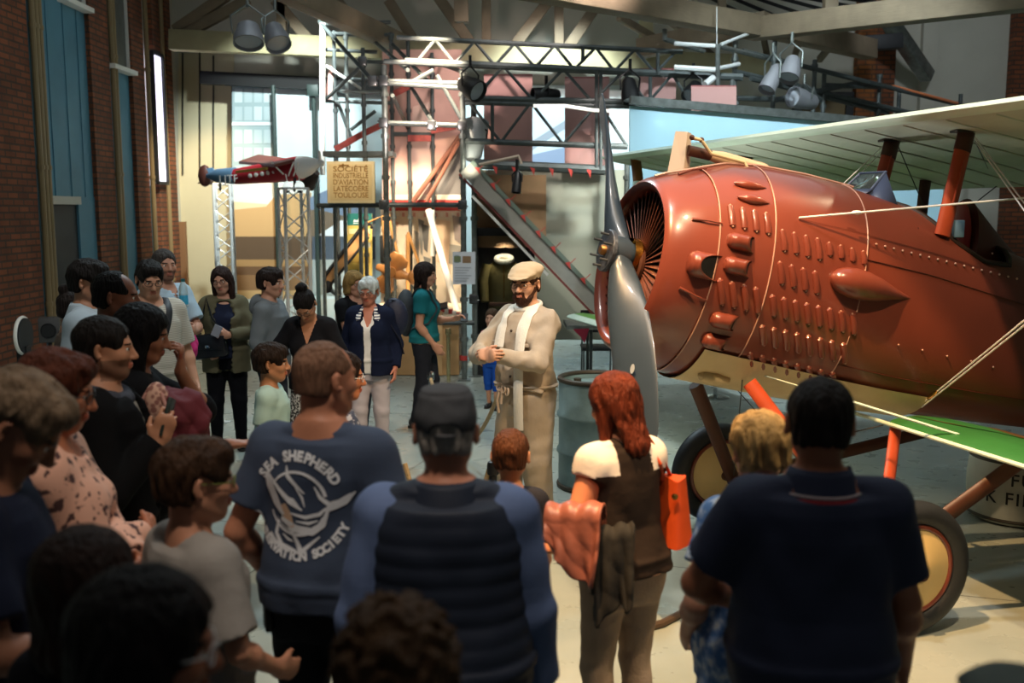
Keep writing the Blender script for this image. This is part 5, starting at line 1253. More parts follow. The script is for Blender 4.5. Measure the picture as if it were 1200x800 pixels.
def LB(mb, name, m, root, **kw):
    """build with coordinates already local to root"""
    me_o = MB(); M_ = inv(root).inverted(); me_o.v = [M_ @ Vector(v) for v in mb.v]; me_o.f = mb.f
    return me_o.build(name, m, root, **kw)
def hand(F, wr, d, pn, sd, curl, thm=1):
    """palm, four separate bent fingers of different lengths and a thumb from the side of the palm"""
    s_ = np.cross(d, pn) * sd  # towards the thumb
    s_ = unit(s_)
    if (np.cross(pn, d) @ s_) * sd > 0: pass
    F.cone(wr, wr + d * .03, .025, .027, .012, ex=s_, fx=1.15, fy=.75)
    F.cone(wr + d * .028, wr + d * .082, .036, .040, .012, ex=s_, fx=1.08, fy=.36)
    L = [(.027, .072, .030), (.009, .080, .0275), (-.009, .074, .0265), (-.026, .060, .0235)]
    for i, (o, l, _) in enumerate(L):
        p = wr + d * (.088 - .004 * abs(i - 1)) + s_ * o; r = (.0088, .009, .0087, .0078)[i]; a = curl * (70 + 6 * i); fd = d + s_ * (o * 1.6)
        fd = unit(fd)
        for j, f in enumerate((.45, .30, .25)):
            an = R(a * (.55, 1.3, 2.0)[j]); dd = fd * math.cos(an) + pn * math.sin(an)
            q = p + dd * (l * f); F.cone(p, q, r * (1 - .07 * j), r * (.95 - .08 * j), .003); p = q
    p = wr + d * .022 + s_ * .028; q = p + unit(d * .75 + s_ * .62 + pn * .35 * thm) * .042; F.cone(p, q, .0125, .011, .010)
    e = q + unit(d * .95 + s_ * .15 + pn * (.3 + curl * .4)) * .032; F.cone(q, e, .0105, .009, .003)
def fieldfor(g, a, b, h=None): return Field(a, b, h or g['h'])
def make_low(g, L):
    kind, col = L[0], L[1]; opt = L[2] if len(L) > 2 else {}
    m = col if not isinstance(col, str) else denim(col); fat = g['fat']; secs = g['secs']; S = g['S']; ex = opt.get('ease', .010); h = g['h'] * 1.15
    F = Field((-.34 * g['wide'], -.36, .0), (.34 * g['wide'], .4, 1.12), h); zt = opt.get('waist', 1.0)
    zz = [z for z, *_ in secs]; top = [float(np.interp(zt, zz, [q[i] for q in secs])) for i in (1, 2, 3)]
    if kind == 'skirt':
        zb = opt.get('hem', .5)
        F.loft((np.eye(3), np.zeros(3)), [(zb, 0, opt.get('flare', .21), opt.get('flare', .21) * .85), (.80, -.01, secs[0][2] + .03, secs[0][3] + .035), (.93, secs[1][1], secs[1][2] + ex, secs[1][3] + ex), (zt, top[0], top[1] + ex, top[2] + ex)], .01, n=2.2, fold=opt.get('fold', .006))
    else:
        F.loft((np.eye(3), np.zeros(3)), [(.79, -.005, secs[0][2] * .9, secs[0][3] * .95 + ex), (.86, secs[0][1], secs[0][2] + ex, secs[0][3] + ex + .008), (.93, secs[1][1], secs[1][2] + ex, secs[1][3] + ex + .002), (zt, top[0], top[1] + ex * .6, top[2] + ex * .6)], .03, cut0=False)
        zk = opt.get('len', .07); fl = opt.get('cuff', .062); kn_ = opt.get('knee', .068)
        for sd, (hp, kn, an) in g['legs'].items():
            F.cone(hp, kn, .092 + ex + fat * .35, kn_ + ex * .6 + fat * .1, .03)
            if zk < kn[2] - .03:
                e = kn + (an - kn) * min(1.05, (kn[2] - zk) / (kn[2] - an[2])); F.ell(kn * .72 + an * .28 + np.array([0, -.015, 0]), (.052 + ex, .055 + ex, .11), .03); F.cone(kn, e, kn_ + ex * .6 + fat * .1, fl, .02, cut1=True)
        if zk > .3: F.half((0, 0, zk), (0, 0, -1))
        F.ripple(opt.get('rip', .0022), 26, len(g['root'].name) * 1.3, (1, 1, 1.2))
    P, Q = F.mesh(); o = mesh_np('skirt' if kind == 'skirt' else ('shorts' if L[0] == 'shorts' else 'trousers'), P, Q, m, g['root'], S); g['low'] = o
    return o
def make_top(g, T):
    """T: dict(m, sleeve 0..1 of arm length (0 none, .5 elbow, .95 wrist), hem z, ease, neck, name, open, collar)"""
    m = T['m'] if not isinstance(T['m'], str) else cloth(T['m']); S = g['S']; fat = g['fat']; e = T.get('ease', .014); hem = T.get('hem', .88); secs = g['secs']; UP = g['UP']; h = g['h'] * 1.1
    F = Field(g['lo'] - .06, g['hi'] + .06, h); fl = T.get('flare', 0)
    sec = [(z, cy, a + e + (fl * (1.1 - z) * 1.2 if z < 1.1 else 0), b + e + .004 + (fl * (1.1 - z) if z < 1.1 else 0)) for z, cy, a, b in secs]
    if hem < .99: sec = [(z, cy, a + (.016 if z < 1.06 else .006 if z < 1.15 else 0), b + (.022 if z < 1.06 else .008 if z < 1.15 else 0)) for z, cy, a, b in sec]
    zz = [q[0] for q in sec]; f = lambda z: [float(np.interp(z, zz, [q[i] for q in sec])) for i in (1, 2, 3)]
    zt = T.get('ztop', 1.456)
    mid = [(z,) + tuple(f(z)) for z in (hem, .98, 1.05, 1.12, 1.2, 1.27, 1.33, 1.40, 1.44) if z > hem - .001 and (z > hem + .02 or z == hem)] 
    wz = T.get('waist', None)
    if wz: mid = [(z, cy, a + wz * max(0, 1 - abs(z - 1.1) / .18), b + wz * max(0, 1 - abs(z - 1.1) / .18)) for z, cy, a, b in mid]
    t4 = f(1.45); mid += [(zt, t4[0], .088, .068)]
    upper = [q for q in mid if q[0] >= .95] if hem < .95 else mid
    F.loft(g['FU'], upper, .02, cut0=(hem >= .95), fold=T.get('fold', .003), seed=hem * 9 + fat * 50)
    if hem < .95:
        lowp = [(hem,) + tuple(f(max(hem, .86)))] + [(z,) + tuple(f(z)) for z in (.86, .90, .95, .99) if z > hem + .02]
        F.loft((np.eye(3), np.zeros(3)), lowp, .03, fold=T.get('fold', .003), seed=hem * 9 + fat * 50)
    if g['sex'] == 'f' and not T.get('flat'):
        for sd in (-1, 1): F.ell(UP((sd * .066, .088 + fat * .6, 1.25)), (.062 + e, .05 + e, .06 + e), .05)
    for sd in (-1, 1): F.cone(UP((sd * .05, -.03, 1.448)), UP((sd * g['shw'] * .98, -.015, 1.402)), .040 + e * .5, .046 + e * .5, .04)
    sl = T.get('sleeve', .45); se = T.get('se', e + .004)
    if sl > 0:
        for sd, (sh, el, wr, hd, pn, cu, th) in g['arms'].items():
            F.ell(sh + g['Rl'] @ np.array([-sd * .012, 0, -.012]), (.062 + e * .8,) * 3, .045)
            r0, r1, r2 = .051 + se + fat * .2, .042 + se + fat * .12, .030 + se * .8
            q = sl * .55 / .295 if sl <= .53 else 1
            if sl <= .53: b = sh + (el - sh) * min(1, q); F.cone(sh, b, r0, r0 + (r1 - r0) * q + T.get('sflare', .006), .03, cut1=True)
            else:
                F.cone(sh, el, r0, r1, .03); t = min(1, (sl - .53) / .42); b = el + (wr - el) * t; F.cone(el, b, r1, r1 + (r2 - r1) * t + T.get('sflare', 0), .015, cut1=True)
    elif T.get('armhole', True):
        for sd, (sh, el, *_r) in g['arms'].items(): F.ell(sh + g['Rl'] @ np.array([sd * .03, 0, -.02]), (.05, .075, .085), .01, 'sub')
    nk = T.get('neck', 'crew')
    if nk == 'crew': kk = .80 if T.get('collar') else 1.0; F.cone(UP((0, -.02, 1.47)), UP((0, -.01, 1.60)), .072 * kk, .09 * kk, .008, 'sub')
    elif nk == 'scoop': F.ell(UP((0, .04, 1.47)), (.085, .10, .075), .01, 'sub')
    elif nk == 'v':
        for i in range(7): F.ell(UP((0, .03 + .012 * i, 1.47 - .026 * i)), (.075 * (1 - i / 7.5), .055, .03), .004, 'sub')
    elif nk == 'boat': F.ell(UP((0, .0, 1.485)), (.125, .09, .045), .01, 'sub')
    if T.get('open'):  # open front showing what is underneath
        w_ = T['open']
        for z in np.arange(hem - .05, 1.46, .05):
            q = UP((0, .18, z)); F.ell(q, (w_ + (.035 if z > 1.3 else 0), .12, .045), .012, 'sub')
    F.ripple(T.get('rip', .0025), T.get('rf', 22), hem * 17 + e * 100, (1, 1, .8))
    if T.get('quilt'):
        Z = F.ax[2][None, None, :]; F.D = F.D - (.0035 * np.abs(np.sin(Z * math.pi / .056))).astype(np.float32)
    P, Q = F.mesh(); mats = [m]; mi = np.zeros(len(Q), int)
    if T.get('paint'):
        mats = [m] + [x[0] for x in T['paint']]; c = P[Q].mean(1); q = (c - g['FU'][1]) @ g['Rl']
        for i, (_, fn) in enumerate(T['paint']): mi[fn(q)] = i + 1
    o = mesh_np(T.get('name', 'shirt'), P, Q, mats, g['root'], S, mi); g['top'] = o; g['topPQ'] = (P, Q)
    if T.get('collar'):
        c = T['collar']; r_ = .074 + e * .35; mb = MB()
        def fn(u, v):
            a = 2 * PI * u + PI / 2; fr_ = max(0, math.sin(a)); rr = r_ + .010 * abs(2 * v - 1) - .006 + .022 * max(0, 2 * v - 1)
            return Vector(tuple(UP((rr * 1.06 * math.cos(a), -.024 + rr * math.sin(a) * (1 + .12 * fr_), 1.463 + c * 1.5 * (1 - abs(2 * v - 1)) + - .038 * max(0, 2 * v - 1) - .040 * fr_)) * S))
        mb.grid(fn, 40, 10, close_u=True); oc = LB(mb, 'collar', m, g['root'], ang=180); solidify(oc, .004)
    if T.get('hood'):
        F = Field(UP((0, 0, 1.45)) - .3, UP((0, 0, 1.45)) + .3, h); 
        for a in np.linspace(0, 2 * PI, 14, endpoint=False):
            b = a + 2 * PI / 14; r1_ = .105; zf = lambda t: 1.455 + .03 * max(0, -math.sin(t)) - .035 * max(0, math.sin(t))
            F.cone(UP((r1_ * math.cos(a), -.02 + r1_ * .85 * math.sin(a), zf(a))), UP((r1_ * math.cos(b), -.02 + r1_ * .85 * math.sin(b), zf(b))), .034, .034, .02)
        F.ell(UP((0, -.135, 1.42)), (.12, .055, .10), .05); F.cone(UP((0, -.02, 1.45)), UP((0, .0, 1.62)), .066, .085, .01, 'sub'); F.ripple(.003, 30, 2.0)
        P, Q = F.mesh(); mesh_np('hood', P, Q, T['hood'] if not isinstance(T['hood'], str) else cloth(T['hood']), g['root'], S)
    return o
def make_shoes(g, col):
    m = col if not isinstance(col, str) else mat('shoe_' + col, '#' + col, rough=.5)
    S = g['S']
    for sd, (hp, kn, an) in g['legs'].items():
        F = Field(an - .2, an + .28, max(g['h'], .006)); y = rz_(-sd * 8); q = lambda v: np.array([an[0], an[1], 0]) + y @ np.array(v, float)
        F.cone(q((0, -.035, .05)), q((0, .14, .038)), .046, .036, .03); F.cone(q((0, -.03, .075)), q((0, -.02, .10)), .044, .042, .03); F.ell(q((0, .11, .045)), (.044, .085, .034), .03); F.half((0, 0, .004), (0, 0, -1))
        P, Q = F.mesh(); o = mesh_np('shoe', P, Q, m, g['root'], S)
        F = Field(an - .2, an + .28, max(g['h'], .006)); F.cone(q((0, -.045, .014)), q((0, .15, .014)), .048, .045, .01); F.half((0, 0, .026), (0, 0, 1)); F.half((0, 0, .002), (0, 0, -1)); P, Q = F.mesh()
        if len(P): mesh_np('sole', P, Q, mat('shoe_sole', '#2A2826', rough=.8), o, S)
def make_hair(g, H):
    kind, col = H[0], H[1]
    if kind == 'bald': return
    HP, Rh, hs, S = g['HP'], g['Rh'], g['hs'], g['S']; m = hairm(col); th = {'buzz': .0035, 'short': .010, 'crop': .006, 'side': .015, 'mop': .020, 'curly': .034, 'long': .018, 'bob': .020, 'bun': .009, 'shortf': .023}.get(kind, .012)
    h = max(.0045, g['h'] * .8)
    F = Field(g['hc'] - .30 * hs - (0, 0, .32 if kind == 'long' else .0), g['hc'] + .30 * hs, h)
    E = lambda c, r, k=.02, mo='add', rm=None: F.ell(HP(c), np.array(r) * hs, k * hs, mo, Rh if rm is None else Rh @ rm)
    Cn = lambda a, b, ra, rb, k=.02, mo='add', **kw: F.cone(HP(a), HP(b), ra * hs, rb * hs, k * hs, mo, **kw)
    E((0, -.014, .037), (.0765 + th, .098 + th, .082 + th * 1.1), .02)
    E((0, -.045, -.03), (.066 + th * .8, .058 + th * .7, .062), .03)
    if kind in ('mop', 'shortf', 'side', 'curly'): E((0, .055, .085), (.06, .045, .035), .03)
    # face and neck cleared
    ff = {'mop': .05, 'side': .058, 'shortf': .052, 'bob': .058, 'long': .062}.get(kind, .062)
    E((0, .125, -.035 + (ff - .062)), (.080, .085, .105), .012, 'sub')
    if kind == 'buzz' or (len(H) > 3 and H[3] == 'receding'): 
        E((0, .10, .085), (.075, .085, .06), .01, 'sub')
    if kind in ('buzz', 'short', 'crop', 'side', 'mop', 'curly', 'shortf', 'bun'):
        for sd in (-1, 1): E((sd * .092, .012, -.03), (.03, .048, .052), .008, 'sub')
        if kind not in ('bun', 'curly'):
            for sd in (-1, 1): E((sd * .093, -.008, -.006), (.024, .030, .042), .006, 'sub')
        if kind not in ('bun',): E((0, -.06, -.117), (.11, .13, .075), .012, 'sub')
        else: E((0, -.0, -.135), (.11, .15, .075), .012, 'sub')
    if kind in ('long', 'bob'):
        Lz = -.30 if kind == 'long' else -.125
        if len(H) > 2 and isinstance(H[2], float): Lz = H[2]
        Cn((0, -.055, .0), (0, -.075, Lz), .075, .062, .03, ex=Rh[:, 0], fx=1.25, fy=.62)
        for sd in (-1, 1): Cn((sd * .068, .0, .01), (sd * .082, .02 if kind == 'long' else .012, Lz * .92), .034, .028, .03)
        if kind == 'long': E((0, .13, -.10), (.062, .09, .19), .01, 'sub')
        else: E((0, .125, -.10), (.066, .085, .15), .01, 'sub')
    if kind == 'bun': E((0, -.075, .125), (.046, .045, .042), .012); E((.022, -.06, .15), (.022, .02, .02), .01)
    if kind == 'curly': F.ripple(.012 * hs, 75 / hs, 1.0)
    elif kind == 'buzz': pass
    else: F.ripple((.0035 if kind in ('mop', 'shortf', 'side') else .0018) * hs, 70 / hs, 2.0 + len(kind), (1.6, .7, .35))
    if kind not in ('curly', 'buzz', 'bun'):
        X, Y, Z = F.ax[0][:, None, None] - g['hc'][0], F.ax[1][None, :, None] - g['hc'][1], F.ax[2][None, None, :] - g['hc'][2]
        hx_, hy_, hz_ = [X * Rh[0, i] + Y * Rh[1, i] + Z * Rh[2, i] for i in (0, 1, 2)]
        an = np.arctan2(hx_ - .008, hy_ + .035); lo_ = np.clip((.11 * hs - hz_) / (.10 * hs), 0, 1)
        F.D = F.D + (.0026 * hs * lo_ * np.sin(an * 17 + 2.2 * np.sin(hz_ * 34 / hs + an * 3) + 1.3 * np.sin(an * 5))).astype(np.float32)
    if g.get('hascap'): F.half(HP((0, 0, .05)), Rh @ np.array([0, 0, 1]))
    P, Q = F.mesh(); g['hair'] = mesh_np('hair', P, Q, m, g['root'], S)
def make_beard(g, col, small=False):
    HP, Rh, hs, S = g['HP'], g['Rh'], g['hs'], g['S']
    F = Field(g['hc'] - .2 * hs, g['hc'] + .2 * hs, .0045); E = lambda c, r, k=.02, mo='add': F.ell(HP(c), np.array(r) * hs, k * hs, mo, Rh)
    if not small:
        E((0, .048, -.098), (.046, .048, .042), .03)
        for sd in (-1, 1): F.cone(HP((sd * .060, .008, -.03)), HP((sd * .046, .05, -.085)), .018 * hs, .022 * hs, .02 * hs)
    else: E((0, .07, -.085), (.032, .03, .028), .02)
    F.cone(HP((-.024, .094, -.052)), HP((0, .104, -.046)), .0075 * hs, .008 * hs, .008 * hs); F.cone(HP((.024, .094, -.052)), HP((0, .104, -.046)), .0075 * hs, .008 * hs, .008 * hs)
    for sd in (-1, 1): F.cone(HP((sd * .024, .093, -.052)), HP((sd * .027, .085, -.085)), .008 * hs, .012 * hs, .01 * hs)
    E((0, .105, -.064), (.019, .02, .0105), .004, 'sub')
    F.ripple(.002, 90, 1.0); P, Q = F.mesh(); mesh_np('beard', P, Q, hairm(col), g['root'], S)
def make_glasses(g, col):
    m = mat('glasses_' + col, '#' + col, rough=.3); HP, Rh, S, hs = g['HP'], g['Rh'], g['S'], g['hs']; mb = MB(); fr = Vector(tuple(Rh @ np.array([0, 1, 0])))
    for sd in (-1, 1):
        pts = [Vector(HP((sd * .033 + .024 * math.cos(a), .106 - .012 * abs((sd * .033 + .024 * math.cos(a)) / .06) ** 2, .0 + .017 * math.sin(a)))) * S for a in np.linspace(0, 2 * PI, 21)]
        mb.tube(pts, .0019 * S, 6, cap=False)
        mb.tube([Vector(HP(q)) * S for q in ((sd * .057, .096, .006), (sd * .074, .06, .006), (sd * .080, -.01, .008), (sd * .078, -.03, -.012))], .0019 * S, 6)
    mb.tube([Vector(HP(q)) * S for q in ((-.010, .107, .004), (0, .112, .008), (.010, .107, .004))], .0019 * S, 6)
    o = LB(mb, 'glasses', m, g['root'])
    mb = MB()
    for sd in (-1, 1):
        c = [Vector(HP((sd * .033 + .0235 * math.cos(a), .106 - .012 * abs((sd * .033 + .0235 * math.cos(a)) / .06) ** 2, .0 + .0165 * math.sin(a)))) * S for a in np.linspace(0, 2 * PI, 16, endpoint=False)]
        mb.add(c, [tuple(range(16))])
    mo = MB(); M_ = inv(g['root']).inverted(); mo.v = [M_ @ v for v in mb.v]; mo.f = mb.f
    mo.build('lenses', mat('lens_clear', '#FFFFFF', rough=.02, trans=1, ior=1.02, alpha=.25), o)
def make_cap(g, cp):
    kind, col = cp[0], cp[1]; HP, Rh, hs, S = g['HP'], g['Rh'], g['hs'], g['S']; m = cloth(col, .15)
    F = Field(g['hc'] - .26 * hs, g['hc'] + .26 * hs, max(.0045, g['h'] * .8)); E = lambda c, r, k=.02, mo='add', rm=None: F.ell(HP(c), np.array(r) * hs, k * hs, mo, Rh if rm is None else Rh @ rm)
    if kind == 'flat':
        E((0, -.030, .086), (.101, .122, .048), .02, 'add', rx(-4)); E((0, -.015, .045), (.087, .108, .042), .02, 'add', rx(-4)); E((0, .055, .066), (.088, .080, .024), .025, 'add', rx(-10))
        E((0, .105, .054), (.072, .056, .009), .004, 'add', rx(-12)); F.half(HP((0, 0, .036)), Rh @ np.array([0, -.12, -1])); F.ripple(.002, 50)
        E((0, -.02, .128), (.011, .011, .007), .003)
    else:
        E((0, -.016, .045), (.088, .110, .088), .02); E((0, -.01, .116), (.062, .078, .012), .04); F.half(HP((0, 0, .012)), Rh @ np.array([0, 0, -1])); E((0, .13, .028), (.07, .075, .012), .01, 'add', rx(-10)); E((0, -.118, .016), (.042, .03, .026), .004, 'sub'); F.ripple(.0012, 50)
    P, Q = F.mesh(); o = mesh_np('flat_cap' if kind == 'flat' else 'cap', P, Q, m, g['root'], S); g['cap'] = o
    if kind != 'flat':
        mb = MB(); mb.tube([Vector(HP((.045 * math.sin(a), -.012 - .108 * math.cos(a), .010))) * S for a in np.linspace(-.8, .8, 9)], .009 * S, 8, ry=.004 * S); LB(mb, 'cap_strap', m, o) if False else LB(mb, 'cap_strap', m, g['root'])

HTOP = {'buzz': .0035, 'short': .010, 'crop': .006, 'side': .015, 'mop': .020, 'curly': .04, 'long': .018, 'bob': .020, 'bun': .009, 'shortf': .023, 'bald': 0}
def P(label, hx, hy, Y, yaw, **kw):
    """stand a figure so that the crown of the head is where the photo shows it, at distance Y"""
    t = W(hx, hy, Y); hs = kw.get('hs', 1.0); lean = kw.get('lean', 0); hd = kw.get('head', (0, 0, 0)); tw = kw.get('twist', 0)
    hip = np.array([0, 0, .95]); Rl = rx(-lean) @ rz_(tw); nb = hip + Rl @ (np.array([0, -.018, 1.475]) - hip)
    Rh = Rl @ rz_(hd[0]) @ rx(-hd[1]) @ ry_(hd[2]); hc = nb + Rl @ np.array([0, .012, .062 * hs]) + Rh @ np.array([0, .012, .088 * hs])
    th = HTOP.get(kw.get('hair', ('short',))[0], .015)
    if kw.get('cap'): th = max(th, .03)
    q = unit(Rh.T @ np.array([0, 0, 1.0])); el = np.array([.0765 + th, .098 + th, .082 + th * 1.1]); sup = el * el * q / math.sqrt(((el * q) ** 2).sum())
    top = hc + Rh @ ((np.array([0, -.014, .037]) + sup) * hs); S = t.z / top[2]; o = rz_(yaw) @ top * S
    return person(label, (t.x - o[0], Y - o[1]), yaw, S * 1.75, **kw)
# ================================================================ THE VISITORS
def FR(o): return [o] if not isinstance(o, list) else o
def gl(g, p): return Vector(tuple(np.array(p, float) * g['S']))           # normalised figure point -> root-local point
def gw(g, p):                                                            # -> world point
    return inv(g['root']).inverted() @ gl(g, p)
def hug(g, pts, off=.006):
    """lay normalised points on the outermost garment so that straps follow the cloth"""
    if 'bvh' not in g: g['bvh'] = BVHTree.FromPolygons([tuple(v) for v in g['topPQ'][0]], [tuple(q) for q in g['topPQ'][1]])
    out = []
    for i in range(len(pts) - 1):
        for k_ in range(5):
            p = Vector(pts[i]).lerp(Vector(pts[i + 1]), k_ / 5); l, n, *_ = g['bvh'].find_nearest(p); out.append((l + n * off) * g['S'])
    l, n, *_ = g['bvh'].find_nearest(Vector(pts[-1])); out.append((l + n * off) * g['S']); return out
def ribbon(g, pts, w_, th=.010, off=.006, free=()):
    """flat band of cloth lying on the outermost garment, then hanging free"""
    hug(g, pts, off); c = []; nn = []
    for i in range(len(pts) - 1):
        for k_ in range(6):
            l, n, *_ = g['bvh'].find_nearest(Vector(pts[i]).lerp(Vector(pts[i + 1]), k_ / 6)); c.append(l + n * off); nn.append(n)
    for p in free: c.append(Vector(p)); nn.append(Vector((0, 1, 0)))
    c = [sum(c[max(0, i - 1):i + 2], Vector()) / len(c[max(0, i - 1):i + 2]) for i in range(len(c))]
    vs = []; n = len(c)
    for i in range(n):
        d = (c[min(i + 1, n - 1)] - c[max(i - 1, 0)]).normalized(); sd_ = d.cross(nn[i]).normalized(); up = sd_.cross(d)
        for a, b in ((-1, -.2), (-.5, .7), (0, 1), (.5, .7), (1, -.2), (0, -.6)): vs.append((c[i] + sd_ * (a * w_ / 2) + up * (b * th / 2)) * g['S'])
    return MB().add(vs, [(i * 6 + j, i * 6 + (j + 1) % 6, (i + 1) * 6 + (j + 1) % 6, (i + 1) * 6 + j) for i in range(n - 1) for j in range(6)] + [tuple(range(6)), tuple((n - 1) * 6 + j for j in range(6))])
def attach(g, mb, name, m, ang=60):                                      # clothing piece in root-local metres
    return LB(mb, name, m, g['root'], ang=ang)
SKD, SKM, SKL, SKB = 'B98263', 'C08A6C', 'CFA086', '6B4230'

# ---- guide in pale coverall
M_KH = mat('coverall_khaki', '#B5A38C', rough=.85, noise=.08, nscale=5, bump=.7, bscale=9, bstretch=(1, 1, .6))
g = P('person in pale khaki coverall, flat cap and white scarf with hands clasped before the propeller', 617, 304, 6.4, 142, sex='m', tone='D6A080', hair=('short', '3A2416', '3E2416'), head=(12, 3, 0), cap=('flat', 'BDA88A'), glasses='2A1A18', beard='full', vox=.005, fat=.0,
      aL=dict(to=(.0, .29, 1.20), pole=(-1, -.25, -.6), dir=(.82, .45, .08), palm=(.1, -.75, -.5), curl=.5), aR=dict(to=(.075, .31, 1.195), pole=(1, -.25, -.6), dir=(-.8, .35, .12), palm=(0, -1, -.1), curl=.6),
      top=dict(m=M_KH, sleeve=.93, hem=.965, ease=.026, se=.022, collar=.03, rip=.0065, rf=31, fold=.009, name='coverall_jacket'), low=('trousers', M_KH, dict(ease=.024, cuff=.078, knee=.084, rip=.0025, waist=1.03)), shoes='3A2A20', legs=((-.02, 0), (.02, .05)))
M_SCARF = mat('scarf_white', '#EDE6D6', rough=.9, bump=.3, bscale=30, bstretch=(8, 8, 1))
for pts in ([(-.062, -.05, 1.47), (-.078, .03, 1.475), (-.082, .12, 1.40), (-.078, .15, 1.34)], [(.062, -.05, 1.47), (.078, .03, 1.475), (.085, .12, 1.40), (.088, .15, 1.34)]):
    attach(g, ribbon(g, pts, .075, .016, .008, ((-.075, .166, 1.27), (-.072, .170, 1.2), (-.07, .175, 1.1), (-.072, .178, .98), (-.075, .182, .88), (-.078, .182, .78), (-.078, .176, .67)) if pts[0][0] < 0 else ((.09, .166, 1.27), (.09, .170, 1.2))), 'scarf', M_SCARF)
attach(g, MB().tube([gl(g, (.078 * math.cos(a), -.02 + .074 * math.sin(a), 1.485 - .02 * math.sin(a))) for a in np.linspace(0, 2 * PI, 29)], .02, 10, cap=False), 'scarf_collar', M_SCARF)
mb = MB()
sec = [float(np.interp(.99, [q[0] for q in g['secs']], [q[i] for q in g['secs']])) for i in (2, 3)]
mb.tube([gl(g, ((sec[0] + .044) * math.cos(a), (sec[1] + .052) * math.sin(a), .99)) for a in np.linspace(0, 2 * PI, 33)], .018, 8, cap=False, ry=.008); attach(g, mb, 'belt', M_KH)
mb = MB()
for i in range(3): mb.torus(gl(g, (.06 - .03 * i, .195, .985 - .012 * i)), .022, .007, (.3 * i, 1, .2), 16, 6)
mb.tube([gl(g, q) for q in ((.06, .19, .98), (.075, .20, .90), (.07, .19, .82))], .009, 8).tube([gl(g, q) for q in ((.04, .19, .98), (.045, .20, .88))], .009, 8)
attach(g, mb, 'belt_knot', mat('belt_pale', '#C9B29C', rough=.85))
for z in (1.36, 1.25, 1.06, .93): attach(g, MB().ball(hug(g, [(.012, .2, z), (.012, .2, z)], .002)[0], .009), 'button', mat('button_brown', '#3A2A20', rough=.4))
for x in (-.115, .125): attach(g, MB().box(gl(g, (x, .142, 1.255)), (.045, .006, .012), Matrix.Rotation(R(-22 if x > 0 else 22), 3, 'Z'), bev=.004), 'pocket_flap', M_KH)

# ---- man with printed back (printed words and emblem follow the cloth)
M_SS = mat('shirt_slate', '#3E4A60', rough=.9, noise=.06, bump=.15, bscale=12)
g = P('person with shaved head in slate T-shirt printed with a whale emblem on its back', 376, 399, 3.08, -14, sex='m', tone='BC7F62', hair=('buzz', '7E5C48', 0, 'receding'), head=(-30, 2, 0), vox=.0065, fat=.02, wide=1.04,
      aL=dict(to=(-.235, .07, .92), pole=(-.6, -1, 0), dir=(.25, .3, -.9), palm=(1, 0, 0)), aR=dict(to=(.25, .10, .9), pole=(.6, -1, 0)),
      top=dict(m=M_SS, sleeve=.36, hem=.90, ease=.020, se=.026, neck='crew', rip=.003, name='t_shirt'), low=('trousers', '1E2126', dict(waist=1.0, ease=.012)), shoes='1A1A1A')
attach(g, MB().tube([gl(g, (.188 * math.cos(a), -.008 + .138 * math.sin(a), .965)) for a in np.linspace(0, 2 * PI, 33)], .016, 8, cap=False, ry=.007), 'belt', mat('belt_black', '#131214', rough=.4))
attach(g, MB().box(gl(g, (-.17, -.09, .86)), (.012, .035, .05), Matrix.Rotation(R(35), 3, 'Z'), bev=.006), 'pocket_flap', M_BLK)
PQ = g['topPQ']; BT = BVHTree.FromPolygons([tuple(v * g['S']) for v in PQ[0]], [tuple(q) for q in PQ[1]])
def onback(x, z):
    """point of the shirt back at local x, z"""
    h_ = BT.ray_cast(Vector((x, -1.0, z)), Vector((0, 1, 0)))
    return h_[0] + Vector((0, -.0025, 0)) if h_[0] is not None else Vector((x, -.2, z))
M_PRINT = mat('print_white', '#ECEEF2', rough=.9, noise=.1, nscale=30)
bx_, bz_ = -.030, 1.255 * g['S']
def arc_text(tx, rad, a0, size, up=True, name='lettering'):
    """letters set round an arc; a0 = angle range"""
    n = len(tx); mb = MB()
    for i, chh_ in enumerate(tx):
        if chh_ == ' ': continue
        a = a0[0] + (a0[1] - a0[0]) * (i + .5) / n; vs, fs = text_mesh(chh_, size, 0.0, .0022, 1.0)
        bm = bmesh.new(); vv = [bm.verts.new(v) for v in vs]
        for f in fs:
            try: bm.faces.new([vv[k_] for k_ in f])
            except ValueError: pass
        vs = [v.co.copy() for v in bm.verts]; fs = [tuple(v.index for v in f.verts) for f in bm.faces if not bm.verts.index_update()]; bm.free()
        c, s_ = math.cos(a), math.sin(a); px, pz = rad * c, rad * s_; rot = (a - PI / 2) if up else (a + PI / 2)
        mb.add([onback(bx_ + px + v.x * math.cos(rot) - v.y * math.sin(rot), bz_ + pz + v.x * math.sin(rot) + v.y * math.cos(rot)) for v in vs], fs)
    return attach(g, mb, name, M_PRINT)
arc_text('SEA SHEPHERD', .145, (R(152), R(28)), .042)
arc_text('CONSERVATION SOCIETY', .165, (R(196), R(338)), .036, up=False)
def stroke(pts, w, name='emblem_line', m=None):
    """flat printed brush stroke; pts (x, z) about the emblem centre, w widths"""
    pts = [Vector((p[0], p[1])) for p in pts]; q = []
    for i in range(len(pts) - 1):
        for k_ in range(6): q.append(pts[i].lerp(pts[i + 1], k_ / 6))
    q.append(pts[-1]); n = len(q); L, Rr = [], []
    for i, p in enumerate(q):
        d = (q[min(i + 1, n - 1)] - q[max(i - 1, 0)]).normalized(); nn = Vector((-d.y, d.x)); ww = float(np.interp(i / (n - 1), np.linspace(0, 1, len(w)), w)) / 2
        L.append(onback(bx_ + (p + nn * ww).x, bz_ + (p + nn * ww).y)); Rr.append(onback(bx_ + (p - nn * ww).x, bz_ + (p - nn * ww).y))
    return MB().add(L + Rr, [(i, i + 1, n + i + 1, n + i) for i in range(n - 1)])
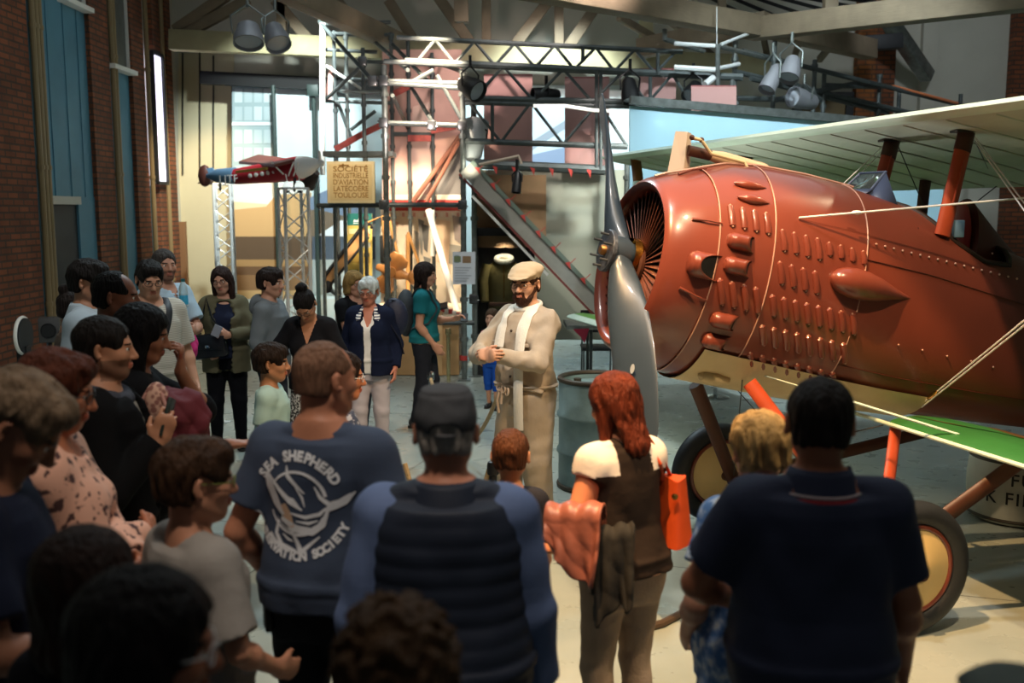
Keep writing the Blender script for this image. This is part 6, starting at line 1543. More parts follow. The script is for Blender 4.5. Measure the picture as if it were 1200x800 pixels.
def circ(cx, cz, r_, a0, a1, n=14): return [(cx + r_ * math.cos(R(a0 + (a1 - a0) * i / n)), cz + r_ * math.sin(R(a0 + (a1 - a0) * i / n))) for i in range(n + 1)]
em = MB()
W1, W2 = [.006, .009, .012], [.008, .016, .010]
for pts, w_ in ((circ(0, 0, .098, 150, 15), W1), (circ(0, 0, .098, 200, 335), [.006, .010, .013]), (circ(.0, .0, .088, 215, 300), [.002, .006, .003]),
                ([(-.112, .085), (-.098, .045), (-.072, -.005), (-.045, -.04)], [.010, .034, .030, .010]), ([(-.108, .088), (-.06, .04), (-.02, .006), (.02, -.02)], [.005, .014, .018, .006]),
                ([(-.033, .115), (-.028, .085), (.0, .058), (.028, .032)], [.004, .014, .012, .004]), ([(.0, .05), (.02, .02), (.028, -.01)], [.004, .008, .003]), ([(-.04, .02), (-.01, .012), (.01, -.008)], [.004, .009, .003]),
                ([(-.055, -.05), (.0, -.078), (.05, -.086), (.085, -.062), (.10, -.02)], [.014, .024, .024, .018, .010]), ([(-.02, -.03), (.03, -.042), (.075, -.03), (.095, -.01)], [.004, .012, .012, .006]), ([(.0, -.055), (.04, -.06), (.07, -.05)], [.003, .010, .004]),
                ([(.092, -.02), (.12, .0), (.15, .01), (.18, .04)], [.010, .028, .020, .005]), ([(.11, .0), (.078, .022), (.06, .055)], [.016, .012, .004]), ([(.128, .012), (.15, .022), (.168, .036)], [.004, .010, .003]),
                ([(-.066, -.06), (-.075, -.10), (-.055, -.135), (.0, -.15)], [.008, .013, .015, .008]), ([(-.028, -.07), (-.004, -.11), (.018, -.158)], [.006, .012, .020]), ([(.01, -.155), (.045, -.125), (.075, -.10)], [.014, .011, .005]), ([(-.10, -.105), (-.075, -.13), (-.045, -.142)], [.014, .013, .008]), ([(-.05, -.10), (-.03, -.115), (-.012, -.12)], [.004, .010, .004])):
    q = stroke(pts, w_); em.add(q.v, q.f)
attach(g, em, 'whale_emblem', M_PRINT)
q = stroke([(-.045, -.005), (-.03, -.04), (-.012, -.075)], [.02, .034, .012]); attach(g, q, 'whale_belly', mat('print_cream', '#D9B79A', rough=.9))

# ---- man in cap and quilted vest
M_VEST = mat('vest_navy', '#1D2536', rough=.65, noise=.05, bump=.1, bscale=14)
M_OXF = mat('shirt_blue', '#5F7198', rough=.85, bump=.15, bscale=14)
g = P('person in dark grey cap and quilted navy vest over blue shirt, seen from behind', 522, 444, 2.58, 2, sex='m', tone='B87C62', hair=('crop', 'A09890'), cap=('ball', '4C4D50'), vox=.0065, fat=.035, wide=1.06, head=(0, 2, 0),
      aL=dict(to=(-.27, .03, .86)), aR=dict(to=(.28, .06, .84), pole=(.6, -1, 0), curl=.5),
      top=[dict(m=M_OXF, sleeve=.92, hem=.9, ease=.016, se=.026, collar=.02, rip=.004, name='shirt'), dict(m=M_VEST, sleeve=0, hem=.86, ease=.034, collar=.026, quilt=1, rip=.0015, name='quilted_vest')], low=('trousers', '23262E'), shoes='201A16')
# ---- man in navy polo
M_POLO = mat('polo_navy', '#242B42', rough=.85, bump=.15, bscale=16)
M_TRIM = mat('trim_red', '#9A2A32', rough=.8); M_TRIMW = mat('trim_pale', '#B9A8A8', rough=.8)
g = P('person in navy polo shirt with red collar trim, back to the camera, nearest the plane', 963, 441, 2.55, -2, sex='m', tone='A86A4C', hair=('short', '231C18'), vox=.0065, fat=.03, wide=1.06, head=(-8, 0, 0),
      aL=dict(to=(-.16, .24, 1.02), pole=(-1, -.4, -.3)), aR=dict(to=(.30, .12, .88), pole=(.5, -1, 0), curl=.4),
      top=dict(m=M_POLO, sleeve=.38, hem=.80, ease=.022, se=.028, collar=.034, rip=.003, name='polo_shirt'), low=('trousers', '1E2230'), shoes='1A1A1A')
for z_, r_, m_, t_ in ((1.451, .1085, M_TRIM, .006), (1.463, .104, M_TRIMW, .004)):
    attach(g, MB().tube([gl(g, (r_ * 1.06 * math.cos(a), -.024 + r_ * math.sin(a), z_ - .012)) for a in np.linspace(PI * .95, 2.05 * PI, 25)], t_, 6), 'collar_trim', m_)
# ---- blonde woman
M_BLU = mat_pat('blouse_blue', '4F79B5', 'A9BEDB', 26, .5, 'noise', .85, .08, third='D5DCE4')
g = P('person with short blonde hair in blue and white patterned blouse and blue skirt', 893, 480, 2.95, 14, sex='f', tone='C48C70', hair=('shortf', 'A2875A'), vox=.0065, fat=.035, hs=1.06, head=(-6, 6, 0),
      aL=dict(to=(-.22, .10, .95), pole=(-.6, -1, 0)), aR=dict(to=(.2, .2, 1.0)), top=dict(m=M_BLU, sleeve=.30, hem=.80, ease=.024, se=.03, neck='crew', rip=.004, fold=.006, name='blouse'), low=('skirt', cloth('2F5C9A'), dict(hem=.30, flare=.24, ease=.018)), shoes='3A3A3A')
attach(g, ribbon(g, ((.06, -.135, 1.25), (-.02, -.125, 1.38), (-.075, -.06, 1.45), (-.09, .04, 1.45), (-.06, .13, 1.30)), .045), 'bag_strap', cloth('28365A'))
# ---- red-haired woman
M_BLKT = cloth('2A211C')
M_JEANP = denim('A08C78')
g = P('person with long auburn hair, black and white top and pale jeans', 722, 434, 3.6, 30, sex='f', tone='CC8560', hair=('long', '5C2614', -.18), vox=.0065, fat=.02, head=(18, 14, 0), lean=3,
      aL=dict(to=(-.20, .20, .98), pole=(-.6, -1, -.2), dir=(-.2, 1, .1), palm=(.6, 0, -1), curl=.5), aR=dict(to=(.12, .26, 1.02), pole=(1, -.4, -.3), dir=(-.4, 1, 0)),
      top=dict(m=M_BLKT, sleeve=.12, hem=.93, ease=.014, neck='scoop', name='top', sflare=.0, paint=[(cloth('DDD3C8'), lambda q: (np.abs(q[:, 0]) > .085) & (q[:, 2] > 1.345))]), low=('trousers', M_JEANP, dict(waist=.98, ease=.007, cuff=.05, knee=.062)), shoes='5A4A40')
gr = g
# ---- boy in front of guide
g = P('person, small boy with short brown hair in dark navy T-shirt, seen from behind', 598, 502, 3.95, -4, sex='m', tone='C98B68', hair=('short', '4A2A18'), hs=1.28, wide=.95, vox=.0065, head=(-4, 0, 0), top=dict(m='23242C', sleeve=.36, hem=.86, ease=.016, se=.026, name='t_shirt'), low=('shorts', '2A2E3A', dict(len=.48)), shoes='3A3A40')
# ---- boy in grey shirt
g = P('person, boy with glasses in loose grey T-shirt at lower left', 222, 510, 2.75, -48, sex='m', tone='BC8468', hair=('side', '3A2618'), hs=1.2, vox=.0065, wide=.98, head=(-10, 4, 0), glasses='7A8040',  # frame colour tinted green to stand in for a glint on the lenses
      aL=dict(to=(-.2, .12, .95)), aR=dict(to=(.19, .20, .98), pole=(.8, -.8, -.1), dir=(-.3, .8, -.4)), top=dict(m=cloth('8E8882', .3), sleeve=.44, hem=.74, ease=.036, se=.036, rip=.006, fold=.012, rf=16, name='t_shirt'), low=('trousers', '1C2336', dict(waist=.95)), shoes='2A2A2A')
# ---- older man bottom left
g = P('person with wavy grey-brown hair and dark navy shirt looking down, at the left edge', 14, 428, 2.4, -74, sex='m', tone='8E5F48', hair=('side', '6E5B48'), hs=1.05, vox=.007, head=(0, 34, 0), fat=.02, lean=6,
      aL=dict(to=(-.2, .24, 1.0), pole=(-.6, -1, 0)), aR=dict(to=(.12, .3, 1.05), pole=(.8, -.8, -.2)), top=dict(m='1A1F30', sleeve=.40, hem=.84, ease=.022, se=.028, name='t_shirt'), low=('trousers', '20232C'))
# ---- woman in floral blouse
M_FLO = mat_pat('blouse_floral', 'D4A088', '4A2E2C', 30, .575, 'noise', .85, .02)
g = P('person with auburn hair and glasses in pink floral blouse, arms crossed', 58, 406, 3.0, -76, sex='f', tone='A8694C', hair=('side', '4A2416'), hs=1.04, vox=.007, head=(0, 12, 0), glasses='1A1414', fat=.02,
      aR=dict(to=(-.10, .26, 1.10), pole=(.8, -.2, -.8), dir=(-1, .1, .1), palm=(0, -1, 0), curl=.5), aL=dict(to=(.12, .26, 1.08), pole=(-.8, -.2, -.8), dir=(1, .1, .1), palm=(0, -1, 0), curl=.5), top=dict(m=M_FLO, sleeve=.90, hem=.84, ease=.022, se=.034, rip=.004, neck='scoop', name='blouse'), low=('trousers', 'B89A70'))
# ---- bearded man in black jacket
M_JKB = mat('jacket_black', '#101011', rough=.9, bump=.2, bscale=10, spec=.1)
g = P('person with dark beard in black jacket with grey hood, facing right with a phone', 116, 369, 3.75, -80, sex='m', tone='B27E60', hair=('short', '17120F'), beard='stubble', vox=.0065, head=(6, 2, 0), fat=.015,
      aR=dict(to=(.12, .21, 1.27), pole=(.5, -.3, -1), dir=(.0, .35, .9), palm=(-.9, 0, .1), curl=.6), aL=dict(to=(-.1, .28, 1.02), pole=(-.8, -.5, -.5)),
      top=[dict(m=cloth('7E776C'), sleeve=0, hem=.9, ease=.010, neck='scoop', name='t_shirt'), dict(m=M_JKB, sleeve=.93, hem=.80, ease=.036, se=.034, open=.03, rip=.005, rf=17, name='jacket', hood='3E4048')], low=('trousers', '1A1C22'))
gbeard = g
# ---- man with very short hair
g = P('person with cropped black hair and black jacket in profile, behind the bearded man', 131, 317, 5.0, -82, sex='m', tone='7A4C38', hair=('crop', '0F0C0B', 0, 'receding'), beard='goatee', vox=.0075, head=(4, 4, 0), top=dict(m='131316', sleeve=.93, hem=.84, ease=.034, se=.03, collar=.04, name='jacket'), low=('trousers', '1A1C24'))
# ---- young man pale shirt
g = P('person with tousled black hair and pale blue shirt by the dark doorway', 101, 302, 6.0, -84, sex='m', tone='A97A60', hair=('mop', '14100F'), vox=.008, head=(-6, 4, 0), top=dict(m='AEBFCB', sleeve=.5, hem=.86, ease=.024, collar=.03, name='shirt'), low=('trousers', '2A2F3A'))
# ---- woman far left
g = P('person with dark tied-back hair in grey top, partly hidden at the far left', 83, 340, 6.4, -60, sex='f', tone='8E6450', hair=('bun', '1E1614'), vox=.008, head=(-10, 10, 0), top=dict(m='5A5048', sleeve=.4, name='top'), low=('trousers', '2A2A30'))
# ---- woman in black with bags
g = P('person with black hair in black clothes, hand to her chin, beside the man with glasses', 162, 353, 4.2, -76, sex='f', tone='9A664C', hair=('bob', '0E0B0C', -.16), vox=.0075, head=(0, 12, 0), aL=dict(to=(-.02, .17, 1.45), pole=(-.7, .2, -1), dir=(0, .1, 1), palm=(0, -1, 0), curl=.7), aR=dict(to=(.06, .37, 1.13), pole=(.5, -.8, -.6), dir=(-.2, 1, .0), palm=(0, 0, -1), curl=.5),
      top=dict(m='0F0F12', sleeve=.62, hem=.86, ease=.02, name='top'), low=('trousers', '14151A'))
gblk = g
# ---- man with glasses in henley
M_HEN = mat_pat('henley_stripe', 'B9B6AA', '9C998E', 26, .5, 'Z', .9, .2)
g = P('person with glasses and black cross strap on a pale striped shirt', 174, 303, 6.9, -142, sex='m', tone='B98A70', hair=('side', '14110F'), glasses='1A1A1C', vox=.0075, head=(-4, 16, 0), fat=.02, aR=dict(to=(.24, .08, .86)), aL=dict(to=(-.26, .1, .88)), top=dict(m=M_HEN, sleeve=.44, hem=.84, ease=.02, se=.03, neck='v', name='henley'), low=('trousers', '2B3A52'))
attach(g, ribbon(g, ((-.10, -.08, 1.44), (-.10, .03, 1.46), (-.085, .125, 1.38), (-.02, .15, 1.22), (.08, .15, 1.08), (.16, .10, .98)), .05), 'bag_strap', mat('strap_black', '#15151A', rough=.6))
# ---- tall man with bottle
g = P('person, tall man with grey hair in pale blue shirt and jeans holding a water bottle', 191, 291, 8.0, -120, sex='m', tone='A87A64', hair=('short', '3A3634'), beard='stubble', vox=.008, head=(-18, 0, 0), aL=dict(to=(.0, .3, 1.13), pole=(-.9, -.5, -.5), dir=(.6, .6, .2), palm=(.5, -.5, 0), curl=.7), aR=dict(to=(.22, .12, .95)),
      top=dict(m='9DB2C0', sleeve=.42, hem=.86, ease=.022, se=.03, neck='v', name='shirt'), low=('trousers', '35506E'), shoes='2A2A2E')
gtall = g
# ---- woman olive cardigan
g = P('person with long brown hair and glasses in olive cardigan over navy top, black trousers', 259, 311, 8.75, 192, sex='f', tone='C08E76', hair=('long', '2A1A16', -.27), glasses='2A2020', vox=.0075, head=(-12, 8, 6), fat=.025, aL=dict(to=(-.04, .24, 1.13), pole=(-1, -.3, -.6), dir=(.8, .4, .15), palm=(.2, -1, 0), curl=.6), aR=dict(to=(.17, .14, .98), pole=(1, -.5, 0), curl=.6), legs=((-.01, 0), (.01, 0)),
      top=[dict(m='1E2438', sleeve=0, hem=.9, ease=.010, neck='scoop', name='navy_top'), dict(m='5E5A46', sleeve=.92, hem=.76, ease=.03, se=.026, open=.07, rip=.004, name='cardigan')], low=('trousers', '101116', dict(ease=.008, cuff=.05)), shoes='0E0E10')
attach(g, MB().lathe([(0, 0), (.016, 0), (.026, .001), (.026, -.004)], gl(g, (.015, .135, 1.20)), (0, 1, 0), 20), 'round_print', M_PRINT)
golive = g
# ---- boy grey hoodie
g = P('person, boy with thick brown hair in grey hooded sweatshirt, profile to the right', 315, 312, 8.5, -98, sex='m', tone='B98870', hair=('mop', '231814'), hs=1.08, vox=.008, head=(-4, 2, 0), top=dict(m='6E7478', sleeve=.93, hem=.86, ease=.03, se=.03, hood='6A7074', name='hoodie'), low=('trousers', '2C3038'))
# ---- woman with bun
g = P('person with black hair bun and black top bending her head over a small boy', 356, 337, 7.2, 176, sex='f', tone='B98466', hair=('bun', '14100F'), glasses='241A18', vox=.0075, head=(0, 38, 6), lean=10, aL=dict(to=(-.16, .25, .95), pole=(-1, -.4, 0)), aR=dict(to=(.26, .24, .93), pole=(1, -.4, 0)),
      top=dict(m='121216', sleeve=.85, hem=.88, ease=.018, neck='v', name='top'), low=('skirt', mat_pat('skirt_speckle', '2A2A2C', 'B8B8B4', 60, .52, 'noise', .85, .05), dict(hem=.45, flare=.21)), shoes='141416')
# ---- boy mint
g = P('person, small boy in pale mint T-shirt in profile', 315, 400, 6.0, -88, sex='m', tone='B07A58', hair=('mop', '241811'), hs=1.3, vox=.0065, wide=.9, head=(4, 2, 0), top=dict(m='A9C6BF', sleeve=.42, hem=.82, ease=.026, se=.03, rip=.004, name='t_shirt'), low=('shorts', '4A4640', dict(len=.46)), shoes='5A5A5A')
# ---- blonde woman black tee
g = P('person with short wavy blonde hair in black T-shirt behind the white-haired woman', 414, 316, 9.2, -128, sex='f', tone='C08C74', hair=('bob', '8E7040', -.09), glasses='3A2A24', vox=.008, head=(-10, 6, 0), fat=.03, aR=dict(to=(.0, .24, 1.02), pole=(1, -.4, -.2)), aL=dict(to=(-.2, .12, .92)), top=dict(m='121316', sleeve=.30, hem=.86, ease=.02, neck='v', name='t_shirt'), low=('trousers', '3A3E48'))
# ---- white-haired woman
g = P('person with short white hair and glasses in navy jacket, white stripes at the collar', 432, 323, 8.35, 178, sex='f', tone='C27E66', hair=('shortf', 'D2D6D2'), glasses='2A1C1A', vox=.0065, head=(-8, 10, 0), fat=.025, aL=dict(to=(-.24, .06, .90)), aR=dict(to=(.23, .08, .90)), legs=((0, 0), (0, .06)),
      top=[dict(m='E4E2DE', sleeve=0, hem=.86, ease=.010, neck='v', name='shirt'), dict(m='131A30', sleeve=.93, hem=.84, ease=.032, se=.03, open=.035, flare=.05, name='jacket', neck='v')], low=('trousers', cloth('B4AAAE'), dict(ease=.008, len=.17, cuff=.056)), shoes='C9B68A')
M_STRP = mat_pat('collar_stripe', 'E8E8E4', '26305A', 14, .62, 'Z', .85, .02)
for sd in (-1, 1): attach(g, MB().tube([gl(g, q) for q in ((sd * .05, -.06, 1.475), (sd * .078, .02, 1.462), (sd * .092, .09, 1.41), (sd * .085, .13, 1.36))], [.02, .034, .036, .02], 10, ry=.010, up=(sd * .6, .3, 1)), 'striped_collar', M_STRP)
gwh = g
# ---- teal woman
g = P('person with shoulder-length brown hair and teal T-shirt, wearing a grey backpack', 497, 306, 9.7, -94, sex='f', tone='BE8A70', hair=('bob', '241814', -.14), vox=.0075, head=(-4, 4, 0), aR=dict(to=(.16, .12, .90), pole=(.5, -1, 0)), aL=dict(to=(-.08, .30, 1.15), pole=(-.6, -.8, -.4), dir=(.2, 1, .3), palm=(.6, 0, -.6), curl=.6), legs=((0, .08), (0, -.06)),
      top=dict(m='1B666D', sleeve=.30, hem=.92, ease=.016, se=.022, name='t_shirt'), low=('trousers', '23252C', dict(ease=.008)), shoes='2A2A2E')
gteal = g
# ---- child in blue
M_RST = mat_pat('sleeve_stripe', 'D8C4C0', 'B0403E', 30, .5, 'Z', .85, .05)
g = P('person, small child in bright blue dungarees with striped red sleeves by the scaffold foot', 577, 361, 10.6, 168, sex='m', tone='BE8E74', hair=('short', '4A3626'), hs=1.42, wide=.95, vox=.007, head=(-8, 0, 0), legs=((0, .10), (0, -.08)), aL=dict(to=(-.2, .1, .95)), aR=dict(to=(.2, .05, .92)),
      top=[dict(m=M_RST, sleeve=.9, hem=.92, ease=.012, name='striped_shirt'), dict(m=cloth('1F4FB0'), sleeve=0, hem=.86, ease=.018, neck='scoop', name='dungaree_bib')], low=('shorts', cloth('1E4EA8'), dict(len=.34, ease=.02)), shoes='1A1A1E')
# ---- girl hidden behind the whale print man
g = P('person, girl with long dark hair mostly hidden behind the shaved head', 398, 410, 4.6, -70, sex='f', tone='B97450', hair=('long', '241712', -.30), glasses='D8D8D8', hs=1.1, vox=.007, wide=1.0, head=(-10, 4, 0), aR=dict(to=(.15, .22, 1.0), pole=(.7, -.8, -.2)), top=dict(m=mat_pat('sleeve_floral', '3A4258', 'A8A8B0', 40, .56, 'noise', .85, .03), sleeve=.30, name='blouse'), low=('trousers', '2F4A78'), shoes='3A4A6A')
# ---- near heads
g = P('person with dark brown hair from behind, low at the left edge', 92, 616, 1.95, -20, sex='f', tone='8A5A42', hair=('bob', '21130D', -.12), hs=1.1, vox=.0075, head=(-10, 4, 0), top=dict(m='15151A', sleeve=.4, name='top'), low=('trousers', '1A1A20'))
g = P('person with black hair and pale-framed glasses close to the camera, bottom left', 158, 662, 1.45, -58, sex='f', tone='9A6248', hair=('bob', '0E0A0A', -.13), glasses='C8C4C0', hs=1.05, vox=.007, head=(-14, 6, 0), top=dict(m='0F0F13', sleeve=.9, name='top'), low=('trousers', '14141A'))
g = P('person with curly brown hair close to the camera at the bottom edge', 461, 700, 1.5, 4, sex='f', tone='9A6A50', hair=('curly', '4A3420'), hs=1.05, vox=.007, head=(0, 4, 0), top=dict(m='15161C', sleeve=.9, name='top'), low=('trousers', '1A1A20'))
g = P('person in dull grey-green cap at the bottom right corner', 1196, 772, 1.45, -10, sex='m', tone='8A6048', hair=('crop', '2A2420'), cap=('flat', '4E5652'), hs=1.0, vox=.0075, top=dict(m='22262A', sleeve=.9, name='jacket'), low=('trousers', '1C1E22'))

# ================================================================ THINGS THEY CARRY
def top_thing(name, label, cat, p): return empty(name, p, label, cat)
def draped(name, label, cat, c, prof, m, yaw=0, fold=.02, n=40, seed=0.0):
    """hanging cloth bundle: prof = list of (z, rx, ry, dx, dy) sections round c, with hanging folds"""
    mb = MB(); c = Vector(c); zs = [q[0] for q in prof][::-1]; Rm = Matrix.Rotation(R(yaw), 3, 'Z')
    def fn(u, v):
        z = zs[-1] + (zs[0] - zs[-1]) * v; f = [float(np.interp(z, zs, [q[i] for q in prof][::-1])) for i in (1, 2, 3, 4)]
        a = 2 * PI * u; k_ = min(1, v * 2.2) * min(1, (1 - v) * 5 + .15)
        w_ = fold * k_ * (1.6 * abs(math.sin(a * 2.5 + seed + v * 3.2)) ** .6 - .9 + .9 * abs(math.sin(a * 4 - seed - v * 5)) ** .7 - .5 + .35 * math.sin(v * 17 + a * 3))
        return c + Rm @ Vector((f[2] + (f[0] + w_) * math.cos(a), f[3] + (f[1] + w_) * math.sin(a), z + .012 * math.sin(a * 3 + seed) * (1 - v)))
    mb.grid(fn, 96, 40, close_u=True); k = 41
    mb.f += [tuple(i * k for i in range(96))[::-1], tuple(i * k + 40 for i in range(96))]
    return mb.build(name, m, None, label=label, cat=cat, ang=120)
# jackets over the red-haired woman's arm
wr = gw(gr, gr['arms'][-1][2]); el = gw(gr, gr['arms'][-1][1]); mid = el.lerp(wr, .75)
M_SAL = mat('leather_salmon', '#925544', rough=.42, noise=.12, nscale=9, bump=.5, bscale=7)
p = W(674, 640, 3.36)
def sheet(name, label, cat, A, B, rad, front, back, m, seed=0.0, amp=.0085, th=.012):
    """garment laid over a forearm from A to B: hangs down in front and behind with creased folds"""
    A = Vector(A); B = Vector(B); d = (B - A); fw = Vector((-d.y, d.x, 0)).normalized(); fw = fw if fw.y < 0 else -fw; mb = MB()
    def fn(u, v):
        p = A + d * u; lf, lb = front(u), back(u); tot = lf + PI * rad + lb; s_ = v * tot
        if s_ < lb: q = p - fw * rad + Vector((0, 0, s_ - lb)); k_ = (lb - s_) / max(lb, .01); o = -1
        elif s_ < lb + PI * rad: a = (s_ - lb) / rad; q = p - fw * rad * math.cos(a) + Vector((0, 0, rad * math.sin(a))); k_ = 0; o = 1
        else: q = p + fw * rad + Vector((0, 0, -(s_ - lb - PI * rad))); k_ = (s_ - lb - PI * rad) / max(lf, .01); o = 1
        w_ = amp * (.35 + k_) * (math.sin(u * 11 + seed + k_ * 2.2) + .55 * math.sin(u * 23 - seed * 2 - k_ * 4) + .5 * abs(math.sin((u - k_) * 7 + seed)))
        return q + fw * (o * w_ + k_ * .03 * o) + Vector((0, 0, .006 * math.sin(u * 17 + seed))) + d.normalized() * (.012 * k_ * math.sin(u * 9 + seed))
    mb.grid(fn, 60, 70); o_ = mb.build(name, m, None, label=label, cat=cat, ang=180); solidify(o_, th); return o_
sheet('leather_jacket', 'salmon leather jacket draped over the forearm of the red-haired woman', 'jacket', W(642, 607, 3.42), W(707, 606, 3.36), .05, lambda u: .06 + .17 * min(1, u * 1.25) - .10 * max(0, u - .85) / .15, lambda u: .10 + .08 * u, M_SAL, 1.0)
sheet('dark_coat', 'black coat hanging beside the salmon leather jacket on the same arm', 'coat', W(694, 634, 3.36), W(742, 626, 3.36), .04, lambda u: .27 - .05 * u + .02 * math.sin(u * 9), lambda u: .22, mat('coat_dark', '#1D1A15', rough=.85, noise=.1, bump=.4, bscale=9), 2.4, .010)
# orange bag
b0 = W(787, 594, 3.62); ob = top_thing('shoulder_bag', 'bright orange leather shoulder bag hanging from the red-haired woman', 'bag', b0 - Vector((0, 0, .14)))
M_OR = mat('leather_orange', '#C24A1E', rough=.4, noise=.06, bump=.1, bscale=20)
def fn(u, v):
    a = 2 * PI * u; w_ = .055 + .022 * v; x = math.copysign(abs(math.cos(a)) ** .5, math.cos(a)) * .075 * (.75 + .35 * v); y = math.copysign(abs(math.sin(a)) ** .6, math.sin(a)) * .045 * (.6 + .6 * v)
    return b0 + Matrix.Rotation(R(-55), 3, 'Z') @ Vector((x, y, .12 - .25 * v + .01 * math.sin(a * 2)))
mb = MB().grid(fn, 28, 12, close_u=True); mb.f += [tuple(i * 13 for i in range(28))[::-1], tuple(i * 13 + 12 for i in range(28))]; mb.build('body', M_OR, ob, ang=50)
sh_ = gw(gr, gr['arms'][1][0]) + Vector((0, 0, .075))
for d in (-.02, .02): MB().tube([b0 + Vector((d - .02, d, .11)), b0.lerp(sh_, .55) + Vector((d * .5, -.055 + d, .03)), sh_ + Vector((-.02 + d * .5, -.05, .0)), sh_ + Vector((-.02, .02, .012))], .010, 8, ry=.004).build('strap', M_OR, ob)
MB().lathe([(0, 0), (.012, 0), (.012, .006), (0, .008)], b0 + Vector((.0, -.065, .06)), (0, -1, 0), 14).build('clasp', M_BRASS, ob)
# phone of the bearded man
hp = gbeard['arms'][1]; p = gw(gbeard, hp[2] + hp[3] * .10 + hp[4] * .03); ph = top_thing('phone', 'dark mobile phone held by the bearded man', 'phone', p)
MB().box(p, (.006, .036, .075), Matrix.Rotation(R(10), 3, 'Y') @ Matrix.Rotation(R(-20), 3, 'X'), bev=.004).build('body', mat('phone_green', '#2A332E', rough=.3), ph); MB().box(p + Vector((-.0065, -.0, 0)), (.0008, .032, .068), Matrix.Rotation(R(10), 3, 'Y') @ Matrix.Rotation(R(-20), 3, 'X')).build('screen', mat('phone_screen', '#10130F', rough=.1), ph)
# maroon jacket and rope-strap bag with the woman in black
p = W(209, 488, 4.0)
draped('maroon_jacket', 'maroon jacket carried over the arm of the woman in black', 'jacket', (p.x, p.y, p.z), [(.11, .05, .05, -.02, 0), (.085, .10, .09, -.01, 0), (0, .125, .10, 0, 0), (-.12, .10, .08, .01, 0), (-.16, .05, .05, .01, 0)], mat('cloth_maroon', '#5E1A24', rough=.8, noise=.1, bump=.4, bscale=9), 0, .012, seed=.7)
p = W(184, 476, 3.93); sb = top_thing('string_bag', 'pink and beige corded bag beside the maroon jacket', 'bag', p - Vector((0, 0, .12)))
MB().ball(p, (.055, .05, .10), 20).build('body', mat_pat('bag_weave', '8A5A50', 'C9A08A', 40, .5, 'vor', .8, .1), sb)
for d in (-.03, .03): MB().tube([p + Vector((d, -.03, .06)), p + Vector((d * 2.2, -.06, -.02)), p + Vector((d * 1.5, -.06, -.12))], .007, 8).build('cord', mat('cord_pink', '#B9867A', rough=.8), sb)
# bottle
hp = gtall['arms'][-1]; p = gw(gtall, hp[2] + hp[3] * .09 + hp[4] * .02); p = W(215, 345, p.y - .05); bo = top_thing('water_bottle', 'clear plastic water bottle with blue label held by the tall man', 'bottle', p - Vector((0, 0, .10)))
MB().lathe([(0, -.10), (.032, -.10), (.034, -.08), (.031, -.04), (.034, .0), (.034, .05), (.022, .085), (.013, .10), (.013, .11)], p, (0, 0, 1), 20).build('body', mat('bottle_clear', '#CFE6EC', rough=.1, trans=.6, ior=1.2), bo)
MB().lathe([(.0348, -.075), (.0352, -.07), (.0352, -.01), (.0348, -.005)], p, (0, 0, 1), 20).build('label', mat('label_blue', '#3AA0C8', rough=.5), bo); MB().lathe([(.016, .10), (.016, .122), (0, .124)], p, (0, 0, 1), 14).build('cap', mat('cap_teal', '#1F5A60', rough=.5), bo)
# red and pink jackets of the tall man
p = W(216, 402, 7.75)
draped('pink_jacket', 'bright pink jacket hanging at the side of the tall man', 'jacket', (p.x, p.y, p.z), [(.13, .04, .05, 0, 0), (.09, .08, .07, 0, 0), (-.05, .09, .07, .01, 0), (-.17, .06, .05, .0, 0)], mat('cloth_pink', '#B8286E', rough=.8, bump=.3), 0, .012, seed=.3)
p = W(206, 412, 7.65)
draped('red_jacket', 'red jacket hanging beside the pink jacket', 'jacket', (p.x, p.y, p.z), [(.14, .05, .05, 0, 0), (.10, .075, .06, 0, 0), (-.05, .06, .05, .0, 0), (-.15, .04, .04, .0, 0)], mat('cloth_red', '#A01828', rough=.8, bump=.3), 0, .010, seed=1.3)
# handbag of the woman in olive cardigan
p = W(246, 405, 8.55); hb = top_thing('handbag', 'black leather handbag hanging at the hip of the woman in olive cardigan', 'bag', p - Vector((0, 0, .12)))
M_HB = mat('leather_black', '#15171C', rough=.35, bump=.1, bscale=20)
MB().box(p, (.15, .055, .105), Matrix.Rotation(R(-8), 3, 'Y'), bev=.03).build('body', M_HB, hb); MB().box(p + Vector((0, -.058, .035)), (.14, .008, .06), bev=.006).build('flap', M_HB, hb); MB().box(p + Vector((0, -.07, -.0)), (.02, .006, .012), bev=.003).build('clasp', M_CHR, hb)
s0 = gw(golive, golive['arms'][1][0]) + Vector((0, -.06, .06)); MB().tube([p + Vector((-.12, 0, .09)), p.lerp(s0, .5) + Vector((-.03, -.06, .05)), s0, p.lerp(s0, .5) + Vector((.06, -.08, .05)), p + Vector((.12, 0, .09))], .008, 8).build('strap', M_HB, hb)
hp = golive['arms'][-1]; p = gw(golive, hp[2] + hp[3] * .12); MB().box(p + Vector((.02, -.03, .03)), (.035, .004, .05), Matrix.Rotation(R(25), 3, 'Y')).build('leaflet', mat('paper_grey', '#8A8C96', rough=.7), None, label='small folded leaflet in the hand of the woman in olive cardigan', cat='leaflet')
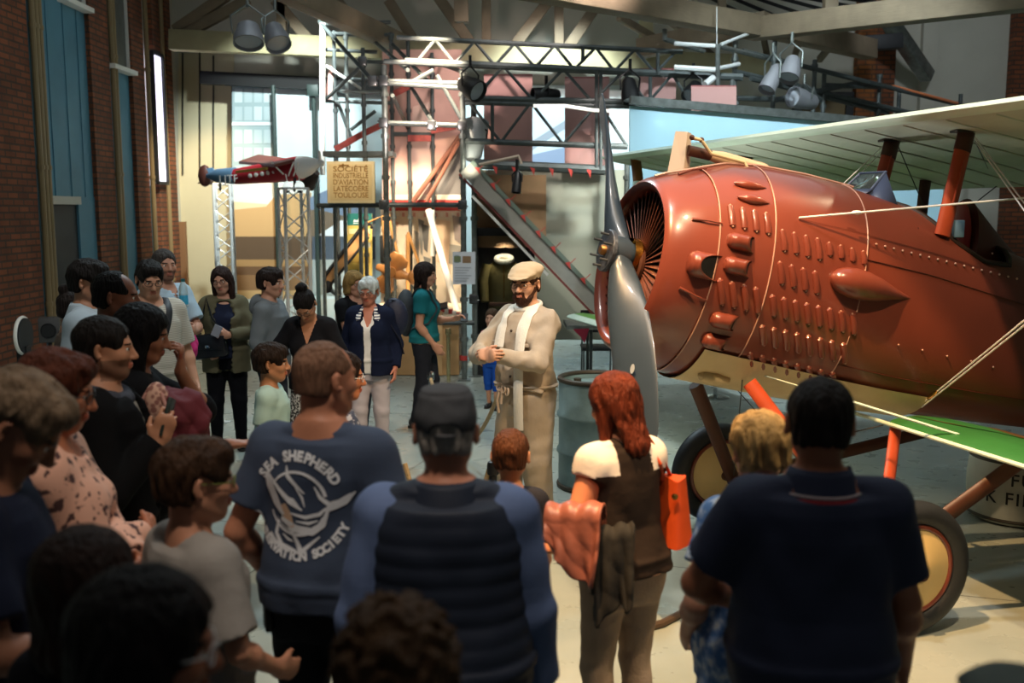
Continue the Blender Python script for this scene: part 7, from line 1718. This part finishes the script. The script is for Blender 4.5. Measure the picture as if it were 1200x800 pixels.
# backpack of the teal woman
p = gw(gteal, (0, -.20, 1.22)); bp = top_thing('backpack', 'dark grey backpack on the back of the woman in teal', 'backpack', p - Vector((0, 0, .24)))
M_BP = mat('backpack_grey', '#34383C', rough=.75, noise=.1, bump=.2, bscale=20); Rt = Matrix.Rotation(R(-94), 3, 'Z')
MB().ball(p, (.13, .10, .235), 24, Rt).build('body', M_BP, bp); MB().ball(p + Rt @ Vector((0, -.07, -.08)), (.095, .05, .10), 20, Rt).build('pocket', M_BP, bp)
for sd in (-1, 1): MB().tube([inv(gteal['root']).inverted() @ q for q in hug(gteal, ((sd * .07, -.14, 1.40), (sd * .085, -.04, 1.475), (sd * .09, .08, 1.42), (sd * .10, .13, 1.28), (sd * .13, .05, 1.12), (sd * .12, -.12, 1.06)), .008)], .018, 8, ry=.006).build('strap', M_BP, bp)
hp = gteal['arms'][-1]; p = gw(gteal, hp[2] + hp[3] * .12 + hp[4] * .02); MB().box(p, (.035, .07, .006), Matrix.Rotation(R(25), 3, 'X'), bev=.003).build('phone', M_DARK, None, label='black phone in the hand of the woman in teal', cat='phone')
# navy bag of the white-haired woman
p = W(462, 372, 8.45); nb_ = top_thing('shoulder_bag', 'navy padded bag behind the shoulder of the white-haired woman', 'bag', p - Vector((0, 0, .16)))
MB().ball(p, (.12, .08, .17), 22).build('body', mat('bag_navy', '#1B2038', rough=.6, bump=.2), nb_); MB().tube([p + Vector((.02, -.02, .15)), p + Vector((-.04, -.08, .16)), p + Vector((-.06, -.14, .02)), p + Vector((.06, -.12, -.18)), p + Vector((.085, -.09, -.3))], .012, 8, ry=.005).build('strap', mat('strap_navy', '#14182A', rough=.6), nb_)
# ---------------------------------------------------------------- light
w = bpy.data.worlds.new('world'); SC.world = w; w.use_nodes = True
w.node_tree.nodes['Background'].inputs[0].default_value = (.8, .88, 1, 1); w.node_tree.nodes['Background'].inputs[1].default_value = .03
WARM = (1, .74, .46); NEU = (1, .86, .68); COOL = (.72, .92, 1)
spot('plane_key', (1.6, 2.1, 5.9), (1.35, 5.5, .9), 820, (1, .72, .43), 54, .15, .09)
spot('floor_warm', (-.4, 3.0, 6.3), (1.65, 4.7, 0), 2500, (1, .58, .24), 33, .15, .06)
spot('plane_top', (.2, 4.4, 6.3), (1.9, 6.0, 1.8), 560, (1, .93, .86), 50, .5, .18)
spot('plane_high', (5.5, 6.5, 5.8), (2.6, 5.6, 1.6), 300, WARM, 50, .5, .1)
spot('guide_warm', (2.2, 3.4, 5.9), (.1, 6.5, 1.0), 420, (1, .74, .45), 26, .5, .08)
spot('crowd_cool', (-1.4, 10.5, 6.3), (-1.2, 8.0, .8), 600, COOL, 80, .6, .2)
spot('tower_warm', (-.9, 11.6, 4.6), (-1.3, 14.8, 1.0), 1500, (1, .80, .58), 46, .5, .08)
spot('tower_top', (-1.2, 11.0, 3.0), (-1.2, 14.6, 4.0), 150, (1, .82, .74), 60, .5, .1)
spot('mural_cool', (-2.8, 13.0, 5.2), (-3.5, 16.5, 2.5), 1150, (.88, 1, .98), 66, .6, .1)
spot('wall_warm', (-4.3, 14.5, 4.2), (-5.1, 17, 1.6), 300, (1, .76, .46), 64, .6, .1)
spot('mural_mid', (.6, 13.6, 4.9), (.7, 16.5, 3.0), 700, (.8, .97, 1), 74, .6, .1)
spot('billboard_cool', (2.8, 8.4, 5.8), (3.4, 11.4, 2.9), 1050, (.8, .95, 1), 66, .5, .1)
spot('banner_pink', (1.0, 9.6, 5.4), (.5, 13, 4.1), 800, (1, .84, .78), 40, .5, .1)
spot('panel_cool', (1.7, 11.4, 3.3), (.85, 13.3, 1.5), 330, (.97, 1, .90), 70, .6, .1)
spot('case_light', (-.1, 12.82, 1.74), (-.1, 13.0, .9), 22, (1, .9, .7), 110, .6, .05)  # added fill inside the case, brightens the jacket; no fixture there
spot('wing_bounce', (1.0, 8.6, .25), (2.9, 7.2, 2.5), 240, (.95, 1, .9), 90, .8, .3)  # added low uplight for the wing underside, not real bounce
spot('sign_warm', (-1.9, 10.2, 4.6), (-2.0, 12.2, 2.4), 260, (1, .82, .6), 30, .5, .05)
spot('back_right', (6, 12.5, 5.6), (7, 17, 4.2), 130, (.85, .92, 1), 80, .6, .2)
spot('left_wall', (-3.0, 10.5, 6.4), (-5.5, 12.6, 3.2), 15, (.55, .85, 1), 90, .7, .2)
area('hall_fill', (1, 8.5, 6.9), (1, 8.5, 0), 170, (.84, .95, 1), 9, 8)
area('visitor_fill', (.5, 2.0, 6.8), (.5, 2.0, 0), 48, (1, .93, .85), 4, 3)
spot('visitor_spot', (-.3, .9, 6.6), (-.62, 3.2, 1.4), 480, (1, .86, .72), 27, .5, .25)
spot('guide_front', (-1.6, 3.6, 4.6), (.1, 6.4, 1.5), 300, (.95, .97, 1), 15, .5, .1)
spot('beam_light', (-.5, 12.3, 2.6), (-1.0, 15.6, 5.2), 25, (1, .95, .75), 100, .8, .2)
spot('roof_light', (2.5, 9.0, 3.2), (3.2, 13.0, 5.4), 15, (1, .92, .75), 90, .8, .2)
spot('crowd_front', (-1.0, 4.0, 6.2), (-2.2, 8.4, 1.1), 420, (1, .94, .86), 52, .6, .15)
spot('ramp_light', (.8, 9.4, 5.6), (.3, 12.6, 1.6), 330, (1, .96, .88), 36, .6, .1)  # added fill that brightens the face of the ramp
spot('exhibit_low', (-1.55, 13.2, 3.0), (-1.35, 14.9, 1.2), 210, (1, .84, .62), 80, .5, .06)  # added fill inside the tower, brightens the lower backdrop
SC.view_settings.view_transform = 'Standard'; SC.view_settings.look = 'None'
SC.view_settings.gamma = 1; SC.view_settings.exposure = 0.14; SC.view_settings.use_curve_mapping = False
